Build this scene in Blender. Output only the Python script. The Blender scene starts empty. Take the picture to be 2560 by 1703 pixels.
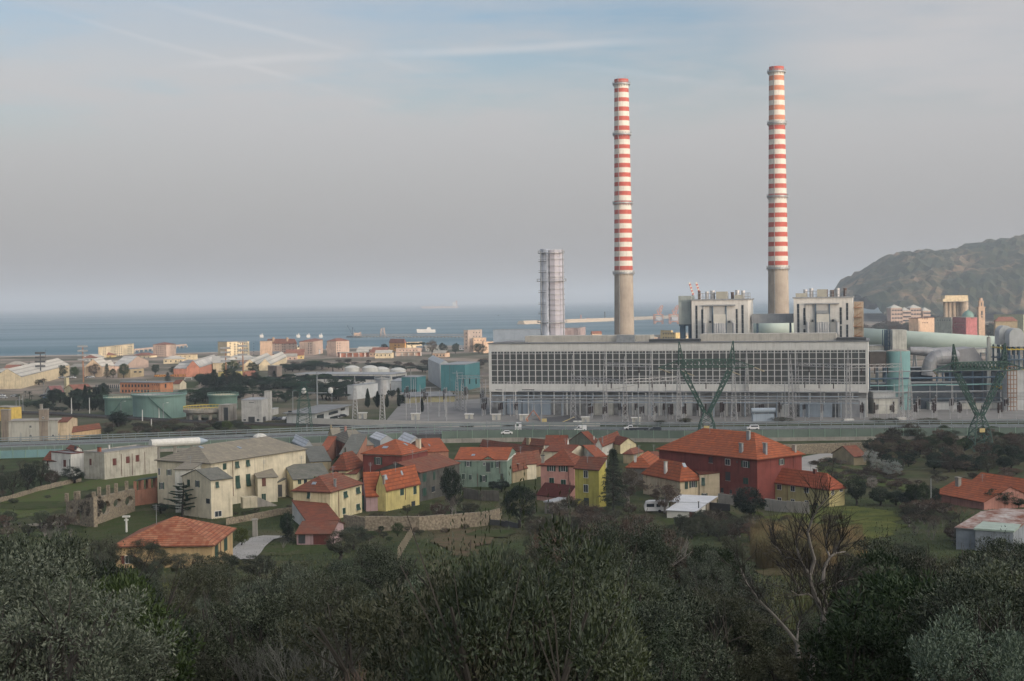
import bpy, bmesh, math, random
from mathutils import Vector, Matrix, noise
from mathutils.geometry import intersect_ray_tri
S = bpy.context.scene
COL = S.collection
R = math.radians
# ---------------------------------------------------------------- camera
CAM = Vector((0, 0, 60)); F = 3555.6; CU, CV = 1280.0, 851.5
cd = bpy.data.cameras.new('camera'); cam = bpy.data.objects.new('camera', cd); COL.objects.link(cam)
cd.lens = 50; cd.sensor_width = 36; cd.clip_start = .5; cd.clip_end = 60000
CM = Matrix.Rotation(R(90 - 1.61), 4, 'X') @ Matrix.Rotation(R(-0.8), 4, 'Z')
cam.matrix_world = Matrix.Translation(CAM) @ CM
S.camera = cam
# ---------------------------------------------------------------- sun and sky
SUN_EL, SUN_AZ = R(5.0), R(40)           # azimuth: behind the camera, to its right
TOSUN = Vector((math.sin(SUN_AZ) * math.cos(SUN_EL), -math.cos(SUN_AZ) * math.cos(SUN_EL), math.sin(SUN_EL)))
sl = bpy.data.lights.new('sun', 'SUN'); so = bpy.data.objects.new('sun', sl); COL.objects.link(so)
sl.energy = 2.6; sl.angle = R(.6); sl.color = (1, .78, .62)
so.rotation_euler = TOSUN.to_track_quat('Z', 'Y').to_euler()
W = bpy.data.worlds.new('World'); S.world = W; W.use_nodes = True
nt = W.node_tree; nt.nodes.clear()
def wn(t, **k):
    n = nt.nodes.new(t)
    for a, b in k.items():
        if a in n.inputs.keys(): n.inputs[a].default_value = b
        else: setattr(n, a, b)
    return n
LK = nt.links.new
sky = wn('ShaderNodeTexSky', sky_type='NISHITA', sun_disc=False, sun_elevation=SUN_EL, sun_rotation=math.atan2(TOSUN.x, TOSUN.y), air_density=1.0, dust_density=2.5, ozone_density=1.6)
bg = wn('ShaderNodeBackground'); bg.inputs['Strength'].default_value = SKYS = 0.15
out = wn('ShaderNodeOutputWorld')
tc = wn('ShaderNodeTexCoord'); nrm = wn('ShaderNodeVectorMath', operation='NORMALIZE'); LK(tc.outputs['Generated'], nrm.inputs[0])
def math_n(op, a, b=None, c=None, clamp=False, tree=nt):
    n = tree.nodes.new('ShaderNodeMath'); n.operation = op; n.use_clamp = clamp
    for i, x in enumerate((a, b, c)):
        if x is None: continue
        if isinstance(x, (int, float)): n.inputs[i].default_value = x
        else: tree.links.new(x, n.inputs[i])
    return n.outputs[0]
def stretch(sx, sy, sz, scale, detail=6, rough=.55, rot=0):
    m = wn('ShaderNodeMapping'); m.inputs['Scale'].default_value = (sx, sy, sz); m.inputs['Rotation'].default_value = (0, rot, 0)
    LK(nrm.outputs[0], m.inputs[0]); n = wn('ShaderNodeTexNoise'); n.inputs['Scale'].default_value = scale
    n.inputs['Detail'].default_value = detail; n.inputs['Roughness'].default_value = rough; LK(m.outputs[0], n.inputs['Vector']); return n.outputs[0]
def ramp(v, a, b, c0=0., c1=1.):
    n = wn('ShaderNodeMapRange', clamp=True); n.interpolation_type = 'SMOOTHSTEP'
    n.inputs[1].default_value = a; n.inputs[2].default_value = b; n.inputs[3].default_value = c0; n.inputs[4].default_value = c1
    LK(v, n.inputs[0]); return n.outputs[0]
sep = wn('ShaderNodeSeparateXYZ'); LK(nrm.outputs[0], sep.inputs[0])
veil = ramp(stretch(1, 1, 5, 3.2, 7, .55, R(4)), .36, .62)
low = ramp(math_n('ADD', sep.outputs['Z'], math_n('MULTIPLY', math_n('SUBTRACT', stretch(1, 1, 4, 4, 5, .55, R(5)), .5), .12)), .1, .19, 1., 0.)
bank = math_n('MULTIPLY', math_n('MULTIPLY', ramp(sep.outputs['X'], .1, .24, 0., 1.), ramp(sep.outputs['Z'], .09, .15)), ramp(stretch(1, 1, 6, 5, 6, .55, R(10)), .3, .55, .7, 1.))
fine = ramp(stretch(1, 1, 9, 7, 8, .6, R(-6)), .35, .75, 0, .35)
veil = math_n('MULTIPLY', veil, ramp(sep.outputs['Z'], .14, .21, 1., .5))
veil = math_n('MAXIMUM', veil, bank)
mask = math_n('MULTIPLY', math_n('MAXIMUM', math_n('MULTIPLY', veil, .95), math_n('MULTIPLY', low, .96)), 1.0)
mask = math_n('ADD', mask, math_n('MULTIPLY', fine, math_n('SUBTRACT', 1.0, mask)), clamp=True)
# old contrails: thin bands along great circles, broken up by noise
nz = stretch(1, 1, 1, 9, 3, .5); brk = ramp(stretch(1, 1, 1, 14, 4, .6), .22, .5)
def ray(u, v):
    d = Vector(((u - CU) / F, -(v - CV) / F, -1)); return (CM.to_3x3() @ d).normalized()
def streak(p, q, w, amt):
    n = ray(*p).cross(ray(*q)).normalized(); mid = (ray(*p) + ray(*q)).normalized(); half = ray(*p).dot(mid)
    d = wn('ShaderNodeVectorMath', operation='DOT_PRODUCT'); LK(nrm.outputs[0], d.inputs[0]); d.inputs[1].default_value = n
    d2 = math_n('ABSOLUTE', math_n('ADD', d.outputs['Value'], math_n('MULTIPLY', math_n('SUBTRACT', nz, .5), .007)))
    e = wn('ShaderNodeVectorMath', operation='DOT_PRODUCT'); LK(nrm.outputs[0], e.inputs[0]); e.inputs[1].default_value = mid
    along = ramp(e.outputs['Value'], half - .006, half + .004)
    return math_n('MULTIPLY', math_n('MULTIPLY', math_n('MULTIPLY', ramp(d2, 0, w, 1, 0), along), brk), amt)
for a in (((560, 50), (900, 140), .0035, .8), ((520, 160), (1560, 110), .0045, .75), ((520, 140), (780, 215), .003, .8), ((250, 60), (560, 150), .0025, .6), ((1600, 190), (1800, 215), .004, .6)  ):
    s_ = streak(*a); SM = s_ if a[0][0] == 560 else math_n('MAXIMUM', SM, s_)
mixc = wn('ShaderNodeMix', data_type='RGBA'); LK(mask, mixc.inputs[0]); 
skyb = wn('ShaderNodeMix', data_type='RGBA', blend_type='MULTIPLY'); skyb.inputs[0].default_value = 1; LK(sky.outputs[0], skyb.inputs[6]); skyb.inputs[7].default_value = (1.35, 1.36, 1.62, 1)
# thin high cloud: takes the sky's own light and evens it towards a pale warm grey
cl = wn('ShaderNodeMix', data_type='RGBA'); cl.inputs[0].default_value = .9; LK(sky.outputs[0], cl.inputs[6]); cl.inputs[7].default_value = (3.1, 3.0, 3.05, 1)
# towards the hidden sunset the same cloud is brighter and warmer
sdot = wn('ShaderNodeVectorMath', operation='DOT_PRODUCT'); LK(nrm.outputs[0], sdot.inputs[0]); sdot.inputs[1].default_value = Vector((TOSUN.x, TOSUN.y, .12)).normalized()
glow = ramp(sdot.outputs['Value'], -.1, .95)
gm = wn('ShaderNodeMix', data_type='RGBA'); LK(glow, gm.inputs[0]); gm.inputs[6].default_value = (1, 1, 1, 1); gm.inputs[7].default_value = (6.2, 6.0, 5.5, 1)
cg = wn('ShaderNodeMix', data_type='RGBA', blend_type='MULTIPLY'); cg.inputs[0].default_value = 1; cz = wn('ShaderNodeMix', data_type='RGBA', blend_type='MULTIPLY'); cz.inputs[0].default_value = 1; LK(cl.outputs[2], cz.inputs[6]); LK(ramp(sep.outputs['Z'], .0, .17, .7, 1.12), cz.inputs[7]); LK(cz.outputs[2], cg.inputs[6]); LK(gm.outputs[2], cg.inputs[7])
LK(skyb.outputs[2], mixc.inputs[6]); LK(cg.outputs[2], mixc.inputs[7])
fin = wn('ShaderNodeMix', data_type='RGBA'); LK(math_n('MULTIPLY', SM, .33), fin.inputs[0]); LK(mixc.outputs[2], fin.inputs[6]); fin.inputs[7].default_value = (4.7, 4.5, 4.45, 1); LK(fin.outputs[2], bg.inputs[0]); LK(bg.outputs[0], out.inputs[0])
S.view_settings.view_transform = 'Standard'; S.view_settings.look = 'None'; S.view_settings.gamma = 1; S.view_settings.exposure = .2
S.render.engine = 'CYCLES'; S.cycles.max_bounces = 5; S.cycles.diffuse_bounces = 3; S.cycles.glossy_bounces = 2; S.cycles.transparent_max_bounces = 6; S.cycles.volume_bounces = 0
S.cycles.use_denoising = True
HAZE_DENSITY = 1.1e-4
# ---------------------------------------------------------------- pixels of the photograph to points of the place
VIEWS = dict(A=(0, 780, 3.6828), B=(500, 780, 3.6828), C=(1100, 600, 2.9031), D=(1640, 660, 3.4083), E=(2060, 560, 2.8), G=(0, 1040, 3.6828), H=(560, 1040, 3.6828),
             I=(1080, 1040, 3.6828), J=(1500, 1040, 3.6828), K=(2000, 1000, 3.5643), L=(0, 1240, 2.6189), M=(800, 1240, 2.6189), N=(1660, 1240, 2.6189),
             T=(1300, 140, 2.1771), a=(500, 800, 6.547), b=(860, 780, 6.203), c=(1180, 740, 3.928), d=(0, 820, 7.857), Q=(0, 900, 5.6), U=(1180, 940, 3.9283), V=(1900, 900, 3.5712), X=(2060, 720, 4.714), W=(0, 0, .92070), P=(0, 0, 1))
def px(view, x, y): a, b, s = VIEWS[view]; return a + x / s, b + y / s
PROF = [(-2500, 205), (-1200, 214), (-460, 184), (-100, 84), (-20, 60), (0, 57), (10, 54.8), (20, 52), (50, 45), (100, 36), (150, 28.5), (200, 21.5), (250, 16), (300, 12.5), (350, 11.2), (420, 10.2), (490, 9.2), (545, 8), (1200, 6), (1600, 4), (9000, 4)]
COAST = [(-9000, 1500), (-1500, 1560), (-620, 1660), (-350, 1690), (-190, 1780), (0, 1850), (60, 2000), (250, 2300), (400, 2600), (600, 3000), (830, 3500), (900, 3900), (1000, 4400), (1500, 4800), (9000, 5600)]
def lerp(tab, t):
    if t <= tab[0][0]: return tab[0][1]
    for (a, b), (c, d) in zip(tab, tab[1:]):
        if t <= c: return b + (d - b) * (t - a) / (c - a)
    return tab[-1][1]
def ground(x, y):
    z = lerp(PROF, y)
    w = max(0, min(1, (330 - y) / 120)); z += w * 1.1 * noise.noise(Vector((x * .02, y * .02, 3)))
    e = y - lerp(COAST, x)
    if e > -25: z = max(-6, z - (e + 25) * .25)
    return z
def onz(view, x, y, z):
    d = ray(*px(view, x, y)); t = (z - 60) / d.z; return CAM + d * t
def atY(view, x, y, Y):
    d = ray(*px(view, x, y)); return CAM + d * (Y / d.y)
def hit(view, x, y):
    d = ray(*px(view, x, y)); t = 5.
    while t < 9000:
        p = CAM + d * t
        if p.z < ground(p.x, p.y): break
        t *= 1.01
    a, b = t / 1.01, t
    for _ in range(14):
        m = (a + b) / 2; p = CAM + d * m
        if p.z < ground(p.x, p.y): b = m
        else: a = m
    return CAM + d * a
def above(P, view, x, y):
    """height at which the vertical through P shows at pixel row y"""
    d = ray(*px(view, x, y)); h = math.hypot(d.x, d.y); return 60 + d.z * math.hypot(P.x, P.y) / h
# ---------------------------------------------------------------- materials
MATS = {}
def mat(name, col, rough=.8, metal=0., var=.0, vscale=.3, spec=.5, bump=0., col2=None, kind=None, coord='Object', stretchv=None, streaks=0.):
    if name in MATS: return MATS[name]
    m = bpy.data.materials.new(name); MATS[name] = m; m.use_nodes = True; t = m.node_tree; b = t.nodes['Principled BSDF']
    def N(ty, **k):
        n = t.nodes.new(ty)
        for a, v in k.items(): n.inputs[a].default_value = v
        return n
    b.inputs['Roughness'].default_value = rough; b.inputs['Metallic'].default_value = metal; b.inputs['Specular IOR Level'].default_value = spec
    c = (*col, 1)
    if var or col2:
        co = t.nodes.new('ShaderNodeTexCoord'); mp = t.nodes.new('ShaderNodeMapping'); t.links.new(co.outputs[coord], mp.inputs[0])
        if stretchv: mp.inputs['Scale'].default_value = stretchv
        n = N('ShaderNodeTexNoise', Scale=vscale, Detail=6, Roughness=.62); t.links.new(mp.outputs[0], n.inputs['Vector'])
        mx = t.nodes.new('ShaderNodeMix'); mx.data_type = 'RGBA'
        c2 = col2 or tuple(x * (1 - var) for x in col)
        mx.inputs[6].default_value = c; mx.inputs[7].default_value = (*c2, 1)
        r = t.nodes.new('ShaderNodeMapRange'); r.inputs[1].default_value = .35; r.inputs[2].default_value = .68; t.links.new(n.outputs[0], r.inputs[0])
        t.links.new(r.outputs[0], mx.inputs[0]); o = mx.outputs[2]
        if streaks:   # rain streaks: stretched noise down the wall
            mp2 = t.nodes.new('ShaderNodeMapping'); mp2.inputs['Scale'].default_value = (1.6, 1.6, .09); t.links.new(co.outputs[coord], mp2.inputs[0])
            n2 = N('ShaderNodeTexNoise', Scale=1., Detail=4, Roughness=.6); t.links.new(mp2.outputs[0], n2.inputs['Vector'])
            r2 = t.nodes.new('ShaderNodeMapRange'); r2.inputs[1].default_value = .5; r2.inputs[2].default_value = .8; r2.inputs[3].default_value = 1; r2.inputs[4].default_value = 1 - streaks
            t.links.new(n2.outputs[0], r2.inputs[0]); m2 = t.nodes.new('ShaderNodeMix'); m2.data_type = 'RGBA'; m2.blend_type = 'MULTIPLY'; m2.inputs[0].default_value = 1
            t.links.new(o, m2.inputs[6]); t.links.new(r2.outputs[0], m2.inputs[7]); o = m2.outputs[2]
        t.links.new(o, b.inputs['Base Color'])
        if bump:
            bp = N('ShaderNodeBump', Strength=bump, Distance=.1); t.links.new(n.outputs[0], bp.inputs['Height']); t.links.new(bp.outputs[0], b.inputs['Normal'])
    else: b.inputs['Base Color'].default_value = c
    return m
def tile_mat(name, col, col2, row=.42, wear=None, bumpy=.6):
    """roof covering on UVs in metres: rows of tiles with dark joints and patchy colour"""
    if name in MATS: return MATS[name]
    m = bpy.data.materials.new(name); MATS[name] = m; m.use_nodes = True; t = m.node_tree; b = t.nodes['Principled BSDF']; b.inputs['Roughness'].default_value = .85
    b.inputs['Specular IOR Level'].default_value = .2
    uv = t.nodes.new('ShaderNodeTexCoord'); L = t.links.new
    sp = t.nodes.new('ShaderNodeSeparateXYZ'); L(uv.outputs['UV'], sp.inputs[0]); fr = math_n('FRACT', math_n('DIVIDE', sp.outputs['Y'], row, tree=t), tree=t); col_ = math_n('FRACT', math_n('DIVIDE', sp.outputs['X'], row * .5, tree=t), tree=t)
    rr = t.nodes.new('ShaderNodeMapRange'); rr.interpolation_type = 'SMOOTHSTEP'; rr.inputs[1].default_value = .0; rr.inputs[2].default_value = .42; rr.inputs[3].default_value = .38; rr.inputs[4].default_value = 1; L(fr, rr.inputs[0])
    wn_ = t.nodes.new('ShaderNodeTexWhiteNoise'); wn_.noise_dimensions = '2D'; cv_ = t.nodes.new('ShaderNodeCombineXYZ'); L(math_n('FLOOR', math_n('DIVIDE', sp.outputs['X'], row * .9, tree=t), tree=t), cv_.inputs[0]); L(math_n('FLOOR', math_n('DIVIDE', sp.outputs['Y'], row, tree=t), tree=t), cv_.inputs[1]); L(cv_.outputs[0], wn_.inputs['Vector'])
    bm = t.nodes.new('ShaderNodeMix'); bm.data_type = 'RGBA'; L(wn_.outputs['Value'], bm.inputs[0]); bm.inputs[6].default_value = (*col, 1); bm.inputs[7].default_value = (*col2, 1)
    br = t.nodes.new('ShaderNodeMix'); br.data_type = 'RGBA'; br.blend_type = 'MULTIPLY'; br.inputs[0].default_value = 1; L(bm.outputs[2], br.inputs[6]); L(rr.outputs[0], br.inputs[7])
    n = t.nodes.new('ShaderNodeTexNoise'); n.inputs['Scale'].default_value = .3; n.inputs['Detail'].default_value = 9; n.inputs['Roughness'].default_value = .7; L(uv.outputs['UV'], n.inputs['Vector'])
    r = t.nodes.new('ShaderNodeMapRange'); r.inputs[1].default_value = .4; r.inputs[2].default_value = .62; L(n.outputs[0], r.inputs[0])
    mx = t.nodes.new('ShaderNodeMix'); mx.data_type = 'RGBA'; L(r.outputs[0], mx.inputs[0]); L(br.outputs[2], mx.inputs[6])
    w = wear or tuple(x * .55 for x in col); mx.inputs[7].default_value = (*w, 1)
    mm = t.nodes.new('ShaderNodeMath'); mm.operation = 'MULTIPLY'; mm.inputs[1].default_value = .8; L(r.outputs[0], mm.inputs[0]); L(mm.outputs[0], mx.inputs[0])
    L(mx.outputs[2], b.inputs['Base Color'])
    bp = t.nodes.new('ShaderNodeBump'); bp.inputs['Strength'].default_value = bumpy; bp.inputs['Distance'].default_value = .06; L(fr, bp.inputs['Height']); L(bp.outputs[0], b.inputs['Normal'])
    return m
# ---------------------------------------------------------------- mesh building and tagging
ORG = {}
def tag(o, label=None, cat=None, group=None, kind=None):
    if label: o['label'] = label
    if cat: o['category'] = cat
    if group: o['group'] = group
    if kind: o['kind'] = kind
    return o
def thing(name, loc, label, cat, group=None):
    o = bpy.data.objects.new(name, None); COL.objects.link(o); o.location = loc; o.empty_display_size = .5
    ORG[o] = Vector(loc); return tag(o, label, cat, group)
class MB:
    def __init__(s): s.v = []; s.f = []; s.uv = None; s.mi = None
    def quad(s, *p):
        i = len(s.v); s.v += [Vector(q) for q in p]; s.f.append(tuple(range(i, i + len(p)))); return s
    def prism(s, low, hi):
        """closed solid between two loops of the same length (counter-clockwise from above)"""
        n = len(low); i = len(s.v); s.v += [Vector(q) for q in low] + [Vector(q) for q in hi]
        s.f.append(tuple(reversed(range(i, i + n)))); s.f.append(tuple(range(i + n, i + 2 * n)))
        for k in range(n): s.f.append((i + k, i + (k + 1) % n, i + n + (k + 1) % n, i + n + k))
        return s
    def obox(s, P, a, b, h):
        """box from corner P spanned by vectors a, b and height h (vector or number)"""
        P = Vector(P); a = Vector(a); b = Vector(b); h = Vector((0, 0, h)) if isinstance(h, (int, float)) else Vector(h)
        if a.cross(b).dot(h) < 0: a, b = b, a
        lo = [P, P + a, P + a + b, P + b]; return s.prism(lo, [q + h for q in lo])
    def cbox(s, c, sx, sy, sz, rz=0):
        """box centred on c in plan, standing on c.z"""
        ca, sa = math.cos(rz), math.sin(rz); a = Vector((ca * sx, sa * sx, 0)); b = Vector((-sa * sy, ca * sy, 0))
        return s.obox(Vector(c) - a / 2 - b / 2, a, b, sz)
    def cyl(s, p, q, r, r2=None, n=8, cap=True):
        p = Vector(p); q = Vector(q); r2 = r if r2 is None else r2; d = (q - p).normalized()
        x = d.orthogonal().normalized() if abs(d.z) < .99 else Vector((1, 0, 0)); y = d.cross(x)
        lo = [p + (x * math.cos(2 * math.pi * k / n) + y * math.sin(2 * math.pi * k / n)) * r for k in range(n)]
        hi = [q + (x * math.cos(2 * math.pi * k / n) + y * math.sin(2 * math.pi * k / n)) * r2 for k in range(n)]
        if cap: return s.prism(lo, hi)
        i = len(s.v); s.v += lo + hi
        for k in range(n): s.f.append((i + k, i + (k + 1) % n, i + n + (k + 1) % n, i + n + k))
        return s
    def bar(s, p, q, w):
        return s.cyl(p, q, w / 2 * 1.2, n=4)
    def lathe(s, c, prof, n=24, a0=0, a1=2 * math.pi):
        c = Vector(c); i = len(s.v); full = abs(a1 - a0 - 2 * math.pi) < 1e-6; m = n if full else n + 1
        for r, z in prof:
            for k in range(m):
                a = a0 + (a1 - a0) * k / n; s.v.append(c + Vector((r * math.cos(a), r * math.sin(a), z)))
        for j in range(len(prof) - 1):
            for k in range(n):
                k2 = (k + 1) % m if full else k + 1
                s.f.append((i + j * m + k, i + j * m + k2, i + (j + 1) * m + k2, i + (j + 1) * m + k))
        return s
    def ring(s, c, r, z, w, n=24):
        return s.lathe(c, [(r, z), (r + w, z), (r + w, z + w), (r, z + w), (r, z)], n)
    def build(s, name, m, parent=None, smooth=False, kind=None):
        me = bpy.data.meshes.new(name); o = bpy.data.objects.new(name, me); COL.objects.link(o)
        if parent is not None:
            off = ORG[parent]; o.parent = parent; ORG[o] = off
        else:
            off = s.v[0].copy() if s.v else Vector(); zs = min((q.z for q in s.v), default=0); off.z = zs; o.location = off; ORG[o] = off
        me.from_pydata([tuple(q - off) for q in s.v], [], s.f); me.validate()
        me.materials.append(m) if not isinstance(m, list) else [me.materials.append(x) for x in m]
        if s.mi: 
            for p, k in zip(me.polygons, s.mi): p.material_index = k
        if s.uv:
            l = me.uv_layers.new(name='UVMap')
            for k, w in enumerate(s.uv): l.data[k].uv = w
        if smooth:
            for p in me.polygons: p.use_smooth = True
        if kind: o['kind'] = kind
        return o
def copy_tree(o, parent=None):
    c = o.copy(); COL.objects.link(c)
    if parent is not None: c.parent = parent
    for ch in KIDS.get(o, None) or [k for k in o.children]: copy_tree(ch, c)
    return c
KIDS = {}
# ---------------------------------------------------------------- ground, sea, far hills, haze
def grid(xs, ys, fn):
    mb = MB(); nx = len(xs)
    for y in ys:
        for x in xs: mb.v.append(Vector((x, y, fn(x, y))))
    for j in range(len(ys) - 1):
        for i in range(nx - 1): mb.f.append((j * nx + i, j * nx + i + 1, (j + 1) * nx + i + 1, (j + 1) * nx + i))
    return mb
def spaced(*seg):
    o = [seg[0]]
    for k in range(1, len(seg), 2):
        st, e = seg[k], seg[k + 1]; a = o[-1]; n = max(1, round((e - a) / st)); o += [a + (e - a) * (i + 1) / n for i in range(n)]
    return o
def ground_mat():
    m = mat('ground', (.045, .062, .022), .95, spec=.1, var=.5, vscale=.12, coord='Object'); t = m.node_tree; L = t.links.new; b = t.nodes['Principled BSDF']
    geo = t.nodes.new('ShaderNodeNewGeometry'); sp = t.nodes.new('ShaderNodeSeparateXYZ'); L(geo.outputs['Position'], sp.inputs[0])
    base = b.inputs['Base Color'].links[0].from_socket
    n = t.nodes.new('ShaderNodeTexNoise'); n.inputs['Scale'].default_value = .035; n.inputs['Detail'].default_value = 7; n.inputs['Roughness'].default_value = .7; L(geo.outputs['Position'], n.inputs['Vector'])
    r = t.nodes.new('ShaderNodeMapRange'); r.inputs[1].default_value = .47; r.inputs[2].default_value = .6; L(n.outputs[0], r.inputs[0])
    mx = t.nodes.new('ShaderNodeMix'); mx.data_type = 'RGBA'; L(r.outputs[0], mx.inputs[0]); L(base, mx.inputs[6]); mx.inputs[7].default_value = (.07, .065, .035, 1)
    # beyond the motorway: dry scrub and gravel rather than meadow
    r2 = t.nodes.new('ShaderNodeMapRange'); r2.inputs[1].default_value = 560; r2.inputs[2].default_value = 900; L(sp.outputs['Y'], r2.inputs[0])
    n3 = t.nodes.new('ShaderNodeTexNoise'); n3.inputs['Scale'].default_value = .012; n3.inputs['Detail'].default_value = 8; n3.inputs['Roughness'].default_value = .65; L(geo.outputs['Position'], n3.inputs['Vector'])
    cr = t.nodes.new('ShaderNodeValToRGB'); L(n3.outputs[0], cr.inputs[0]); e = cr.color_ramp.elements; e[0].position = .38; e[0].color = (.06, .07, .04, 1); e[1].position = .6; e[1].color = (.3, .245, .2, 1)
    q = e.new(.5); q.color = (.16, .14, .11, 1)
    m2 = t.nodes.new('ShaderNodeMix'); m2.data_type = 'RGBA'; L(r2.outputs[0], m2.inputs[0]); L(mx.outputs[2], m2.inputs[6]); L(cr.outputs[0], m2.inputs[7]); L(m2.outputs[2], b.inputs['Base Color'])
    return m
GM = ground_mat()
xs = spaced(-9000, 1500, -3000, 250, -1200, 60, -400, 12, 400, 60, 1200, 250, 3000, 1500, 9000)
ys = spaced(-2500, 200, -600, 40, -40, 5, 420, 20, 1000, 40, 2000, 100, 6000)
grid(xs, ys, ground).build('ground', GM, smooth=True, kind='structure')
def sea_mat():
    m = mat('sea_water', (.036, .105, .13), .22, spec=.5); t = m.node_tree; L = t.links.new; b = t.nodes['Principled BSDF']
    geo = t.nodes.new('ShaderNodeNewGeometry'); mp = t.nodes.new('ShaderNodeMapping'); mp.inputs['Scale'].default_value = (.02, .05, 1); L(geo.outputs['Position'], mp.inputs[0])
    n = t.nodes.new('ShaderNodeTexNoise'); n.inputs['Scale'].default_value = 1; n.inputs['Detail'].default_value = 8; n.inputs['Roughness'].default_value = .65; L(mp.outputs[0], n.inputs['Vector'])
    bp = t.nodes.new('ShaderNodeBump'); bp.inputs['Strength'].default_value = 1; bp.inputs['Distance'].default_value = 4; L(n.outputs[0], bp.inputs['Height']); L(bp.outputs[0], b.inputs['Normal'])
    mp2 = t.nodes.new('ShaderNodeMapping'); mp2.inputs['Scale'].default_value = (.0006, .0035, 1); L(geo.outputs['Position'], mp2.inputs[0])
    n2 = t.nodes.new('ShaderNodeTexNoise'); n2.inputs['Scale'].default_value = 1; n2.inputs['Detail'].default_value = 6; L(mp2.outputs[0], n2.inputs['Vector'])
    r = t.nodes.new('ShaderNodeMapRange'); r.inputs[1].default_value = .35; r.inputs[2].default_value = .65; r.inputs[3].default_value = .3; r.inputs[4].default_value = .5; L(n2.outputs[0], r.inputs[0]); L(r.outputs[0], b.inputs['Roughness'])
    return m
grid([-24000, -6000, 0, 6000, 24000], [1400, 6000, 20000, 45000], lambda x, y: 0).build('sea', sea_mat(), kind='structure')
# ---------------------------------------------------------------- palette
def wall(n, c, v=.3, st=.5): return mat('wall_' + n, c, .9, var=v, vscale=.35, spec=.2, streaks=st)
GLASS = mat('window_glass', (.03, .04, .05), .15, spec=.6)
GREENP = mat('green_shutter_paint', (.012, .05, .035), .6, var=.3, vscale=2)
BROWNP = mat('brown_shutter_paint', (.12, .03, .022), .6, var=.3, vscale=2)
WHITEP = mat('white_trim', (.62, .61, .57), .7, var=.2, vscale=1)
GREYM = mat('grey_metal', (.3, .32, .33), .5, var=.3, vscale=.8, metal=.3)
DARKM = mat('dark_metal', (.045, .05, .052), .5, var=.3, vscale=1)
CONC = mat('concrete', (.33, .31, .27), .9, var=.35, vscale=.25, streaks=.35)
STONE = mat('rubble_stone', (.3, .25, .18), .95, var=.65, vscale=2.2, bump=.8)
TERRA = tile_mat('terracotta_tiles', (.24, .07, .036), (.15, .045, .028), .8, wear=(.1, .048, .032))
TERRA2 = tile_mat('bright_terracotta_tiles', (.38, .105, .042), (.25, .07, .032), .85, wear=(.2, .07, .038))
TERRA3 = tile_mat('old_terracotta_tiles', (.15, .05, .032), (.21, .072, .042), .75, wear=(.13, .075, .055))
TERRA4 = tile_mat('pale_streaked_tiles', (.28, .085, .042), (.38, .19, .11), .62, wear=(.17, .055, .034))
SLATE = tile_mat('slate_slabs', (.29, .26, .2), (.23, .21, .165), .7, wear=(.17, .155, .13), bumpy=.3)
SLATE2 = tile_mat('grey_slate', (.19, .19, .165), (.15, .15, .135), .5, wear=(.09, .095, .08), bumpy=.3)
FELT = mat('grey_roof_felt', (.2, .21, .215), .9, var=.35, vscale=.25)
WHITER = tile_mat('white_sheet_roof', (.62, .64, .66), (.58, .6, .63), 1.2, wear=(.42, .44, .46), bumpy=.2)
RUST = tile_mat('rusty_sheet_roof', (.23, .085, .05), (.18, .07, .045), .9, wear=(.5, .5, .48), bumpy=.4)
def basis(dx): n = Vector((-dx.y, dx.x, 0)); return n
def ray_line(view, x, y, P, d):
    """t with P + t*d on the vertical plane through the camera and the pixel"""
    r = ray(*px(view, x, y)); den = d.x * r.y - d.y * r.x
    return (r.x * (P.y) - r.y * (P.x)) / (d.y * r.x - d.x * r.y)
def roof_faces(P, a, b, kind, ze, rise, o, setb):
    """P near corner at eave height, a and b its edges. returns list of polygons (3-D), ridge ends"""
    A = a.length; B = b.length; ea = a.normalized(); eb = b.normalized()
    def pt(s, t, h): return P + ea * s + eb * t + Vector((0, 0, h))
    if kind in ('gable_a', 'hip_a', 'halfhip_a') : pass
    elif kind in ('gable_b', 'hip_b'): # ridge parallel to b: swap
        fs = roof_faces(P, b, a, kind[:-1] + 'a', ze, rise, o, setb); return fs
    if kind in ('gable_a', 'hip_a'):
        k = rise / (B / 2); dz = -o * k; sb = 0 if kind == 'gable_a' else (setb if setb is not None else B / 2)
        sb = min(sb, A / 2 - .01); oo = o if sb else o * .6
        r0, r1 = pt(sb if sb else -oo, B / 2, rise), pt(A - sb if sb else A + oo, B / 2, rise)
        c = [pt(-oo, -o, dz), pt(A + oo, -o, dz), pt(A + oo, B + o, dz), pt(-oo, B + o, dz)]
        fs = [[c[0], c[1], r1, r0], [c[2], c[3], r0, r1]]
        if sb: fs += [[c[3], c[0], r0], [c[1], c[2], r1]]
        return fs
    if kind == 'pyr':
        dz = -o * rise / (min(A, B) / 2); m = pt(A / 2, B / 2, rise); c = [pt(-o, -o, dz), pt(A + o, -o, dz), pt(A + o, B + o, dz), pt(-o, B + o, dz)]
        return [[c[i], c[(i + 1) % 4], m] for i in range(4)]
    if kind == 'shed_b':   # rises along b away from the corner
        k = rise / B; return [[pt(-o, -o, -o * k), pt(A + o, -o, -o * k), pt(A + o, B + o, rise + o * k), pt(-o, B + o, rise + o * k)]]
    if kind == 'shed_a':
        k = rise / A; return [[pt(-o, -o, -o * k), pt(A + o, -o, rise + o * k), pt(A + o, B + o, rise + o * k), pt(-o, B + o, -o * k)]]
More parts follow.
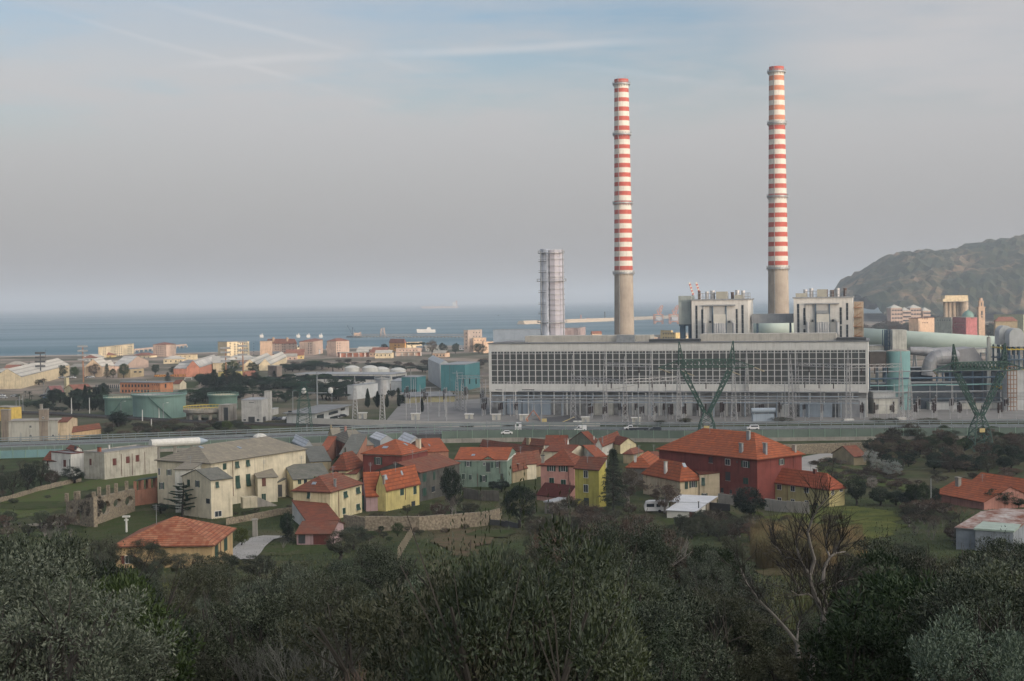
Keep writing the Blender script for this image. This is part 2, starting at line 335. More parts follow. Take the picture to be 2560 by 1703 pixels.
def roof_mb(fs, th=.16):
    mb = MB(); mb.uv = []
    for f in fs:
        f = [Vector(p) for p in f]; n = (f[1] - f[0]).cross(f[2] - f[0])
        if n.z < 0: f.reverse()
        # eave edge: the longest of the edges that run level
        E_ = [(f[(i + 1) % len(f)] - f[i], i) for i in range(len(f))]; lv = [e for e in E_ if abs(e[0].z) < .02 * e[0].length + .01] or E_
        lv.sort(key=lambda e: f[e[1]].z); e = lv[0][0].normalized(); o0 = f[lv[0][1]]
        n = (f[1] - f[0]).cross(f[2] - f[0]).normalized(); up = n.cross(e)
        i = len(mb.v); k = len(f); mb.v += f + [p - Vector((0, 0, th)) for p in f]
        mb.f.append(tuple(range(i, i + k))); mb.uv += [((p - o0).dot(e), (p - o0).dot(up)) for p in f]
        mb.f.append(tuple(reversed(range(i + k, i + 2 * k)))); mb.uv += [(0, 0)] * k
        for j in range(k): mb.f.append((i + j, i + k + j, i + k + (j + 1) % k, i + (j + 1) % k)); mb.uv += [(0, 0)] * 4
    return mb
class Bld: pass
AER = random.Random(8)
def face_hit(b, view, x, y):
    """where the ray meets the L or R facade; returns point, tangent, normal"""
    d = ray(*px(view, x, y)); best = None
    for t, n, Ln in ((b.ea, -b.eb, b.A), (b.eb, -b.ea, b.B)):
        if b.only and b.only != ('L' if t is b.ea else 'R'): continue
        den = d.dot(n)
        if den > -1e-4: continue
        k = (b.P - CAM).dot(n) / den; q = CAM + d * k; s = (q - b.P).dot(t)
        off = max(0, -s, s - Ln)
        if best is None or off < best[0]: best = (off, q, t, n)
    return best[1:] if best else None
def window(b, view, x0, y0, x1, y1, kind, par=None):
    h = face_hit(b, view, (x0 + x1) / 2, (y0 + y1) / 2)
    if not h: return
    q, t, n = h; l = b.plane(view, x0, (y0 + y1) / 2, q, n); r = b.plane(view, x1, (y0 + y1) / 2, q, n); u = b.plane(view, (x0 + x1) / 2, y0, q, n); dn = b.plane(view, (x0 + x1) / 2, y1, q, n)
    w = (r - l).length; hh = (u - dn).length; par = par or b.root
    c = q - t * 0
    def box(s0, s1, z0, z1, d0, d1): return MB().obox(c + t * s0 + n * d0 + Vector((0, 0, z0)), t * (s1 - s0), n * (d1 - d0), z1 - z0)
    H = hh / 2
    if kind in 'GB':      # closed shutters
        f = box(-w / 2, w / 2, -H, H, -.02, .035).build('window', WHITEP if b.trim else b.wallm, par)
        m = MB().obox(c + t * (-w / 2 + .06) + n * .035 + Vector((0, 0, -H + .06)), t * (w / 2 - .08), n * .05, hh - .1)
        m2 = MB().obox(c + t * .02 + n * .035 + Vector((0, 0, -H + .06)), t * (w / 2 - .08), n * .05, hh - .1)
        sm = GREENP if kind == 'G' else BROWNP; ORG[f] = ORG[par]
        m.build('shutter', sm, f); m2.build('shutter', sm, f)
    elif kind in 'JK':    # closed above, lower half propped out
        f = box(-w / 2, w / 2, -H, H, -.02, .035).build('window', WHITEP if b.trim else b.wallm, par); ORG[f] = ORG[par]; sm = GREENP if kind == 'J' else BROWNP
        MB().obox(c + t * (-w / 2 + .06) + n * .035 + Vector((0, 0, 0)), t * (w - .12), n * .05, H - .05).build('shutter', sm, f)
        MB().prism([c + t * (-w / 2 + .06) + n * .035 + Vector((0, 0, -H + .05)) + n * .35, c + t * (w / 2 - .06) + n * .385 + Vector((0, 0, -H + .05)), c + t * (w / 2 - .06) + n * .345 + Vector((0, 0, -H + .05)), c + t * (-w / 2 + .06) + n * .345 + Vector((0, 0, -H + .05))],
                   [c + t * (-w / 2 + .06) + n * .08, c + t * (w / 2 - .06) + n * .08, c + t * (w / 2 - .06) + n * .035, c + t * (-w / 2 + .06) + n * .035]).build('shutter_flap', sm, f)
    elif kind in 'OS':    # open shutters either side of the panes
        f = box(-w * .27, w * .27, -H, H, -.02, .05).build('window', WHITEP, par); ORG[f] = ORG[par]
        box(-w * .23, -w * .02, -H + .08, H - .08, .05, .06).build('pane', GLASS, f); box(w * .02, w * .23, -H + .08, H - .08, .05, .06).build('pane', GLASS, f)
        sm = GREENP if kind == 'O' else BROWNP
        box(-w / 2, -w * .28, -H, H, .0, .07).build('shutter', sm, f); box(w * .28, w / 2, -H, H, .0, .07).build('shutter', sm, f)
    elif kind == 'W':     # pale surround, two panes
        f = box(-w / 2, w / 2, -H, H, -.02, .05).build('window', WHITEP, par); ORG[f] = ORG[par]; e = min(.12, w * .12)
        box(-w / 2 + e, -e / 3, -H + e, H - e, .05, .06).build('pane', GLASS, f); box(e / 3, w / 2 - e, -H + e, H - e, .05, .06).build('pane', GLASS, f)
    elif kind == 'D':     # dark opening or plain window
        f = box(-w / 2, w / 2, -H, H, -.02, .03).build('window', GLASS, par); ORG[f] = ORG[par]
        box(-w / 2 - .05, w / 2 + .05, -H - .1, -H - .003, -.02, .1).build('sill', CONC, f)
    elif kind == 'd':     # plain small window on a far building
        box(-w / 2, w / 2, -H, H, -.02, .05).build('window', GLASS, par)
    elif kind == 'V':     # wooden or metal door
        box(-w / 2, w / 2, -H, H, -.02, .04).build('door', BROWNP, par)
    elif kind == 'X': box(-w / 2, w / 2, -H, H, -.02, .04).build('door', DARKM, par)
def bld(name, label, cat, V, near, base, left, right, roof='hip', rise=2., wallm=None, roofm=None, wins=(), chims=(), sky_=(), o=.45, group=None, setb=None, Y=None, gz=None, trim=False, fascia=None, rect=None, ridge=None, extend=2., zfloor=None, pipes=(), parapet=None):
    b = Bld(); b.only = None; b.trim = trim; b.wallm = wallm
    def pp(p): return p if isinstance(p[0], str) else (V, *p)
    n_ = pp(near)
    if Y is None: G = hit(n_[0], *( (n_[1], base) if not isinstance(base, tuple) else pp(base)[1:] )) if not isinstance(base, tuple) or not isinstance(base[0], str) else hit(*base)
    else: G = atY(n_[0], n_[1], n_[2], Y); G.z = ground(G.x, G.y) if gz is None else gz
    if isinstance(base, tuple) and Y is None:  # keep the near corner's own bearing
        d = ray(*px(n_[0], n_[1], n_[2])); k = math.hypot(G.x, G.y) / math.hypot(d.x, d.y); G = Vector((d.x * k, d.y * k, ground(d.x * k, d.y * k)))
    ze = above(G, *n_); P = Vector((G.x, G.y, ze)); b.P = P; b.ze = ze; b.gz = G.z
    def corner(c):
        q = onz(*pp(c), ze); return q - P
    aL = corner(left) if left and left[0] != 'm' else None; aR = corner(right) if right and right[0] != 'm' else None
    main = rect or ('L' if aR is None or (aL is not None and aL.length > aR.length) else 'R')
    if main == 'L':
        a = aL; a.z = 0; e = a.normalized(); p = Vector((-e.y, e.x, 0))
        if p.y < 0: p = -p
        if aR is None: bb = p * right[1]
        else:
            c = pp(right); t = ray_line(c[0], c[1], c[2], P, p); bb = p * max(2, min(abs(t), 120))
    else:
        bb = aR; bb.z = 0; e = bb.normalized(); p = Vector((-e.y, e.x, 0))
        if p.y < 0: p = -p
        if aL is None: a = p * left[1]
        else:
            c = pp(left); t = ray_line(c[0], c[1], c[2], P, p); a = p * max(2, min(abs(t), 120))
    b.a, b.b = a, bb; b.A, b.B = a.length, bb.length; b.ea, b.eb = a.normalized(), bb.normalized()
    b.root = thing(name, (P.x, P.y, G.z), label, cat, group)
    if ridge:
        mid = P + a / 2 + bb / 2
        if roof.startswith('shed'): mid = P + (a if roof == 'shed_a' else bb)
        rise = above(mid, *pp(ridge)) - ze
        rise = max(.4, min(rise, 9))
    b.rise = rise
    zb = min(G.z, *[ground(q.x, q.y) for q in (P + a, P + bb, P + a + bb)]) - extend
    if zfloor is not None: zb = zfloor
    w = MB(); lo = [P, P + a, P + a + bb, P + bb]
    if a.cross(bb).z < 0: lo = [P, P + bb, P + a + bb, P + a]
    L_ = [Vector((q.x, q.y, zb)) for q in lo]
    if roof == 'flat':
        w.prism(L_, lo); 
        if parapet is not None:
            b.walls = w.build('wall', wallm, b.root); i = .3; pa, pb = b.ea * i, b.eb * i
            MB().obox(P + pa + pb + Vector((0, 0, .003)), a - 2 * pa, bb - 2 * pb, .05).build('roof', roofm, b.root)
            e_ = MB(); z0 = Vector((0, 0, 0)); 
            e_.obox(P - pa * .3 - pb * .3 , a + pa * .6, pb * 1.3, parapet).obox(P + bb - pb - pa * .3, a + pa * .6, pb * 1.3, parapet).obox(P + pb * 1.0 - pa * .3, pa * 1.3, bb - pb * 2., parapet).obox(P + a - pa + pb, pa * 1.3, bb - pb * 2., parapet)
            e_.build('parapet', fascia or CONC, b.root)
        else:
            b.walls = w.build('wall', wallm, b.root)
            MB().obox(P - b.ea * o - b.eb * o + Vector((0, 0, .003)), a + b.ea * 2 * o, bb + b.eb * 2 * o, .3).build('roof', roofm, b.root)
        fs = [[lo[0], lo[1], lo[2], lo[3]]]
    else:
        fs = roof_faces(P, a, bb, roof, ze, rise, o, setb)
        w.prism(L_, [q - Vector((0, 0, .1)) for q in lo])
        if roof.startswith('gable'):
            u, v = (a, bb) if roof == 'gable_a' else (bb, a)
            for q in (P, P + u): w.quad(q - Vector((0, 0, .1)), q + v - Vector((0, 0, .1)), q + v / 2 + Vector((0, 0, rise - .17)))
        if roof.startswith('shed'):
            u, v = (a, bb) if roof == 'shed_a' else (bb, a); r_ = Vector((0, 0, rise - .17)); d_ = Vector((0, 0, .1))
            w.quad(P - d_, P + u - d_, P + u + r_); w.quad(P + v - d_, P + u + v - d_, P + u + v + r_); w.quad(P + u - d_, P + u + v - d_, P + u + v + r_, P + u + r_)
        b.walls = w.build('wall', wallm, b.root)
        b.roof = roof_mb(fs).build('roof', roofm, b.root)
        if fascia:
            m = MB(); 
            for q, d1, n1 in ((P, a, -b.eb), (P, bb, -b.ea)):
                m.obox(q + n1 * .003 - Vector((0, 0, .55)), d1, n1 * .18, .32)
            m.build('cornice', fascia, b.root)
    b.plane = lambda view, x, y, q, n: (lambda d: CAM + d * ((q - CAM).dot(n) / d.dot(n)))(ray(*px(view, x, y)))
    for wd in wins:
        b.only = wd[5] if len(wd) > 5 else None
        window(b, V, *wd[:5])
    def on_roof(view, x, y):
        d = ray(*px(view, x, y)); best = None
        for f in fs:
            for k in range(1, len(f) - 1):
                r = intersect_ray_tri(f[0], f[k], f[k + 1], d, CAM, True)
                if r and (best is None or (r - CAM).length < (best[0] - CAM).length): best = (r, (f[1] - f[0]).cross(f[2] - f[0]).normalized())
        return best
    for c in chims:    # (x, y base, width m, height m, material)
        r = on_roof(V, c[0], c[1])
        if not r: continue
        q = r[0]; e = b.ea; hh = c[3]; wd = c[2]; cm = c[4] if len(c) > 4 else wallm
        ch = MB().obox(q - e * wd / 2 - b.eb * wd * .35 - Vector((0, 0, .8)), e * wd, b.eb * wd * .7, hh + .8).build('chimney', cm, b.roof if roof != 'flat' else b.root)
        ORG[ch] = ORG[b.root]
        MB().obox(q - e * (wd / 2 + .12) - b.eb * (wd * .35 + .12) + Vector((0, 0, hh + .003)), e * (wd + .24), b.eb * (wd * .7 + .24), .12).build('chimney_cap', c[5] if len(c) > 5 else CONC, ch)
    for c in sky_:     # skylights (x, y, width m, height m)
        r = on_roof(V, c[0], c[1])
        if not r: continue
        q, n = r; n = n if n.z > 0 else -n; e = n.cross(Vector((0, 0, 1))).normalized(); u = n.cross(e); wd, hh = (c[2], c[3]) if len(c) > 3 else (.9, 1.3)
        f = MB().obox(q - e * wd / 2 - u * hh / 2 + n * .003, e * wd, u * hh, n * .12).build('skylight', GREYM, b.roof if roof != 'flat' else b.root); ORG[f] = ORG[b.root]
        MB().obox(q - e * (wd / 2 - .1) - u * (hh / 2 - .1) + n * .123, e * (wd - .2), u * (hh - .2), n * .01).build('pane', SKYPANE, f)
    if cat == 'house' and P.y < 460 and roof != 'flat' and AER.random() < .75:
        q = P + a * AER.uniform(.3, .7) + bb * AER.uniform(.4, .6); z0 = ze + rise * .5; zt = ze + rise + AER.uniform(1.2, 2.4); m = MB().cyl((q.x, q.y, z0), (q.x, q.y, zt), .045, n=4)
        for k in range(3): m.bar((q.x - .6 + .1 * k, q.y, zt - .15 - .3 * k), (q.x + .6 - .1 * k, q.y, zt - .15 - .3 * k), .05)
        m.build('aerial', GREYM, b.root)
    for c in pipes:    # rainwater pipes (x, y top, y bottom)
        h = face_hit(b, V, c[0], c[1])
        if h:
            q, t, n = h; dn = b.plane(V, c[0], c[2], q, n); MB().cyl(q + n * .1, Vector((q.x, q.y, dn.z)) + n * .1, .06, n=6).build('drainpipe', BROWNP, b.root)
    return b
SKYPANE = mat('skylight_glass', (.25, .3, .35), .1, spec=.8)
# ---------------------------------------------------------------- the village
random.seed(5)
cream = wall('cream', (.62, .56, .42)); cream_grey = wall('pale_grey_plaster', (.52, .52, .47)); ochre = wall('ochre', (.48, .35, .19)); paleyel = wall('pale_yellow', (.62, .55, .35))
greyw = wall('weathered_grey', (.45, .43, .36), .4, .55); whitew = wall('white_plaster', (.66, .65, .6)); redw = wall('brick_red', (.2, .058, .048)); yelw = wall('yellow', (.55, .47, .2)); limew = wall('lime_yellow', (.46, .41, .11))
pinkw = wall('pink', (.46, .25, .21)); greenw = wall('sea_green', (.19, .26, .21)); tanw = wall('tan', (.36, .3, .19)); darkst = wall('dark_stone', (.1, .1, .09), .5); orangew = wall('orange', (.38, .19, .13)); mauvew = wall('mauve', (.4, .28, .28))
olive = wall('olive_yellow', (.42, .37, .18)); midgrey = wall('rough_grey', (.2, .19, .17), .4)
bld('bungalow', 'low ochre house with streaked orange hipped roof among the olive trees', 'house', 'G', (1955, 1172), 1395, (1062, 1172), (2140, 1025), 'hip_a', wallm=ochre, roofm=TERRA4, ridge=(1580, 922), o=.6, fascia=WHITEP,
    wins=[(1975, 1180, 2005, 1310, 'G'), (2060, 1108, 2090, 1245, 'G'), (1120, 1285, 1250, 1360, 'S', 'L')], chims=[(1655, 915, 1.3, 1.5, tanw, TERRA)], pipes=[(2032, 1160, 1290)])
bld('villa', 'long cream villa with slate roof and dark green shutters', 'house', 'G', (1948, 428), 845, (1445, 372), ('H', 750, 297), 'hip_b', wallm=cream, roofm=SLATE, ridge=(1640, 245), setb=5, o=.5, fascia=None,
    wins=[(2050, 435, 2085, 497, 'G'), (2162, 418, 2200, 482, 'J'), (2262, 402, 2298, 466, 'J'), (2165, 548, 2208, 668, 'J'), (2262, 532, 2305, 648, 'J')], chims=[(1575, 350, 1.9, 2.6, cream)], sky_=[(1685, 292, .9, 1.3), (1850, 290, .9, 1.3), (2203, 293, .9, 1.3)], pipes=[(2140, 412, 740)])
bld('villa_wing', 'tall pale villa wing at the left end, small slate roof', 'house', 'G', (1617, 490), 890, (1447, 465), (1748, 415), 'shed_b', wallm=cream_grey, roofm=SLATE, ridge=(1690, 405), o=.3, trim=False,
    wins=[(1533, 492, 1580, 548, 'O'), (1465, 612, 1512, 675, 'O'), (1455, 480, 1476, 545, 'W')])
bld('villa_wing', 'lower villa wing behind the cedar, grey slate roof and green windows', 'house', 'G', (1948, 588), 950, (1675, 550), (2135, 530), 'gable_b', wallm=cream, roofm=SLATE2, ridge=(1900, 480), o=.3,
    wins=[(1725, 585, 1752, 640, 'G'), (1800, 595, 1838, 655, 'O'), (1980, 603, 2015, 663, 'J'), (1708, 720, 1735, 765, 'G'), (1898, 762, 1932, 805, 'D'), (1975, 872, 2042, 930, 'W')], chims=[(1775, 485, .9, 2.6, cream)])
bld('villa_porch', 'narrow cream stair tower on the villa front', 'house', 'H', (313, 568), 800, (245, 520), (490, 538), 'shed_a', wallm=cream, roofm=SLATE, rise=1.4, o=.25, wins=[(348, 568, 387, 650, 'B'), (345, 715, 388, 790, 'G')])
bld('outbuilding', 'small cream lean-to beside the stair tower, dark door', 'shed', 'H', (495, 612), 750, (470, 600), (560, 600), 'shed_b', wallm=cream, roofm=SLATE2, rise=.8, o=.2, wins=[(497, 632, 535, 745, 'X')])
# the garden front of the villa: door canopies, stairs
bld('flat_roofed_house', 'flat roofed grey building with three brown shutters', 'house', 'G', (965, 345), 590, (770, 330), (1445, 285), 'flat', wallm=greyw, roofm=FELT, parapet=.35, fascia=CONC,
    wins=[(1036, 390, 1072, 456, 'B'), (1158, 372, 1194, 436, 'B'), (1248, 358, 1283, 423, 'B'), (825, 393, 845, 455, 'B')], chims=[(915, 340, 1.0, 1.6, wall('brick', (.33, .1, .06)), DARKM), (1005, 305, .5, 1.2, WHITEP)], pipes=[(1115, 350, 555), (1215, 345, 545), (1330, 330, 530)])
wh_ = bld('white_house', 'small white house with brown edged flat roof', 'house', 'G', (655, 352), 560, (472, 335), (772, 335), 'flat', wallm=whitew, roofm=FELT, parapet=.3, fascia=BROWNP, wins=[(584, 403, 610, 470, 'B'), (640, 400, 646, 470, 'X')])
bld('white_annex', 'low white annex with small tiled roof left of the white house', 'house', 'G', (525, 402), 545, (410, 395), (560, 385), 'shed_b', wallm=whitew, roofm=TERRA, ridge=(500, 345), o=.5, wins=[(432, 402, 448, 465, 'B'), (502, 412, 517, 472, 'B')])
bld('roof_hut', 'little tiled stair hut on the flat white roof', 'hut', 'G', (690, 310), 0, (620, 290), (725, 290), 'gable_a', Y=wh_.P.y + 6, gz=wh_.ze, wallm=whitew, roofm=TERRA, rise=.8, o=.4, zfloor=wh_.ze, wins=[(685, 280, 705, 315, 'D')])
# right of the villa
bld('long_shed', 'long low house with mossy grey roof behind the cream house', 'house', 'H', (640, 582), 760, (492, 510), (980, 520), 'gable_b', wallm=paleyel, roofm=SLATE2, ridge=(690, 440), o=.3, wins=[(678, 578, 712, 630, 'G'), (735, 575, 765, 622, 'D'), (822, 555, 855, 585, 'G')])
bld('slate_house', 'orange ended house with sloping grey slate roof', 'house', 'H', (1070, 352), 560, (915, 295), (1180, 215), 'shed_b', wallm=orangew, roofm=SLATE2, rise=1.6, o=.25, wins=[(1102, 290, 1125, 340, 'G')])
bld('slate_shed', 'broken slate roofed shed next to the villa end', 'shed', 'H', (800, 420), 560, (735, 330), (985, 365), 'shed_a', wallm=tanw, roofm=SLATE2, rise=1.6, o=.2)
bld('orange_roof_house', 'narrow house with bright orange roof strip behind the slate roofs', 'house', 'H', (880, 320), 470, (805, 305), (965, 222), 'shed_b', wallm=orangew, roofm=TERRA2, rise=1.2, o=.3, chims=[(850, 215, 1.6, 1.3, pinkw)])
bld('tan_roof_house', 'house with big sandy slate roof and tall chimney', 'house', 'H', (1180, 275), 430, (980, 190), (1375, 235), 'hip_b', wallm=orangew, roofm=SLATE, ridge=(1130, 128), o=.3, setb=2, chims=[(1118, 135, .9, 1.4, pinkw)])
bld('tan_roof_house', 'small sandy roofed house left of the tall chimney', 'house', 'H', (1000, 180), 300, (960, 165), (1080, 165), 'gable_b', wallm=tanw, roofm=SLATE, ridge=(1010, 108), o=.2, chims=[(985, 110, .7, 1.0, tanw)])
for i, q in enumerate([((745, 285), 340, (625, 225), (820, 250), (722, 195), 'nearest the villa roof'), ((1440, 225), 300, (1340, 190), (1565, 213), (1445, 160), 'behind the red hipped house'), ((1700, 255), 330, (1600, 212), (1832, 210), (1735, 165), 'rightmost, beside the orange roof')]):
    bld('greenhouse', 'white sheet roofed shed, ' + q[5], 'greenhouse', 'H', q[0], q[1], q[2], q[3], 'gable_a', wallm=mat('pale_sheet', (.4, .42, .43), .6, var=.2), roofm=WHITER, ridge=q[4], o=.2, group='white roofed greenhouses behind the village')
bld('red_house', 'brick red house with hipped tile roof and white cornice', 'house', 'H', (1640, 352), 600, (1278, 338), (1872, 302), 'hip_a', wallm=redw, roofm=TERRA2, ridge=(1505, 213), o=.5, fascia=WHITEP, wins=[(1384, 380, 1455, 448, 'O')], chims=[(1790, 290, 1.3, 2.4, cream)], sky_=[(1425, 265), (1672, 262), (1485, 290, 1.6, 1.2)])
bld('tiled_house', 'house with broad dull tile roof left of the red house', 'house', 'H', (1130, 480), 600, (985, 462), (1290, 440), 'hip_b', wallm=paleyel, roofm=TERRA, ridge=(1130, 330), o=.4, wins=[(995, 503, 1060, 530, 'W')])
bld('tiled_house', 'low house with dull tiles between cream and red houses', 'house', 'H', (1215, 530), 600, (1065, 505), (1310, 470), 'shed_b', wallm=paleyel, roofm=TERRA, rise=1.6, o=.3, chims=[(1165, 510, .5, .7, WHITEP)])
bld('tiled_house', 'house with orange roof behind the red house on the right', 'house', 'H', (1880, 330), 470, (1730, 250), (2065, 290), 'gable_b', wallm=orangew, roofm=TERRA2, ridge=(1840, 205), o=.3, sky_=[(1890, 270, .4, 2.0)])
bld('stone_barn', 'dark stone barn with long tile roof and white verge', 'house', 'H', (1805, 518), 790, (1385, 478), (2168, 430), 'gable_b', wallm=darkst, roofm=TERRA3, ridge=(1605, 388), o=.3, fascia=None, wins=[(1828, 530, 1862, 608, 'G'), (1925, 512, 1945, 588, 'G'), (1828, 662, 1862, 738, 'G'), (1912, 650, 1940, 700, 'D')])
bld('cream_house', 'square cream house with hipped tile roof in front of the village', 'house', 'H', (982, 690), 965, (635, 655), (1267, 612), 'hip_b', wallm=paleyel, roofm=TERRA3, ridge=(1030, 530), o=.45, setb=3.4, trim=True,
    wins=[(765, 690, 797, 762, 'J'), (775, 850, 802, 918, 'W'), (1098, 692, 1135, 755, 'J'), (1212, 655, 1250, 718, 'J'), (1090, 845, 1118, 905, 'G'), (1215, 808, 1250, 868, 'J')], chims=[(1022, 650, .5, 1.6, GREYM)], sky_=[(830, 622, 1., .8)], pipes=[(1052, 678, 930)])
bld('tiled_house', 'low orange roofed house joining the cream and yellow houses', 'house', 'H', (1310, 728), 880, (1270, 690), (1445, 690), 'gable_b', wallm=mauvew, roofm=TERRA2, ridge=(1330, 515), o=.3)
bld('yellow_house', 'bright yellow house with green shutters and orange roof', 'house', 'H', (1492, 655), 880, (1400, 610), (1797, 590), 'gable_b', wallm=yelw, roofm=TERRA2, ridge=(1480, 480), o=.35, trim=True, wins=[(1620, 658, 1655, 732, 'G'), (1742, 645, 1772, 722, 'G'), (1725, 785, 1760, 830, 'D')], chims=[(1472, 600, .5, 1.2, CONC), (1382, 545, .5, .9, BROWNP)], sky_=[(1485, 565, 1.1, 1.2), (1635, 525, .7, 1.1)], pipes=[(1667, 635, 770)])
cons = bld('conservatory', 'green glazed sun room under the orange roof', 'sun room', 'H', (1308, 742), 862, (1283, 725), (1436, 722), 'shed_a', wallm=mat('green_glass', (.05, .16, .13), .2, var=.3, vscale=1.5), roofm=TERRA2, rise=.8, o=.25)
for i in range(8):
    q = cons.P + cons.eb * (cons.B * i / 7); MB().obox(q - cons.ea * .09 - cons.eb * .05 + Vector((0, 0, cons.gz - cons.ze)), cons.ea * .06, cons.eb * .1, cons.ze - cons.gz - .2).build('glazing_bar', WHITEP, cons.root)
bld('white_porch', 'small white box porch beside the green sun room', 'porch', 'H', (1492, 722), 870, (1437, 712), (1568, 705), 'flat', wallm=whitew, roofm=FELT, o=.15, wins=[(1502, 748, 1530, 792, 'G')])
bld('pink_shed', 'pink garden shed with low tile roof and wooden doors', 'shed', 'H', (992, 1078), 1190, (668, 1072), (1100, 985), 'gable_a', wallm=mauvew, roofm=TERRA3, ridge=(800, 968), o=.4, wins=[(685, 1085, 748, 1175, 'X'), (822, 1085, 978, 1182, 'V')])
bld('tiled_lean_to', 'tiled lean-to at the foot of the cream house', 'shed', 'H', (770, 972), 1060, (630, 975), (1065, 955), 'shed_a', wallm=whitew, roofm=TERRA, rise=1.5, o=.2)
# centre
bld('green_house', 'sea green house with balcony, gabled dormer and orange roof', 'house', 'I', (692, 398), 655, (212, 388), (778, 325), 'gable_a', wallm=greenw, roofm=TERRA2, ridge=(550, 285), o=.4, trim=True, fascia=WHITEP,
    wins=[(302, 418, 362, 465, 'O'), (275, 530, 305, 585, 'G'), (340, 538, 368, 590, 'G'), (440, 545, 505, 608, 'O'), (582, 420, 622, 475, 'O'), (630, 532, 655, 598, 'X'), (497, 430, 540, 520, 'D')], sky_=[(380, 362)], pipes=[(420, 530, 650), (624, 410, 530)])
bld('dormer_bay', 'projecting gabled bay with balcony on the green house', 'bay', 'I', (585, 402), 655, (455, 402), ('m', 3), 'gable_b', wallm=greenw, roofm=TERRA2, ridge=(515, 362), o=.35, wins=[(470, 425, 492, 458, 'W'), (497, 430, 535, 512, 'X'), (545, 425, 565, 480, 'G'), (455, 548, 500, 606, 'O')])
bld('blank_house', 'tall blank tan gable wall between green and pink houses', 'house', 'I', (742, 492), 620, (700, 450), (1010, 425), 'gable_b', wallm=tanw, roofm=TERRA3, ridge=(900, 340), o=.2, wins=[(925, 550, 965, 602, 'J')], chims=[(790, 470, .6, .8, BROWNP)])
bld('cream_house', 'narrow cream house right of the green house', 'house', 'I', (738, 450), 600, (700, 440), (960, 430), 'shed_a', wallm=cream, roofm=TERRA3, rise=2.8, o=.2)
bld('pink_house', 'pink house with four green shuttered windows', 'house', 'I', (1312, 450), 765, (1000, 430), (1420, 400), 'hip_a', wallm=pinkw, roofm=TERRA, ridge=(1260, 300), o=.4, trim=True, wins=[(1060, 450, 1138, 510, 'O'), (1166, 452, 1250, 514, 'O'), (1078, 568, 1126, 655, 'G'), (1185, 585, 1235, 660, 'G')], chims=[(1022, 428, .7, 1.7, CONC, DARKM), (1275, 300, .7, .8, CONC)], pipes=[(1258, 455, 700)])
bld('yellow_house', 'narrow lime yellow house with three windows in a column', 'house', 'I', (1540, 490), 842, (1315, 472), (1600, 465), 'shed_b', wallm=limew, roofm=TERRA3, ridge=(1480, 396), o=.3, trim=True, wins=[(1395, 500, 1438, 572, 'W'), (1395, 630, 1440, 705, 'W'), (1400, 755, 1445, 830, 'D')])
bld('lean_to', 'dark red lean-to roof under the pink house', 'shed', 'I', (1240, 752), 800, (965, 720), (1315, 715), 'shed_b', wallm=pinkw, roofm=tile_mat('dark_red_tiles', (.11, .03, .025), (.09, .025, .02), .5), ridge=(1150, 650), o=.2)
bld('grey_shed', 'grey flat roofed shed in front of the pink house', 'shed', 'I', (1110, 800), 905, (1040, 788), (1240, 765), 'flat', wallm=midgrey, roofm=WHITER, o=.2)
for q in [('tiled_house', 'long low tile roof at the back of the green house', (1000, 340), 430, (445, 262), (1045, 290), (740, 250), 'gable_a', TERRA3, cream, [(893, 250, 1.3, 1.6, tanw)]),
          ('tiled_house', 'tile roof with squat stone chimney behind the green house', (1030, 268), 350, (832, 250), (1080, 245), (950, 208), 'gable_a', TERRA3, cream, [(890, 248, 1.3, 1.6, tanw)]),
          ('tiled_house', 'square steep tile roof in the middle of the village', (1240, 262), 380, (1040, 255), (1262, 240), (1160, 176), 'gable_a', TERRA, whitew, []),
          ('tiled_house', 'wide plain tile roof behind the pink house', (1280, 330), 440, (1030, 320), (1420, 290), (1200, 262), 'gable_a', TERRA, cream, []),
          ('grey_gable_house', 'house with grey gable wall and roof terrace', (1500, 262), 350, (1255, 232), (1560, 225), (1400, 142), 'gable_b', TERRA, wall('green_grey', (.22, .23, .17)), [(1490, 215, .4, 1., WHITEP)]),
          ('cream_gable_house', 'house with pale gable end near the motorway', (1565, 268), 380, (1505, 250), (1735, 195), (1600, 172), 'gable_b', TERRA, cream_grey, [(1570, 250, .3, 2, GREYM)]),
          ('cream_gable_house', 'cream gable end facing right at the village edge', (1735, 262), 350, (1640, 240), (1880, 245), (1770, 190), 'gable_a', TERRA, paleyel, []),
          ('tiled_house', 'tile roof with white edge behind the dark cypress', (1510, 375), 480, (1395, 300), (1608, 350), (1480, 268), 'shed_a', TERRA2, cream_grey, [(1355, 300, .5, .6, GREYM)]),
          ('tiled_house', 'small roof between the cypress and the red block', (1850, 345), 440, (1760, 330), (1945, 320), (1840, 292), 'hip_b', TERRA3, tanw, []),
          ('tiled_house', 'low roof beside the red block, half hidden', (2050, 365), 450, (1960, 350), (2115, 350), (2030, 325), 'gable_b', TERRA3, tanw, [])]:
    bld(q[0], q[1], 'house', 'I', q[2], q[3], q[4], q[5], q[7], wallm=q[9], roofm=q[8], ridge=q[6], o=.3, chims=q[10], group='tiled houses packed in the village')
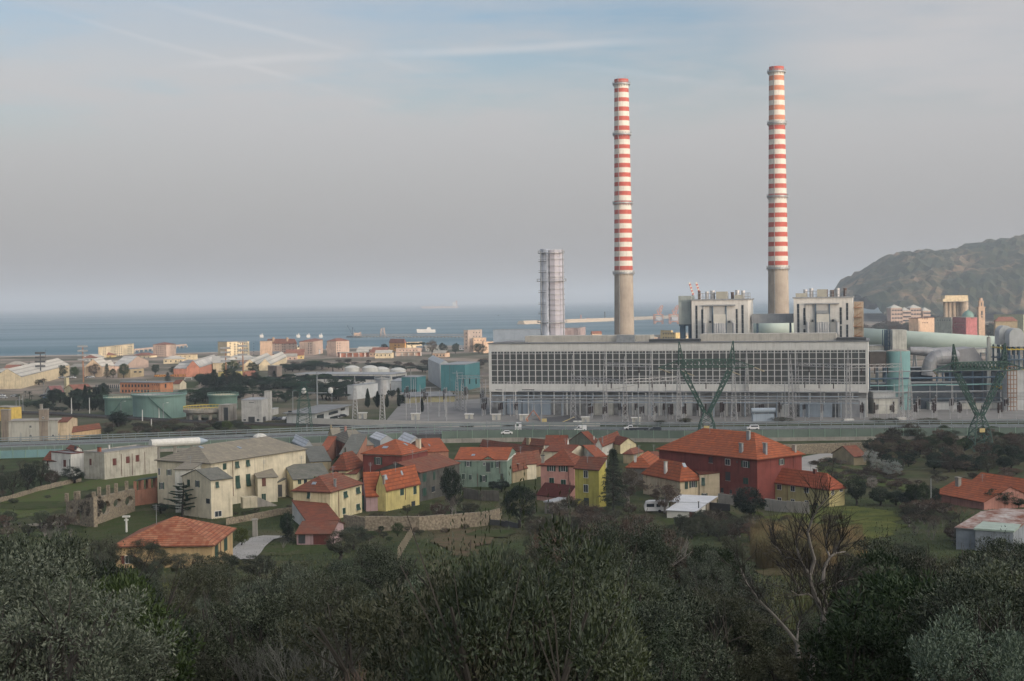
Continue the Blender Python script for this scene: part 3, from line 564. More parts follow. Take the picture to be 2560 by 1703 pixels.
# right
bld('grey_house', 'small grey house with hipped roof and satellite dishes', 'house', 'J', (470, 468), 640, (240, 440), (572, 400), 'hip_b', wallm=midgrey, roofm=TERRA2, ridge=(400, 340), o=.4, chims=[(325, 420, .6, 1.6, WHITEP)])
bld('big_red_block', 'large dark red apartment house with wide hipped roof', 'house', 'J', (1450, 383), 800, (543, 290), (1857, 330), 'hip_a', wallm=redw, roofm=TERRA2, ridge=(1190, 130), o=.7, fascia=WHITEP,
    wins=[(1000, 380, 1038, 432, 'D'), (1152, 395, 1200, 455, 'W'), (1300, 415, 1378, 475, 'O'), (1155, 515, 1200, 595, 'D'), (1318, 568, 1368, 630, 'G'), (1112, 662, 1138, 705, 'D'), (1195, 680, 1215, 715, 'D'), (1645, 395, 1698, 452, 'O'), (1255, 418, 1268, 432, 'X')],
    chims=[(1368, 215, .9, 2, GREYM), (1300, 330, .9, 2, GREYM), (1521, 345, .9, 2.4, GREYM), (1790, 325, .9, 1.4, CONC)], sky_=[(1510, 262, .5, 1.2)], pipes=[(1780, 345, 480)])
bld('two_part_house', 'pale house with hipped roof, green shutters and tall gable', 'house', 'J', (740, 580), 780, (395, 512), (925, 538), 'hip_a', wallm=wall('sandy', (.56, .48, .34)), roofm=TERRA2, ridge=(640, 408), o=.45, setb=3.5, wins=[(778, 592, 810, 675, 'G'), (822, 575, 892, 660, 'O')], chims=[(605, 520, .8, 2.6, WHITEP)], sky_=[(775, 455)])
bld('gable_house', 'tall pale house with white edged sloping roof beside the red block', 'house', 'J', (920, 538), 770, (780, 430), (1100, 492), 'shed_b', Y=None, wallm=wall('sandy', (.56, .48, .34)), roofm=TERRA, rise=-2.2 + 2.6, o=.15, trim=True, wins=[(932, 565, 968, 642, 'J'), (935, 712, 990, 750, 'O')])
bld('yellow_row', 'long low yellow house with white windows and red roof', 'house', 'J', (2112, 662), 838, (1452, 575), (2252, 625), 'hip_a', wallm=olive, roofm=tile_mat('fresh_red_tiles', (.33, .09, .045), (.24, .065, .035), .8), ridge=(1700, 495), o=.4, setb=3, trim=True,
    wins=[(1470, 608, 1505, 660, 'W'), (1630, 628, 1672, 682, 'W'), (1755, 642, 1796, 697, 'W'), (1880, 655, 1924, 711, 'W'), (1635, 750, 1672, 800, 'W'), (1757, 765, 1795, 815, 'W'), (1885, 778, 1922, 828, 'W'), (1968, 798, 2005, 840, 'D'), (2128, 675, 2155, 730, 'W'), (2205, 655, 2235, 700, 'W')], pipes=[(1725, 620, 810)], chims=[(1978, 520, .8, .8, BROWNP)])
bld('white_gable', 'white stepped wall between red block and yellow house', 'wall', 'J', (1660, 500), 640, (1560, 455), (1838, 460), 'flat', wallm=whitew, roofm=WHITEP, o=.1)
bld('white_shed', 'low white sheet metal shed in the meadow', 'shed', 'J', (878, 878), 948, (615, 852), (972, 825), 'shed_b', wallm=wall('white_sheet', (.55, .55, .5), .15, .2), roofm=WHITER, ridge=(830, 806), o=.25, wins=[(822, 880, 870, 944, 'V'), (912, 865, 935, 910, 'D')], chims=[(908, 850, .2, 1.4, DARKM)])
bld('white_shed', 'taller white roofed shed behind the low white shed', 'shed', 'J', (985, 800), 880, (650, 808), (1075, 755), 'shed_b', wallm=wall('shed_boards', (.32, .28, .22), .4, .4), roofm=WHITER, ridge=(900, 742), o=.25)
bld('orange_roof_house', 'big orange roofed house at the right edge, tall chimney', 'house', 'K', (1640, 905), 980, (1205, 862), (2100, 870), 'gable_a', wallm=wall('rose', (.4, .2, .16)), roofm=TERRA2, ridge=(1500, 728), o=.4, chims=[(1410, 765, 1.2, 1.9, CONC)])
bld('orange_roof_house', 'second orange roof stepping up behind at the right edge', 'house', 'K', (2150, 850), 930, (1500, 745), (2400, 800), 'gable_a', wallm=wall('rose', (.4, .2, .16)), roofm=TERRA2, ridge=(1900, 690), o=.3, chims=[(1560, 690, .9, .6, TERRA)])
bld('rusty_barn', 'barn of grey sheets with rusty streaked roof', 'barn', 'K', (1885, 1175), 1345, (1390, 1110), (2300, 1000), 'gable_a', wallm=mat('grey_sheet_wall', (.27, .3, .33), .6, var=.4, vscale=.5, streaks=.4), roofm=RUST, ridge=(1800, 1010), o=.3, wins=[(1700, 1165, 1712, 1300, 'X')])
bld('green_lean_to', 'pale green sheet roof under the rusty barn roof', 'shed', 'K', (1900, 1180), 1350, (1560, 1128), (1985, 1105), 'flat', wallm=mat('grey_sheet_wall', (1, 1, 1)), roofm=mat('pale_green_sheet', (.34, .42, .36), .6, var=.3, vscale=.6), o=.2)
bld('red_roof_hut', 'small tumbledown hut with red roof beside the road', 'hut', 'K', (480, 500), 585, (290, 470), (590, 480), 'gable_b', wallm=tanw, roofm=TERRA3, ridge=(440, 405), o=.4)
# ---------------------------------------------------------------- the power station
GZ = 8.0
HL = atY('C', 352, 757, 648); HR = atY('D', 1807, 660, 606)
EX = Vector((HR.x - HL.x, HR.y - HL.y, 0)); HLEN = EX.length; EX.normalize(); EY = Vector((-EX.y, EX.x, 0)); H0 = Vector((HL.x, HL.y, GZ))
def HP(s, d, z): return H0 + EX * s + EY * d + Vector((0, 0, z - GZ))
def onp(view, x, y, d=0.):
    """pixel to (along, height) on the plane d metres behind the hall's front"""
    r = ray(*px(view, x, y)); n = EY; k = (H0 + EY * d - CAM).dot(n) / r.dot(n); q = CAM + r * k; return (q - H0).dot(EX), q.z
def pbox(view, x0, y0, x1, y1, d, depth, mb=None, zb=None):
    s0, _ = onp(view, x0, (y0 + y1) / 2, d); s1, _ = onp(view, x1, (y0 + y1) / 2, d); _, z1 = onp(view, (x0 + x1) / 2, y0, d); _, z0 = onp(view, (x0 + x1) / 2, y1, d)
    if zb is not None: z0 = zb
    return (mb or MB()).obox(HP(s0, d, z0), EX * (s1 - s0), EY * depth, z1 - z0)
hallw = wall('hall_cladding', (.6, .6, .57), .12, .22); hallg = mat('dusty_hall_glass', (.05, .058, .06), .35, var=.5, vscale=.06, spec=.35, col2=(.09, .09, .085)); midm = wall('roof_box', (.47, .45, .4), .2, .3)
bluegrey = mat('blue_grey_cladding', (.3, .36, .42), .6, var=.2, vscale=.2, streaks=.2); PALEG = mat('pale_grey_sheet', (.46, .48, .48), .6, var=.25, vscale=.2, streaks=.25)
hall = thing('turbine_hall', HP(HLEN / 2, 0, GZ), 'enormous pale turbine hall with a long grid of windows', 'power station hall')
ztop = (HL.z + HR.z) / 2; _, zwt = onp('C', 900, 806); _, zwb = onp('C', 900, 1048); _, zbb = onp('C', 900, 1103)
def s_of(v, x, y, d=0): return onp(v, x, y, d)[0]
sw0 = s_of('C', 368, 900); sw1 = s_of('D', 1785, 850); HD = 42
m = MB(); m.obox(HP(0, 0, zwt), EX * HLEN, EY * HD, ztop - zwt); m.obox(HP(0, 0, zbb), EX * HLEN, EY * HD, zwb - zbb); m.obox(HP(0, 0, zwb), EX * sw0, EY * HD, zwt - zwb); m.obox(HP(sw1, 0, zwb), EX * (HLEN - sw1), EY * HD, zwt - zwb)
m.build('wall', hallw, hall)
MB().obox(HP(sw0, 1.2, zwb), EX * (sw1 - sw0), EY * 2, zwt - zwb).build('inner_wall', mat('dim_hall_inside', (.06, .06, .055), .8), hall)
MB().obox(HP(-.4, -.4, ztop + .003), EX * (HLEN + .8), EY * (HD + .8), .35).build('roof', FELT, hall)
NC = 56; cw = (sw1 - sw0) / NC; hw = zwt - zwb; rows = [0, .075, .245, .415, .59, .745, .92, 1.]
gl = MB(); fr = MB(); c0 = HP(sw0, 0, zwb)
gl.obox(c0 + EY * .35, EX * cw, EY * .1, hw)
fr.obox(c0 + EY * .03, EX * .34, EY * .3, hw)
for i, r_ in enumerate(rows): fr.obox(c0 + EX * .34 + EY * .1 + Vector((0, 0, hw * r_ - (.14 if 0 < i < 7 else 0) - (.28 if i == 7 else 0))), EX * (cw - .34), EY * .24, .22)
for a, b_ in ((0, 1), (6, 7)): fr.obox(c0 + EX * (.42 + (cw - .42) / 2 - .09) + EY * .14 + Vector((0, 0, hw * rows[a] + .29)), EX * .18, EY * .2, hw * (rows[b_] - rows[a]) - .6)
g0 = gl.build('window', hallg, hall); f0 = fr.build('window_frame', mat('window_frame_grey', (.58, .59, .57), .7, var=.2), g0); ORG[f0] = ORG[hall]
KIDS[g0] = [f0]
g0.parent = hall
for i in range(1, NC):
    c = g0.copy(); COL.objects.link(c); c.parent = hall; c.location = EX * (cw * i); f = f0.copy(); COL.objects.link(f); f.parent = c
# roof boxes along the middle
for v, x0, y0, x1, y1, d, dep, nm, mt in (('C', 617, 695, 1525, 757, 9, 12, 'roof_box', midm), ('D', 375, 594, 1535, 664, 8, 12, 'roof_box', midm), ('C', 390, 742, 617, 757, 3, 9, 'roof_vent', FELT), ('D', -60, 641, 372, 664, 3, 9, 'roof_vent', DARKM), ('D', 1537, 628, 1790, 662, 3, 9, 'roof_vent', DARKM), ('C', 1280, 690, 1410, 702, 6, 4, 'roof_vent', GREYM)):
    pbox(v, x0, y0, x1, y1, d, dep, zb=ztop + .36).build(nm, mt, hall)
# the open lower storey
lo = MB(); lo.obox(HP(.5, 2.6, GZ), EX * (HLEN - 1), EY * (HD - 5), zbb - GZ); lo.build('lower_wall', mat('dark_plinth', (.33, .335, .33), .9, var=.65, vscale=.2), hall)
cs = MB()
for i in range(29):
    p_ = MB().obox(HP(.2 + (HLEN - 1) * i / 28, 0, GZ), EX * .45, EY * .5, zbb - GZ - .01).build('column', hallw, hall)
for x0, y0, x1, y1, mt, nm in ((487, 1158, 590, 1262, bluegrey, 'blue_panel'), (600, 1158, 803, 1262, bluegrey, 'blue_panel'), (1120, 1150, 1255, 1250, cream_grey, 'pale_panel'), (1370, 1145, 1610, 1250, PALEG, 'pale_panel'), (1690, 1150, 1830, 1250, PALEG, 'pale_panel')):
    pbox('C', x0, y0, x1, y1, 1, 2, zb=GZ).build(nm, mt, hall)
for x0, y0, x1, y1, mt in ((1225, 1195, 1500, 1300, bluegrey), (1560, 1150, 1790, 1330, PALEG), (1030, 1200, 1130, 1300, PALEG)):
    pbox('D', x0, y0, x1, y1, -1.5, 5, zb=GZ).build('pale_panel', mt, hall)
pbox('D', 1583, 1165, 1742, 1300, -1.56, .05, zb=GZ).build('gate', mat('grey_gate', (.3, .31, .32), .6, var=.2), hall)
for x0, y0, x1, y1 in ((595, 1085, 685, 1091), (402, 1086, 450, 1091)): pbox('C', x0, y0, x1, y1, -.05, .045).build('vent_slot', DARKM, hall)
# pipe racks in front of the lower storey
for k, (z_, d_) in enumerate(((zbb - 1.6, -3), (zbb - 3.0, -3.6), (zbb - 4.2, -5), (zbb + .3, -2.2))):
    m = MB(); m.cyl(HP(2 + 12 * (k % 2), d_, z_), HP(HLEN - 4, d_, z_), .35 if k % 2 else .22, n=6)
    for i in range(12): m.bar(HP(8 + i * 13.5, d_, GZ), HP(8 + i * 13.5, d_, z_), .35)
    tag(m.build('pipe_rack', GREYM if k % 2 else bluegrey), 'long overhead pipe on posts along the turbine hall, ' + ('uppermost', 'second from the top', 'third from the top', 'right under the wall edge')[k], 'pipe rack', 'pipes along the turbine hall')
# ---- two boiler houses
def boiler_house(v, x0, x1, ytop, depth, label, mirror, shaft):
    s0, zt = onp(v, x0, ytop, 78); s1, _ = onp(v, x1, ytop, 78)
    r = thing('boiler_house', HP((s0 + s1) / 2, 78, GZ), label, 'boiler house'); L_ = s1 - s0
    MB().obox(HP(s0, 78, GZ), EX * L_, EY * depth, zt - GZ).build('wall', boilw, r)
    MB().obox(HP(s0 - .5, 77.5, zt + .003), EX * (L_ + 1), EY * (depth + 1), .6).build('roof_edge', GREYM, r)
    def fb(x0, y0, x1, y1, d, dep, nm, mt): return pbox(v, x0, y0, x1, y1, 78 - d - dep, dep).build(nm, mt, r)
    for a in shaft['slots']:
        w_ = fb(*a, .01, .12, 'window', GLASS)
        n_ = max(2, int((a[3] - a[1]) / 36))
        for i in range(n_ + 1):
            y = a[1] + (a[3] - a[1]) * i / n_; q = pbox(v, a[0], y - 1, a[2], y + 1, 78 - .2, .07).build('glazing_bar', GREYM, w_); ORG[w_] = ORG[r]
    for a in shaft['boxes']: fb(*a[:4], .01, a[4], a[5], a[6])
    return r, s0, s1, zt
boilw = wall('boiler_cladding', (.55, .55, .52), .15, .25); steelblue = mat('blue_steel', (.07, .12, .17), .5, var=.3); silver = mat('silver_pipe', (.55, .56, .57), .35, metal=.6, var=.2)
br1, b1s0, b1s1, bz1 = boiler_house('D', 302, 782, 312, 30, 'left boiler house with tall window slots and roof vents', 0, dict(
    slots=[(337, 355, 354, 640), (387, 388, 404, 595), (679, 384, 696, 592), (729, 350, 747, 592)],
    boxes=[(404, 350, 678, 600, .5, 'bay_panel', boilw), (485, 350, 598, 600, 1.2, 'lift_shaft', mat('shaft_grey', (.4, .4, .38), .7, var=.2)), (478, 346, 487, 600, 1.6, 'steel_post', steelblue), (592, 346, 600, 600, 1.6, 'steel_post', steelblue),
           (404, 347, 676, 358, 2.0, 'crane_rail', GREYM), (489, 430, 592, 508, 2.2, 'hopper_box', mat('cream_panel', (.55, .54, .48), .7, var=.15)), (402, 478, 430, 502, 2.5, 'duct_head', boilw), (648, 475, 676, 502, 2.5, 'duct_head', boilw), (452, 485, 470, 502, 1.2, 'air_intake', DARKM), (614, 484, 632, 500, 1.2, 'air_intake', DARKM), (488, 562, 596, 570, 2.4, 'gallery', steelblue)]))
br2, b2s0, b2s1, bz2 = boiler_house('D', 1172, 1672, 294, 30, 'right boiler house with tall window slots, beside the hill', 0, dict(
    slots=[(1203, 340, 1222, 585), (1256, 375, 1274, 520), (1256, 556, 1274, 585), (1565, 370, 1583, 515), (1567, 528, 1584, 640), (1620, 333, 1638, 478), (1621, 517, 1638, 640)],
    boxes=[(1275, 340, 1562, 600, .5, 'bay_panel', boilw), (1362, 340, 1478, 600, 1.2, 'lift_shaft', MATS['shaft_grey']), (1356, 333, 1366, 600, 1.6, 'steel_post', steelblue), (1474, 333, 1483, 600, 1.6, 'steel_post', steelblue),
           (1275, 334, 1560, 343, 2.0, 'crane_rail', GREYM), (1368, 396, 1462, 425, 2.0, 'steel_deck', GREYM), (1368, 428, 1476, 496, 2.2, 'hopper_box', MATS['cream_panel']), (1280, 470, 1306, 494, 2.5, 'duct_head', boilw), (1534, 466, 1562, 490, 2.5, 'duct_head', boilw), (1326, 474, 1341, 494, 1.2, 'air_intake', DARKM), (1497, 472, 1516, 492, 1.2, 'air_intake', DARKM), (1368, 553, 1476, 562, 2.4, 'gallery', steelblue)]))
for r, xs_, y0, y1 in ((br1, (502, 520, 542, 562, 578), 505, 600), (br2, (1380, 1400, 1424, 1444, 1462), 496, 600), (br1, (418, 664), 500, 600), (br2, (1293, 1547), 494, 600)):
    for x in xs_:
        s_, z1 = onp('D', x, y0, 75); _, z0 = onp('D', x, y1, 75); MB().cyl(HP(s_, 75, z0), HP(s_, 75, z1), .9, n=10).build('downpipe', silver, r)
def rooftop(r, zt, items):
    for x, y0, w, kind in items:
        s_, z1 = onp('D', x, y0, 86); px_m = 1 / 3.4083 / 3555.6 * 700
        R_ = w * px_m / 2
        if kind == 'c': MB().lathe(HP(s_, 86, zt + .6), [(R_, 0), (R_, z1 - zt - .9), (R_ * 1.08, z1 - zt - .9), (R_ * 1.08, z1 - zt - .6), (.01, z1 - zt - .6)], 14).build('roof_vent', silver, r)
        elif kind == 'r': MB().lathe(HP(s_, 86, zt + .6), [(R_, 0), (R_, z1 - zt - .9), (R_ * 1.15, z1 - zt - .9), (R_ * 1.15, z1 - zt - .6), (.01, z1 - zt - .6)], 14).build('roof_vent', mat('rusty_vent', (.11, .075, .06), .8, var=.4), r)
        elif kind == 'b': MB().cbox(HP(s_, 86, zt + .6), R_ * 2, 5, z1 - zt - .6, math.atan2(EX.y, EX.x)).build('roof_cabin', mat('cabin_grey', (.32, .32, .27), .8, var=.2), r)
        elif kind == 'h':
            m = MB()
            for k in (0, 1): m.bar(HP(s_ - R_, 84, zt + 1.6 + k * 1.8), HP(s_ + R_, 84, zt + 1.6 + k * 1.8), .22)
            for k in range(7): m.bar(HP(s_ - R_ + k * R_ / 3, 84, zt), HP(s_ - R_ + k * R_ / 3, 84, zt + 3.4), .2)
            m.build('roof_pipes', GREYM, r)
rooftop(br1, bz1, [(368, 232, 24, 'r'), (434, 236, 30, 'c'), (482, 228, 40, 'c'), (562, 236, 92, 'b'), (575, 245, 34, 'c'), (651, 240, 26, 'r'), (693, 223, 36, 'c'), (742, 228, 32, 'c'), (705, 264, 66, 'b'), (490, 270, 260, 'h'), (770, 262, 70, 'h')])
rooftop(br2, bz2, [(1273, 218, 34, 'c'), (1324, 209, 34, 'c'), (1415, 217, 80, 'b'), (1449, 217, 30, 'r'), (1500, 222, 32, 'r'), (1548, 206, 34, 'c'), (1611, 207, 28, 'r'), (1238, 250, 90, 'b'), (1340, 262, 150, 'h'), (1500, 252, 130, 'h'), (1645, 270, 60, 'h')])
# outside lift cage on the right side of the right boiler house
lc = thing('stair_tower', HP(b2s1 + 2, 84, GZ), 'rusty orange open stair tower on the right boiler house', 'stair tower'); RUSTY = mat('rusty_orange_steel', (.3, .15, .08), .8, var=.4, vscale=1)
MB().obox(HP(b2s1 + .6, 85, GZ), EX * 4.5, EY * 8, bz2 - 2 - GZ).build('shaft', wall('shaft_tan', (.4, .33, .25)), lc)
for i in range(8): MB().obox(HP(b2s1 + .4, 83.2, bz2 - 5 - i * 4.6), EX * 4, EY * 1.7, .3).build('landing', RUSTY, lc); MB().bar(HP(b2s1 + .6, 83.3, bz2 - 5 - i * 4.6), HP(b2s1 + 4, 83.3, bz2 - 2.8 - i * 4.6), .3).build('stair', RUSTY, lc)
# coal bunker on legs
cb = thing('bunker', HP(b1s0 - 5, 80, GZ), 'grey green bunker box on blue legs left of the boiler house', 'bunker')
pbox('D', 192, 272, 300, 515, 82, 14).build('box', mat('grey_green_sheet', (.27, .31, .3), .6, var=.25, vscale=.15, streaks=.3), cb); pbox('D', 196, 515, 302, 528, 82.5, 13).build('floor_beam', steelblue, cb)
for x in (219, 237, 290):
    s_, z1 = onp('D', x, 528, 84); MB().cyl(HP(s_, 84, GZ), HP(s_, 84, z1), .9, n=8).build('leg', steelblue, cb)
# bridge between the boiler houses
fd = thing('flue_duct', HP((b1s1 + b2s0) / 2, 88, 40), 'long grey flue duct between the two boiler houses', 'duct')
s0, z1 = onp('D', 818, 428, 90); s1, z0 = onp('D', 1170, 503, 90)
MB().obox(HP(s0, 90, z0), EX * (s1 - s0), EY * 9, z1 - z0).build('duct', mat('duct_grey', (.24, .26, .28), .6, var=.2, streaks=.2), fd)
for k in range(2): MB().obox(HP(s0 + 2 + k * (s1 - s0 - 4), 91, GZ), EX * 1, EY * 1, z0 - GZ).build('leg', steelblue, fd)
# ---- chimneys
REDP = mat('red_stripe', (.42, .085, .06), .75, var=.25, vscale=.3, streaks=.2); WHP = mat('white_stripe', (.58, .56, .5), .75, var=.12, vscale=.3, streaks=.25); ORP = mat('faded_orange_stripe', (.48, .19, .11), .75, var=.2, vscale=.3)
CCONC = mat('chimney_concrete', (.34, .3, .25), .9, var=.25, vscale=.12, streaks=.3)
def chimney(Y, xt, y0, w0, xb, yb, w1, bands, plats, label, orange):
    top = atY('T', xt, y0, Y); base = atY('T', xb, yb, Y); r0 = w0 / 2 / 2.1771 / F * Y; zb = base.z; r1 = w1 / 2 / 2.1771 / F * Y
    c = Vector(((top.x + base.x) / 2, Y, GZ)); r = thing('chimney', c, label, 'chimney', 'striped power station chimneys')
    rad = lambda z: r0 + (r1 - r0) * (top.z - z) / (top.z - zb)
    ys = [y0] + bands
    for i, (a, b_) in enumerate(zip(ys, ys[1:])):
        za = atY('T', xt, a, Y).z; z_ = atY('T', xt, b_, Y).z; mt = (ORP if i in orange else REDP) if i % 2 == 0 else WHP
        MB().lathe((c.x, c.y, 0), [(rad(z_), z_), (rad(za), za)], 40).build('red_band' if i % 2 == 0 else 'white_band', mt, r, smooth=True)
    zl = atY('T', xt, ys[-1], Y).z
    MB().lathe((c.x, c.y, 0), [(rad(GZ), GZ - 1), (rad(zl), zl)], 40).build('concrete_shaft', CCONC, r, smooth=True)
    MB().lathe((c.x, c.y, 0), [(rad(top.z) - .01, top.z), (rad(top.z) - .6, top.z), (rad(top.z) - .6, top.z - 6)], 32).build('mouth', DARKM, r)
    for y in plats:
        z = atY('T', xt, y, Y).z; q = rad(z); m = MB().ring((c.x, c.y, 0), q + .003, z, 1.1, 32)
        for k in range(20):
            an = 2 * math.pi * k / 20; e = Vector((math.cos(an), math.sin(an), 0)) ; cc = Vector((c.x, c.y, 0)); m.bar(cc + e * (q + 1.05) + Vector((0, 0, z + .3)), cc + e * (q + 1.05) + Vector((0, 0, z + 1.9)), .16); m.bar(cc + e * q + Vector((0, 0, z - 1.3)), cc + e * (q + 1) + Vector((0, 0, z)), .2)
        m.lathe((c.x, c.y, 0), [(q + 1.0, z + 1.8), (q + 1.12, z + 1.8), (q + 1.12, z + 1.95), (q + 1.0, z + 1.95), (q + 1.0, z + 1.8)], 32); m.build('platform', GREYM, r)
    m = MB(); e = Vector((-.5, -.86, 0)); cc = Vector((c.x, c.y, 0))
    m.bar(cc + e * (rad(GZ) + .3) + Vector((0, 0, 20)), cc + e * (rad(top.z) + .3) + Vector((0, 0, top.z)), .35); m.build('ladder', GREYM, r)
    for k in range(6):
        an = k * 1.05; MB().bar(cc + Vector((math.cos(an) * (rad(top.z) - .4), math.sin(an) * (rad(top.z) - .4), top.z)), cc + Vector((math.cos(an) * (rad(top.z) - .4), math.sin(an) * (rad(top.z) - .4), top.z + 2.2)), .12).build('lightning_rod', GREYM, r)
b1 = [152, 179, 201, 230, 252, 280, 304, 331, 355, 383, 408, 432, 457, 485, 507, 537, 558, 586, 610, 637, 661, 688, 711, 738, 761, 789, 811, 839, 863, 891, 913, 941, 965, 991, 1014, 1041, 1064, 1093, 1116, 1144, 1167]
b2 = [84, 110, 136, 164, 190, 218, 244, 271, 297, 325, 350, 378, 403, 430, 456, 485, 510, 538, 562, 592, 616, 644, 670, 697, 722, 751, 773, 803, 828, 855, 880, 906, 932, 960, 985, 1013, 1037, 1066, 1090, 1117, 1140]
chimney(956, 552, 128, 77, 567, 1500, 108, b1 + [1184], [158, 432, 806, 1186], 'left red and white striped chimney, the shorter looking one', ())
chimney(912, 1399, 60, 80, 1405, 1500, 116, b2 + [1160], [92, 372, 770, 1160], 'right red and white striped chimney with faded orange upper bands', (2, 4, 6, 8, 10))
# ---- steel stack
st = thing('steel_stack', (atY('T', 175, 1500, 900).x, 900, GZ), 'short silver steel stack with ring platforms', 'stack')
lil = mat('sunlit_lilac_steel', (.36, .36, .41), .6, metal=.0, var=.15, vscale=.1, streaks=.2); bls = mat('shaded_blue_steel', (.33, .37, .43), .5, metal=.15, var=.25, vscale=.2, streaks=.3)  # one silver steel: lilac tint paints its sunlit side, blue its shaded side
kk = 900 / F / 2.1771
for x, w, mt, dy, nm, y0 in ((139, 62, bls, -1, 'flue', 1052), (186, 100, lil, 0, 'flue', 1056)):
    p = atY('T', x, 1060, 900); zt = atY('T', x, y0, 900).z; m = MB().lathe((p.x, 900 + dy, GZ), [(w / 2 * kk * 1.1, 0), (w / 2 * kk, zt - GZ), (w / 2 * kk - .5, zt - GZ), (w / 2 * kk - .5, zt - GZ - 5)], 20 if w < 80 else 12); m.build(nm, mt, st, smooth=w < 80)
pc = atY('T', 170, 1060, 900)
fz = atY('T', 170, 1062, 900).z; MB().obox((atY('T', 150, 1060, 900).x, 897.5, GZ), (7 * kk * 6, 0, 0), (0, 2.5, 0), fz - GZ - 1).build('casing', lil, st)
for xx in (112, 232):
    for yy in (893, 907): MB().bar((atY('T', xx, 1060, yy).x, yy, GZ), (atY('T', xx, 1060, yy).x, yy, fz), .5).build('frame_post', GREYM, st)
for y in (1075, 1228, 1452):
    z = atY('T', 170, y, 900).z; R0 = 72 * kk if y < 1200 else 80 * kk; m = MB()
    m.lathe((pc.x, 900, z), [(R0 - 2.2, 0), (R0, 0), (R0, .35), (R0 - 2.2, .35), (R0 - 2.2, 0)], 24); m.lathe((pc.x, 900, z), [(R0 - .1, 1.5), (R0, 1.5), (R0, 1.7), (R0 - .1, 1.7), (R0 - .1, 1.5)], 24)
    for k in range(18): an = k * math.pi / 9; m.bar((pc.x + R0 * math.cos(an), 900 + R0 * math.sin(an), z + .3), (pc.x + R0 * math.cos(an), 900 + R0 * math.sin(an), z + 1.6), .15)
    m.build('platform', GREYM, st)
for i, y in enumerate((1108, 1145, 1180, 1205, 1270, 1300, 1328, 1356, 1385, 1410, 1478)):
    z = atY('T', 186, y, 900).z; MB().lathe((atY('T', 186, 1060, 900).x, 900, z), [(50 * kk * 1.05 + .003, 0), (50 * kk * 1.12, 0), (50 * kk * 1.12, .3), (50 * kk * 1.05, .3)], 12).build('stiffener_ring', GREYM, st)
for i, y in enumerate((1120, 1180, 1288, 1352, 1405)):
    p = atY('T', 122, y, 893); MB().cbox(p, 5, 2.5, .3).cbox(p + Vector((0, 0, 1.2)), 5, .15, .15).build('landing', DARKM, st)
MB().bar(atY('T', 157, 1060, 893) , atY('T', 160, 1500, 893), .3).build('ladder', DARKM, st)
# ---- smaller buildings round the station
teal = mat('teal_cladding', (.06, .2, .22), .55, var=.25, vscale=.1, streaks=.35); lteal = mat('pale_teal', (.2, .38, .38), .6, var=.25, vscale=.1, streaks=.2)
bld('teal_building', 'tall teal clad building left of the turbine hall', 'industrial building', 'b', (1880, 822), 1225, (1500, 832), (2105, 778), 'flat', wallm=teal, roofm=GREYM, o=.1, pipes=[(1640, 832, 1180)])
bld('teal_building', 'lower teal building further left', 'industrial building', 'B', (2080, 590), 728, (1998, 602), (2220, 580), 'flat', wallm=teal, roofm=GREYM, o=.1)
bld('grey_gabled_tower', 'silver gabled tower rising behind the teal building', 'industrial building', 'B', (2210, 480), 700, (2100, 430), (2300, 470), 'gable_a', wallm=PALEG, roofm=PALEG, ridge=(2200, 420), o=.1)
bld('blue_hall', 'long blue grey clad hall behind the power station roof', 'industrial building', 'C', (740, 652), 800, (385, 655), ('m', 25), 'flat', wallm=bluegrey, roofm=GREYM, o=.1, Y=1010, gz=7.)
bld('tan_hall', 'boxy tan and pink building between stack and chimney', 'industrial building', 'C', (1000, 640), 760, (900, 642), (1056, 632), 'flat', wallm=wall('pale_pink_sheet', (.42, .34, .33)), roofm=GREYM, o=.1, Y=1050, gz=7.)
bld('white_long_building', 'long white roofed building with a dark window band', 'industrial building', 'B', (1750, 578), 660, (868, 572), (1905, 552), 'flat', wallm=whitew, roofm=WHITER, o=.3, wins=[(880, 588, 1740, 620, 'D', 'L'), (1770, 590, 1890, 615, 'D', 'R')])
bld('white_long_building', 'lower white building right of the silver tank', 'industrial building', 'B', (1930, 640), 725, (1755, 625), (1995, 610), 'flat', wallm=PALEG, roofm=WHITER, o=.2, wins=[(1958, 675, 1990, 705, 'D')])
bld('grey_block', 'grey block half hidden left of the silver tank', 'industrial building', 'B', (1640, 655), 780, (1420, 680), (1700, 650), 'flat', wallm=PALEG, roofm=GREYM, o=.2)
bld('silo_building', 'tall pale grey windowless building with blue door panel', 'industrial building', 'B', (568, 812), 1018, (380, 815), (655, 790), 'flat', wallm=wall('silo_grey', (.42, .42, .4)), roofm=WHITER, o=.1, wins=[(445, 965, 505, 1015, 'X'), (398, 982, 425, 1008, 'W'), (520, 982, 550, 1008, 'W'), (580, 965, 605, 1010, 'X'), (450, 832, 498, 838, 'X')])
bld('silo_tower', 'slender tower with cage ladder on the pale building', 'tower', 'B', (650, 735), 1000, (590, 735), (662, 730), 'flat', wallm=wall('silo_grey', (1, 1, 1)), roofm=CONC, o=.1, Y=None, chims=[(618, 728, 2.2, 5, CONC), (600, 730, .6, 2, CONC), (640, 730, .6, 2, CONC)])
bld('low_annex', 'low pale annex right of the tower', 'industrial building', 'B', (650, 905), 960, (640, 900), (722, 885), 'flat', wallm=wall('silo_grey', (1, 1, 1)), roofm=WHITER, o=.1)
off = bld('office_building', 'two storey office block with overhanging grey roof', 'office', 'B', (1060, 935), 1030, (795, 895), (1370, 860), 'flat', wallm=PALEG, roofm=FELT, o=1.6, fascia=WHITEP, wins=[(1185, 915, 1270, 940, 'D', 'R'), (1075, 945, 1140, 995, 'D', 'R'), (1195, 960, 1270, 985, 'D', 'R'), (1295, 885, 1335, 905, 'D', 'R'), (812, 910, 845, 925, 'D', 'L')])
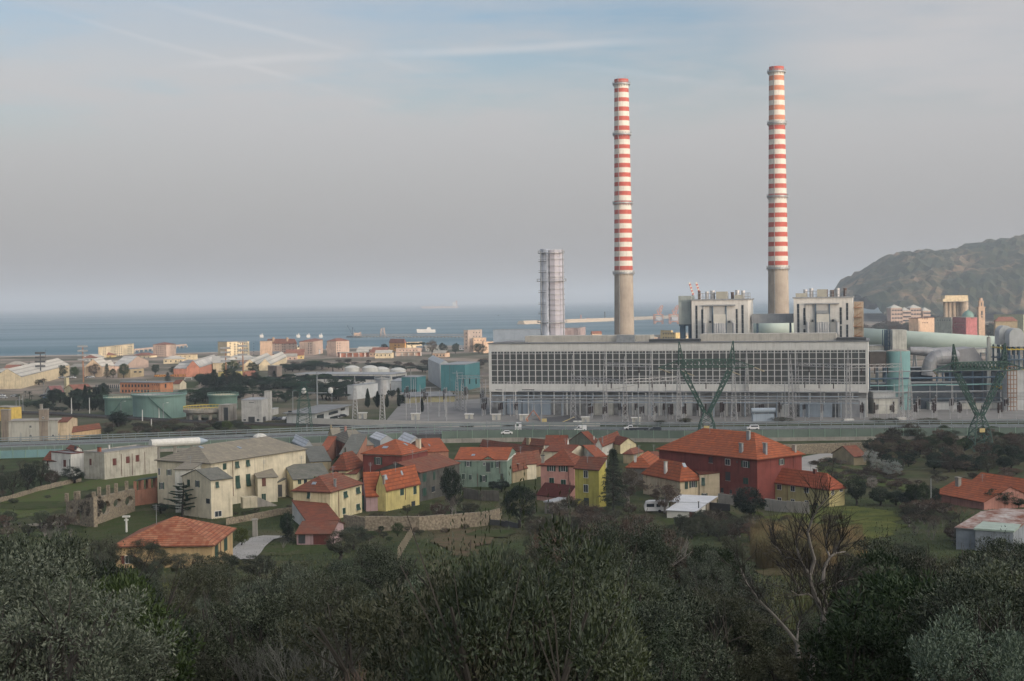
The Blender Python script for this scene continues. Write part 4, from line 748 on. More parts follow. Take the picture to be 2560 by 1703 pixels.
bld('red_canopy', 'white roofed canopy with red edge over parked cars', 'canopy', 'B', (800, 965), 1010, (665, 968), (815, 935), 'flat', wallm=mat('canopy_dark', (.05, .03, .03)), roofm=WHITER, o=.2)
bld('low_station_building', 'wide low flat building behind the switchyard', 'industrial building', 'B', (1900, 785), 850, (1850, 745), (2357, 765), 'flat', wallm=mat('pale_yellow_sheet', (.4, .36, .2), .7, var=.4), roofm=FELT, o=.6)
def tank(label, V, x0, x1, ytop, ybase, mt, rim=None, roof='flat', roofm=None, stair=True, cat='storage tank', name='storage_tank', Y=None, group=None, rails=True):
    xc = (x0 + x1) / 2; P = hit(V, xc, ybase) if Y is None else atY(V, xc, ybase, Y); sc = VIEWS[V][2]; D = P.y; Rr = (x1 - x0) / 2 / sc / F * D
    c = Vector((P.x * (D + Rr) / D, P.y + Rr, ground(P.x, P.y))); Rr *= (D + Rr) / D; zt = above(Vector((c.x * (c.y - Rr) / c.y, c.y - Rr, 0)), V, xc, ytop)
    r = thing(name, (c.x, c.y, c.z), label, cat, group); h = zt - c.z
    MB().lathe(c, [(Rr, -2), (Rr, h)], 48).build('shell', mt, r, smooth=True)
    if roof == 'open': MB().lathe(c, [(Rr - .05, h), (Rr - .3, h), (Rr - .3, h - 1.6), (.01, h - 1.2)], 48).build('floating_roof', roofm or CONC, r)
    elif roof == 'dome': MB().lathe(c, [(Rr + .1, h), (Rr * .7, h + Rr * .16), (Rr * .35, h + Rr * .26), (.01, h + Rr * .3)], 32).build('dome_roof', roofm or mt, r, smooth=True)
    else: MB().lathe(c, [(Rr + .1, h), (Rr * .8, h + .4), (.01, h + 1)], 48).build('flat_roof', roofm or CONC, r)
    if rails:
        m = MB().ring(c, Rr + .003, h - .3, .7, 48)
        for k in range(36): an = k * math.pi / 18; m.bar(c + Vector(((Rr + .6) * math.cos(an), (Rr + .6) * math.sin(an), h)), c + Vector(((Rr + .6) * math.cos(an), (Rr + .6) * math.sin(an), h + 1.3)), .12)
        m.lathe(c, [(Rr + .5, h + 1.2), (Rr + .65, h + 1.2), (Rr + .65, h + 1.35), (Rr + .5, h + 1.35), (Rr + .5, h + 1.2)], 48); m.build('railing', rim or mt, r)
    if stair:
        m = MB()
        for k in range(14):
            a0 = -1.9 + (k if stair == 1 else -k) * .06 + (0 if stair == 1 else 1.0); a1 = a0 + (.06 if stair == 1 else -.06); q = lambda a, z: c + Vector(((Rr + .5) * math.cos(a), (Rr + .5) * math.sin(a), z)); m.bar(q(a0, h * k / 14), q(a1, h * (k + 1) / 14), .5)
        m.build('stair', mat('dark_green_steel', (.06, .12, .1), .6), r)
    return r
TG = mat('green_tank_paint', (.13, .22, .18), .65, var=.3, vscale=.12, streaks=.3); TGb = mat('blue_green_tank_paint', (.15, .25, .22), .65, var=.25, vscale=.12, streaks=.3)
tank('big green tank with open top and zigzag stair', 'A', 1232, 1708, 775, 985, TGb, stair=2, roof='open', roofm=GREYM)
tank('green tank left of the biggest one, pale lid', 'A', 970, 1235, 800, 955, TG, stair=1, roofm=wall('pale_lid', (.45, .42, .3)))
tank('small green tank behind the concrete basin', 'A', 1925, 2185, 775, 900, TG, stair=False, roofm=wall('pale_lid', (1, 1, 1)))
tank('silver cylindrical tank beside the low white building', 'B', 1618, 1750, 620, 765, silver, stair=False, rim=GREYM)
for i, (a, b_, y) in enumerate(((1333, 1470, 515), (1495, 1640, 515), (1585, 1745, 530), (1750, 1895, 535))):
    tank('white domed tank, ' + ('leftmost', 'second from left', 'third from left', 'rightmost')[i] + ' of the four behind the long building', 'B', a, b_, y, 562, mat('white_tank', (.58, .58, .54), .6, var=.2, streaks=.2), roof='dome', stair=False, rails=False, group='white domed tanks', Y=985 + 12 * (i == 2))
# concrete thickener basin on legs
P = hit('A', 1850, 1005); rr = 185 / 3.6828 / F * P.y; tc_ = Vector((P.x, P.y + rr, GZ)); tb = thing('basin', tc_, 'round concrete basin on pillars with yellow railing', 'basin')
zt = above(Vector((P.x, P.y, 0)), 'A', 1850, 905); zb = above(Vector((P.x, P.y, 0)), 'A', 1850, 950)
MB().lathe(tc_, [(.1, zb - GZ), (rr * .93, zb - GZ), (rr, zt - GZ - 1.2), (rr + .8, zt - GZ - 1.2), (rr + .8, zt - GZ), (rr - .6, zt - GZ), (rr - .6, zt - GZ - 1.5), (.1, zt - GZ - 1.5)], 40).build('bowl', CONC, tb)
for k in range(10): an = k * math.pi / 5 + .2; MB().cyl(tc_ + Vector((rr * .85 * math.cos(an), rr * .85 * math.sin(an), 0)), tc_ + Vector((rr * .85 * math.cos(an), rr * .85 * math.sin(an), zb - GZ)), .8, n=8).build('leg', CONC, tb)
YEL = mat('yellow_rail', (.5, .38, .06), .6); m = MB().lathe(tc_, [(rr + .6, zt - GZ + 1), (rr + .75, zt - GZ + 1), (rr + .75, zt - GZ + 1.3), (rr + .6, zt - GZ + 1.3), (rr + .6, zt - GZ + 1)], 40)
for k in range(40): an = k * math.pi / 20; m.bar(tc_ + Vector(((rr + .68) * math.cos(an), (rr + .68) * math.sin(an), zt - GZ)), tc_ + Vector(((rr + .68) * math.cos(an), (rr + .68) * math.sin(an), zt - GZ + 1.1)), .12)
m.build('railing', YEL, tb); MB().obox(tc_ + Vector((-rr, -.6, zt - GZ + .01)), (2 * rr, 0, 0), (0, 1.2, 0), .4).build('bridge', CONC, tb)
bld('stair_block', 'concrete block with pipes between basin and pale building', 'industrial building', 'A', (2110, 862), 1005, (2012, 865), (2180, 850), 'flat', wallm=CONC, roofm=CONC, o=.1, wins=[(2060, 880, 2100, 1000, 'X')], pipes=[(2040, 870, 1000), (2150, 870, 1000)])
# ---- right side: teal silo, ducts, conveyor
ts = tank('teal silo with cream lift box on top', 'E', 440, 602, 892, 1112, lteal, stair=False, rails=False, name='silo', cat='silo', Y=640)
o_ = ts; P = atY('E', 520, 1112, 640); cc = ts.location
pb = MB().obox(Vector((atY('E', 473, 888, 650).x, 648, atY('E', 520, 889, 648).z)), (atY('E', 570, 742, 650).x - atY('E', 473, 888, 650).x, 0, 0), (0, 9, 0), atY('E', 520, 742, 648).z - atY('E', 520, 889, 648).z).build('lift_box', cream_grey, ts)
q0 = atY('E', 430, 742, 652); q1 = atY('E', 471, 888, 652); m = MB()
for i in range(4):
    for j in range(2): m.bar((q0.x + (q1.x - q0.x) * i / 3, 652 + j * 5, q1.z - 28), (q0.x + (q1.x - q0.x) * i / 3, 652 + j * 5, q0.z), .35)
for k in range(14): z = q0.z - k * 3.6; m.bar((q0.x, 652, z), (q1.x, 652, z), .3); m.bar((q0.x, 652, z), (q1.x, 652, z - 3.6), .2)
m.build('ladder_frame', steelblue, ts)
pbox('E', 440, 1070, 610, 1116, 0, 16, zb=GZ + 4).build('base_skirt', PALEG, ts) if False else None
cv = thing('conveyor', (atY('E', 240, 790, 760).x, 760, 30), 'long pale green conveyor tube crossing behind the station', 'conveyor')
a_ = atY('E', 60, 775, 770); b_ = atY('E', 440, 800, 760); c_ = atY('E', 1240, 853, 730); cg = mat('pale_green_tube', (.42, .5, .44), .6, var=.15, vscale=.1)
MB().cyl(a_, c_, 4.7, n=20).build('tube', cg, cv, smooth=True)
for i in range(6): q = a_.lerp(c_, .2 + i * .15); MB().bar((q.x - 2, q.y, GZ), (q.x, q.y, q.z - 4.4), .8).bar((q.x + 2, q.y, GZ), (q.x, q.y, q.z - 4.4), .8).build('trestle', GREYM, cv)
for i in range(10): q = a_.lerp(c_, .3 + i * .07); MB().cbox(q + Vector((0, -4.75, .4)), .8, .4, .7).build('window', DARKM, cv)
cv2 = thing('conveyor', (atY('D', 830, 560, 790).x, 790, 30), 'short piece of pale green conveyor visible under the flue duct', 'conveyor'); MB().cyl(atY('D', 835, 562, 790), atY('D', 1180, 575, 780), 5, n=20).build('tube', cg, cv2, smooth=True)
def duct(name, label, pts, r_, mt, Y, n=18):
    P_ = [atY('E', x, y, Y + dy) for x, y, dy in pts]; rt = thing(name, P_[0], label, 'duct')
    m = MB(); f = Vector((0, 1, 0))
    for k, p in enumerate(P_):
        t_ = (P_[min(k + 1, len(P_) - 1)] - P_[max(k - 1, 0)]).normalized(); sd = f.cross(t_).normalized(); f2 = t_.cross(sd)
        m.v += [p + (sd * math.cos(2 * math.pi * j / n) + f2 * math.sin(2 * math.pi * j / n)) * r_[k] for j in range(n)]
    for k in range(len(P_) - 1):
        for j in range(n): m.f.append((k * n + j, k * n + (j + 1) % n, (k + 1) * n + (j + 1) % n, (k + 1) * n + j))
    m.f += [tuple(range(n)), tuple(range((len(P_) - 1) * n, len(P_) * n))]; m.build('duct_pipe', mt, rt)
    for k in range(1, len(P_) - 1): MB().cyl(P_[k] - (P_[k + 1] - P_[k]).normalized() * .2, P_[k] + (P_[k + 1] - P_[k]).normalized() * .2, r_[k] * 1.03, n=n).build('flange', GREYM, rt)
    return rt
dg = mat('dull_aluminium', (.33, .33, .34), .5, metal=.3, var=.25, vscale=.2, streaks=.25)
duct('bent_duct', 'huge bent grey flue duct curving down, right of the teal silo', [(738, 1060, 0), (740, 1010, 0), (750, 970, 0), (775, 943, 0), (812, 932, 0), (860, 930, 0), (915, 932, 2)], [3.6, 3.6, 3.6, 3.6, 3.6, 3.6, 3.6], dg, 655)
duct('round_duct', 'upper horizontal grey duct behind the bent one', [(600, 888, 12), (700, 892, 12), (760, 905, 12), (900, 897, 14), (1020, 905, 14)], [1.9, 2.2, 2.6, 2.6, 2.6], dg, 665)
tr = thing('transition_duct', atY('E', 1000, 940, 662), 'wide tapering grey duct piece behind the right pylon', 'duct')
p0, p1 = atY('E', 905, 880, 660), atY('E', 1120, 988, 660); zt_, zb_ = p0.z, p1.z; MB().prism([(p0.x, 656, zb_ + 2), (p1.x, 656, zb_), (p1.x, 672, zb_), (p0.x, 672, zb_ + 2)], [(p0.x, 656, zt_), (p0.x + (p1.x - p0.x) * .6, 656, zt_ + 1), (p0.x + (p1.x - p0.x) * .6, 672, zt_ + 1), (p0.x, 672, zt_)]).build('duct', dg, tr)
for x in (790, 885, 960, 1040, 1110):
    q = atY('E', x, 990, 658); MB().bar((q.x, 658, GZ), (q.x, 658, q.z), .7).build('leg', steelblue, tr)
sc_ = tank('thin cream chimney pipe right of the ducts', 'E', 1140, 1167, 800, 1000, cream_grey, stair=False, rails=False, name='pipe_stack', cat='stack', Y=650)
# two half round filter housings at the edge on blue steel
for i, (x0, x1, y0, y1, Y) in enumerate(((1226, 1322, 713, 845, 650), (1298, 1400, 730, 858, 640))):
    a = atY('E', x0, y0, Y); c = atY('E', x1, y1, Y); Rr = (c.x - a.x) / 2; cx = (a.x + c.x) / 2; r = thing('filter_housing', (cx, Y, GZ), ('left' if i == 0 else 'right') + ' of two white round topped housings on blue steelwork', 'filter housing', 'round topped housings')
    m = MB(); pts = [(cx + Rr, c.z)] + [(cx + Rr * math.cos(t_), a.z - Rr + Rr * math.sin(t_)) for t_ in [math.pi * k / 14 for k in range(15)]] + [(cx - Rr, c.z)]
    m.prism([(x, Y, z) for x, z in pts], [(x + 1, Y + 9, z) for x, z in pts]); m.build('housing', PALEG, r)
    for k in range(4):
        x = cx - Rr + 2 * Rr * k / 3
        for dd in (0, 8): MB().bar((x, Y + dd, GZ), (x, Y + dd, c.z), .7).build('leg', steelblue, r)
    for k in range(5): z = c.z - 1.5 - k * 4.6; MB().obox((cx - Rr - 1, Y - 1, z), (2 * Rr + 2, 0, 0), (0, 10, 0), .5).build('deck', YEL if k % 2 == 0 else steelblue, r)
    MB().obox((cx - Rr * .5, Y + 1, c.z - 17), (Rr * 1.3, 0, 0), (0, 6, 0), 13).build('hopper', PALEG, r)
# clutter of steelwork and low buildings on the right
for i, (x0, y0, x1, y1, Y, mt, lb) in enumerate(((320, 895, 436, 1000, 640, mat('dark_rust', (.07, .06, .055), .9, var=.5), 'dark steel bay right of the turbine hall'), (312, 855, 420, 885, 655, cream_grey, 'pale gallery above the dark bay'), (790, 990, 880, 1040, 652, mat('dark_plant_steel', (.06, .08, .1), .8, var=.5), 'dark blue steel frame under the bent duct'), (620, 1010, 760, 1100, 662, mat('dark_plant_steel', (1, 1, 1)), 'dark machinery left of the bent duct'), (880, 1000, 1220, 1120, 664, mat('dark_plant_steel', (1, 1, 1)), 'long dark machinery under the tapering duct'), (320, 1120, 990, 1160, 645, mat('dark_plant_steel', (1, 1, 1)), 'low dark pipe gallery behind the switchyard'),  # machinery steel: dark blue base colour, randomly mottled
        (350, 1225, 530, 1340, 622, cream_grey, 'cream pump house right of the turbine hall'), (345, 1180, 500, 1216, 624, PALEG, 'pale canopy over the pump house'), (740, 1255, 930, 1330, 640, PALEG, 'pale low store in the right switchyard'), (960, 1255, 1260, 1300, 640, cream_grey, 'long pale shed beside the right pylon'), (1290, 1030, 1400, 1235, 632, PALEG, 'white clad building at the right edge'), (765, 1205, 812, 1250, 646, cream_grey, 'small cream cabin on the pale store'), (1170, 875, 1222, 1000, 668, PALEG, 'pale block behind the thin chimney'), (1060, 875, 1140, 900, 690, whitew, 'white roof edge behind the tapering duct'))):
    a = atY('E', x0, y0, Y); c = atY('E', x1, y1, Y); r = thing('plant_block', (a.x, Y, GZ), lb, 'industrial block')
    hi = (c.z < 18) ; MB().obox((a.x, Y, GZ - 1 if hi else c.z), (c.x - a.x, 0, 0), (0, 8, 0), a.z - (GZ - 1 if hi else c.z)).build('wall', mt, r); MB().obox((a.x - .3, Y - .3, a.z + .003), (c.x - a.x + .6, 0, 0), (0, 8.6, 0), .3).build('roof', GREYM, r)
    if not hi:
        for k in range(3): MB().bar((a.x + (c.x - a.x) * k / 2, Y + .5, GZ), (a.x + (c.x - a.x) * k / 2, Y + .5, c.z), .5).build('leg', steelblue, r)
sct = thing('scaffolding', (atY('E', 1320, 1100, 628).x, 628, GZ), 'orange scaffolding in front of the right edge building', 'scaffolding'); a = atY('E', 1285, 1000, 628); c = atY('E', 1350, 1240, 628)
for i in range(4): MB().bar((a.x + (c.x - a.x) * i / 3, 628, GZ), (a.x + (c.x - a.x) * i / 3, 628, a.z), .3).build('pole', RUSTY, sct)
for i in range(10): z = a.z - i * (a.z - GZ) / 10; MB().obox((a.x, 627.5, z), (c.x - a.x, 0, 0), (0, 1.5, 0), .25).build('deck', RUSTY, sct)
for i in range(5):
    z = GZ + 5 + i * 3.2; o_ = MB().cyl((atY('E', 318, 1100, 640).x, 641 - i, z), (atY('E', 1290, 1100, 640).x, 641 - i, z), .3 + .12 * (i % 2), n=6).build('pipeline', (steelblue, GREYM, lteal)[i % 3]); tag(o_, 'horizontal plant pipe right of the turbine hall, ' + ('lowest', 'second lowest', 'middle', 'second highest', 'highest')[i] + ' of five', 'pipeline', 'pipelines on the right of the station')
# ---------------------------------------------------------------- the far plain, the town, the coast
def gw(V, x0, y0, x1, y1, nx, ny, w, h, side=None, k='d'):
    o = []
    for i in range(nx):
        for j in range(ny):
            x = x0 + (x1 - x0) * (i / max(1, nx - 1)); y = y0 + (y1 - y0) * (j / max(1, ny - 1)); o.append((x - w / 2, y - h / 2, x + w / 2, y + h / 2, k) + ((side,) if side else ()))
    return o
peach = wall('peach', (.58, .42, .3)); rosew = wall('rose_beige', (.5, .38, .31)); creamy = wall('warm_cream', (.66, .56, .38)); salmon = wall('salmon', (.55, .25, .17)); orangey = wall('orange_ochre', (.6, .33, .11)); palebl = wall('pale_blue_grey', (.42, .44, .47))
FARR = tile_mat('far_roof_tiles', (.3, .14, .1), (.25, .11, .08), 1.2); FARW = tile_mat('shed_sheet_roof', (.52, .5, .44), (.46, .45, .41), 3.5, wear=(.35, .34, .31), bumpy=.2); FARS = tile_mat('striped_shed_roof', (.55, .54, .5), (.3, .3, .3), 6, wear=(.4, .4, .38), bumpy=.2)
# left foreground of the plain: grey factory, its towers, the yellow box
bld('grey_factory', 'long grey rendered factory with few small windows', 'factory', 'Q', (122, 865), 1140, (20, 850), (800, 850), 'flat', rect='R', wallm=wall('factory_grey', (.43, .42, .37), .15, .4), roofm=CONC, o=.3, wins=[(408, 912, 446, 955, 'W', 'R'), (612, 965, 646, 992, 'W', 'R'), (408, 1040, 446, 1085, 'W', 'R'), (580, 1042, 615, 1088, 'D', 'R'), (725, 1040, 760, 1085, 'W', 'R'), (248, 1146, 274, 1165, 'W', 'R')])
bld('factory_tower', 'brown square tower at the left end of the grey factory', 'tower', 'Q', (20, 705), 1140, (10, 703), (118, 705), 'flat', wallm=wall('tower_tan', (.3, .25, .2)), roofm=CONC, o=.2, rect='R')
bld('factory_tower', 'small square tower rising from the grey factory roof', 'tower', 'Q', (552, 700), 1130, (545, 698), (665, 698), 'flat', wallm=wall('tower_tan', (1, 1, 1)), roofm=CONC, o=.2, rect='R', wins=[(588, 795, 620, 825, 'W', 'R')], chims=[(578, 695, 1.2, 2, CONC)])
bld('cream_factory_wing', 'cream gabled wing on the right of the grey factory', 'factory', 'Q', (808, 868), 1120, (660, 868), (945, 815), 'gable_a', wallm=wall('factory_cream', (.6, .48, .33)), roofm=TERRA3, ridge=(740, 805), o=.2, wins=[(858, 812, 886, 836, 'd', 'R'), (815, 880, 828, 912, 'd', 'R')])
bld('orange_roof_row', 'long low peach building with red brown roof', 'outbuilding', 'Q', (812, 1030), 1120, (790, 1010), (1415, 945), 'gable_b', wallm=wall('factory_peach', (.6, .42, .24)), roofm=TERRA3, ridge=(1000, 925), o=.2, rect='R', wins=[(848, 1038, 872, 1072, 'W', 'R'), (978, 1022, 1000, 1058, 'W', 'R')])
bld('yellow_box', 'yellow box shaped building behind the grey factory', 'factory', 'Q', (150, 668), 860, (-80, 660), (300, 680), 'flat', wallm=wall('box_yellow', (.62, .45, .12)), roofm=CONC, o=.1)
bld('school_building', 'orange two storey building with rows of square windows', 'school', 'A', (1478, 655), 752, (1105, 650), (1592, 632), 'flat', wallm=wall('brick_orange', (.5, .23, .12)), roofm=FELT, o=.6, wins=gw('A', 1130, 680, 1366, 680, 9, 1, 14, 24, 'L') + gw('A', 1130, 728, 1366, 728, 9, 1, 14, 24, 'L') + gw('A', 1404, 672, 1462, 672, 4, 1, 7, 9, 'L') + gw('A', 1404, 722, 1462, 722, 4, 1, 7, 9, 'L') + [(1518, 662, 1532, 698, 'd', 'R')])
bld('saw_roof_works', 'grey workshop with glazed saw-tooth roof left of the orange building', 'workshop', 'A', (1100, 665), 735, (860, 655), (1130, 640), 'gable_a', wallm=wall('works_cream', (.42, .41, .33)), roofm=SLATE2, ridge=(1000, 622), o=.3, wins=gw('A', 885, 686, 1090, 690, 12, 1, 9, 34, 'L'))
bld('yellow_villa', 'pale yellow house with red roof and cypress trees', 'house', 'A', (685, 715), 800, (590, 705), (852, 705), 'gable_b', wallm=paleyel, roofm=FARR, ridge=(650, 668), o=.4, wins=[(703, 728, 720, 748, 'd', 'R'), (648, 722, 665, 742, 'd', 'L')], chims=[(615, 700, 2.5, 6, paleyel)], rect='R')
bld('mauve_roof_house', 'low house with faded pink roof left of the yellow house', 'house', 'A', (480, 745), 790, (418, 735), (590, 740), 'gable_b', wallm=cream_grey, roofm=tile_mat('faded_pink_tiles', (.3, .14, .13), (.25, .12, .11), 1), ridge=(500, 680), o=.4, rect='R')
bld('small_cream_house', 'small cream house right of the orange school', 'house', 'A', (1655, 660), 715, (1592, 660), ('m', 9), 'gable_a', wallm=cream, roofm=TERRA3, ridge=(1620, 625), o=.3)
# sheds of the works by the sea
for i, (n_, b_, l, r_, rg, kind, mt, wl, lb) in enumerate([
        ((430, 490), 590, (-60, 600), (640, 505), (300, 470), 'gable_a', FARW, creamy, 'very long pale shed at the far left'),
        ((780, 505), 600, (620, 515), (862, 490), (720, 430), 'gable_b', FARW, wall('shed_peach', (.52, .4, .28)), 'pale roofed shed with peach gable'),
        ((930, 500), 570, (862, 500), (990, 490), (930, 448), 'gable_b', FARW, rosew, 'narrow gabled brown shed end'),
        ((1030, 500), 560, (900, 470), (1250, 450), (1000, 410), 'gable_a', FARS, rosew, 'striped roof shed in front of the big cream block'),
        ((1600, 520), 600, (1480, 520), (1720, 520), (1640, 475), 'gable_b', FARS, salmon, 'salmon gabled shed with striped roof'),
        ((1720, 510), 600, (1600, 510), (1920, 450), (1800, 420), 'gable_b', FARS, salmon, 'long striped shed roof running to the coast'),
        ((1960, 470), 560, (1930, 440), (2080, 450), (1985, 405), 'gable_b', FARW, creamy, 'small cream roofed shed')]):
    bld('warehouse', lb, 'warehouse', 'A', n_, b_, l, r_, kind, wallm=wl, roofm=mt, ridge=rg, o=.3, group='seaside works sheds')
for i, (n_, b_, l, r_, rg, lb) in enumerate([((330, 700), 800, (215, 690), (600, 650), (420, 620), 'left'), ((700, 740), 830, (470, 700), (1000, 620), (850, 590), 'middle'), ((970, 730), 830, (780, 715), (1260, 600), (1050, 575), 'rightmost')]):
    bld('warehouse', lb + ' of three wide pale shed roofs below the cream flats', 'warehouse', 'a', n_, b_, l, r_, 'gable_b', wallm=creamy, roofm=FARW, ridge=rg, o=.3, group='seaside works sheds')
bld('flat_workshop', 'flat roofed tan workshop below the sheds', 'workshop', 'A', (1200, 530), 605, (1080, 530), (1325, 525), 'flat', wallm=tanw, roofm=FELT, o=.2, wins=gw('A', 1245, 552, 1290, 552, 2, 1, 24, 14))
bld('brown_block', 'plain brown windowless block among dark trees', 'industrial building', 'a', (1260, 760), 950, (1110, 750), (1340, 745), 'flat', wallm=wall('plain_brown', (.24, .2, .17)), roofm=CONC, o=.2)
bld('yellow_terrace', 'yellow house with orange hipped roof among the conifers', 'house', 'a', (740, 935), 975, (680, 925), (950, 915), 'hip_b', wallm=cream_grey, roofm=FARR, ridge=(760, 835), o=.4, rect='R')
bld('yellow_terrace', 'yellow block left of the orange hipped roof', 'house', 'a', (580, 840), 940, (480, 835), (668, 840), 'flat', wallm=yelw, roofm=FELT, o=.2, rect='R')
bld('yellow_terrace', 'small yellow block between two dark conifers', 'house', 'a', (300, 845), 930, (160, 840), (400, 845), 'flat', wallm=yelw, roofm=FELT, o=.2, rect='R')
# flats by the beach
bld('apartment_block', 'big cream seaside block with rows of balconies', 'apartment building', 'A', (932, 325), 425, (905, 320), (1232, 292), 'flat', wallm=creamy, roofm=CONC, o=.5, rect='R', wins=gw('A', 955, 335, 970, 395, 2, 5, 5, 8, 'R') + gw('A', 1060, 322, 1118, 400, 4, 5, 9, 8, 'R') + gw('A', 1180, 320, 1210, 400, 3, 5, 6, 8, 'R'), group='apartment blocks along the beach')
bld('apartment_block', 'smaller tan seaside block with hipped tile roof', 'apartment building', 'A', (1410, 300), 412, (1315, 305), (1530, 300), 'hip_b', wallm=rosew, roofm=FARR, ridge=(1430, 280), o=.4, wins=gw('A', 1440, 320, 1500, 390, 4, 5, 6, 8), group='apartment blocks along the beach')
bld('apartment_block', 'widest flat roofed block with shadowed recesses', 'apartment building', 'a', (445, 362), 600, (290, 365), (805, 350), 'flat', wallm=creamy, roofm=FELT, o=.2, rect='R', wins=gw('a', 495, 385, 495, 560, 1, 5, 20, 14, 'R') + gw('a', 570, 400, 620, 560, 2, 5, 18, 22, 'R') + gw('a', 660, 385, 770, 560, 4, 5, 14, 22, 'R'), group='apartment blocks along the beach')
bld('apartment_block', 'plain pink end block touching the widest one', 'apartment building', 'a', (985, 350), 600, (805, 352), (1008, 345), 'flat', wallm=peach, roofm=FELT, o=.3, wins=gw('a', 880, 385, 880, 560, 1, 5, 14, 14, 'L') + gw('a', 992, 380, 992, 560, 1, 5, 8, 18, 'R'), group='apartment blocks along the beach')
bld('apartment_block', 'block with wide orange roof and two chimneys', 'apartment building', 'a', (1565, 372), 575, (1080, 372), (1585, 360), 'hip_a', wallm=rosew, roofm=FARR, ridge=(1300, 310), o=.4, wins=gw('a', 1160, 400, 1160, 530, 1, 4, 28, 20, 'L') + gw('a', 1240, 400, 1280, 520, 2, 4, 14, 16, 'L') + gw('a', 1355, 400, 1390, 520, 2, 4, 14, 20, 'L') + gw('a', 1470, 400, 1525, 520, 2, 4, 14, 16, 'L'), chims=[(1200, 345, 2, 4, peach), (1428, 340, 2, 3.5, peach)], group='apartment blocks along the beach')
bld('apartment_block', 'twin pale block with grey shadowed centre, orange roof', 'apartment building', 'a', (1850, 352), 580, (1625, 355), (2010, 348), 'hip_b', wallm=rosew, roofm=FARR, ridge=(1800, 312), o=.4, wins=gw('a', 1775, 390, 1815, 540, 2, 5, 16, 18), group='apartment blocks along the beach')
bld('apartment_block', 'tan block with orange roof left of the crane', 'apartment building', 'a', (2230, 345), 600, (2075, 350), (2440, 335), 'hip_b', wallm=rosew, roofm=FARR, ridge=(2200, 300), o=.4, wins=gw('a', 2250, 380, 2290, 540, 2, 5, 14, 18), group='apartment blocks along the beach')
bld('yellow_cube_house', 'square yellow building above the sheds', 'house', 'A', (1620, 392), 468, (1616, 390), (1812, 390), 'flat', wallm=creamy, roofm=FARR, o=.6, rect='R', wins=gw('A', 1660, 408, 1746, 408, 3, 1, 8, 10, 'R') + gw('A', 1655, 452, 1670, 452, 2, 1, 6, 8, 'R'))
bld('orange_house', 'tall orange house with tile roof by the pines', 'house', 'b', (705, 458), 618, (695, 455), (940, 462), 'hip_b', wallm=orangey, roofm=FARR, ridge=(820, 418), o=.5, rect='R', wins=gw('b', 793, 475, 850, 475, 2, 1, 18, 20, 'R') + gw('b', 793, 518, 850, 518, 2, 1, 18, 20, 'R') + gw('b', 793, 560, 850, 560, 2, 1, 18, 20, 'R'))
bld('cream_house', 'flat cream house behind the umbrella pines', 'house', 'b', (975, 472), 560, (965, 470), (1210, 465), 'flat', wallm=creamy, roofm=CONC, o=.3, rect='R', chims=[(1080, 462, 6, 5, creamy)])
def arcade(x0, y0, x1, y1, yt, label, n, V='b'):
    a = hit(V, x0, y0); c = hit(V, x1, y1); zt = above(a, V, x0, yt); d = c - a; d.z = 0; p = Vector((-d.y, d.x, 0)).normalized(); r = thing('arcade_building', a, label, 'station building')
    MB().obox(a + p * 3 - Vector((0, 0, 2)), d, p * 10, zt - a.z + 2).build('wall', salmon, r); MB().obox(Vector((a.x, a.y, zt)) - p * .5, d, p * 14, .7).build('roof', FARW, r)
    for i in range(n + 1): q = a + d * (i / n); MB().obox(q, d.normalized() * .9, p * .9, zt - a.z - .003).build('pillar', whitew, r)
    return a, c, zt, p
arcade(-60, 705, 790, 685, 640, 'long low brown building with white pillars', 9)
a_, c_, zt_, p_ = arcade(798, 688, 1185, 682, 632, 'pillared ground floor under the rosy upper storey', 4)
bld('station_house', 'rosy upper storey with a row of small windows', 'station building', 'b', (810, 568), 688, (800, 566), (1200, 560), 'flat', wallm=rosew, roofm=CONC, o=.2, rect='R', wins=gw('b', 870, 597, 1130, 590, 6, 1, 14, 20, 'R'))
bld('terraced_flats', 'stepped peach block of flats beside the turbine hall', 'apartment building', 'b', (1925, 285), 620, (1855, 280), (2140, 275), 'flat', wallm=wall('grey_peach', (.42, .35, .3)), roofm=CONC, o=.2, wins=gw('b', 1895, 330, 1895, 560, 1, 5, 14, 22, 'L') + gw('b', 2010, 320, 2100, 380, 3, 2, 16, 18, 'R'))
bld('terraced_flats', 'lower lit terrace of the stepped block', 'apartment building', 'b', (2010, 405), 620, (1990, 400), (2205, 400), 'flat', wallm=peach, roofm=CONC, o=.3, rect='R', wins=gw('b', 2030, 440, 2170, 440, 4, 1, 14, 20, 'R'))
bld('terraced_flats', 'lowest peach step next to the hall wall', 'apartment building', 'b', (2165, 465), 640, (2150, 460), (2340, 458), 'flat', wallm=peach, roofm=CONC, o=.3, rect='R', wins=gw('b', 2280, 465, 2320, 465, 2, 1, 12, 8, 'R'))
bld('small_far_house', 'tiny orange gabled house between stack and chimney', 'house', 'c', (1180, 368), 400, (1165, 366), (1275, 366), 'gable_b', wallm=peach, roofm=FARR, ridge=(1220, 346), o=.3, rect='R', Y=1400, gz=5)
bld('yellow_flats', 'yellow block of flats with white balconies beyond the roof', 'apartment building', 'c', (1850, 360), 430, (1762, 358), (2000, 362), 'flat', wallm=wall('town_yellow', (.6, .47, .22)), roofm=CONC, o=.2, Y=1500, gz=5, wins=gw('c', 1880, 372, 1980, 410, 5, 2, 12, 12, 'R'))
bld('yellow_flats', 'top storey of the yellow flats', 'apartment building', 'c', (1852, 338), 360, (1840, 337), (1955, 340), 'flat', wallm=MATS['wall_town_yellow'], roofm=CONC, o=.2, Y=1504, gz=5)
random.seed(11)
TW = [peach, creamy, rosew, salmon, cream_grey, MATS['wall_town_yellow'], palebl]
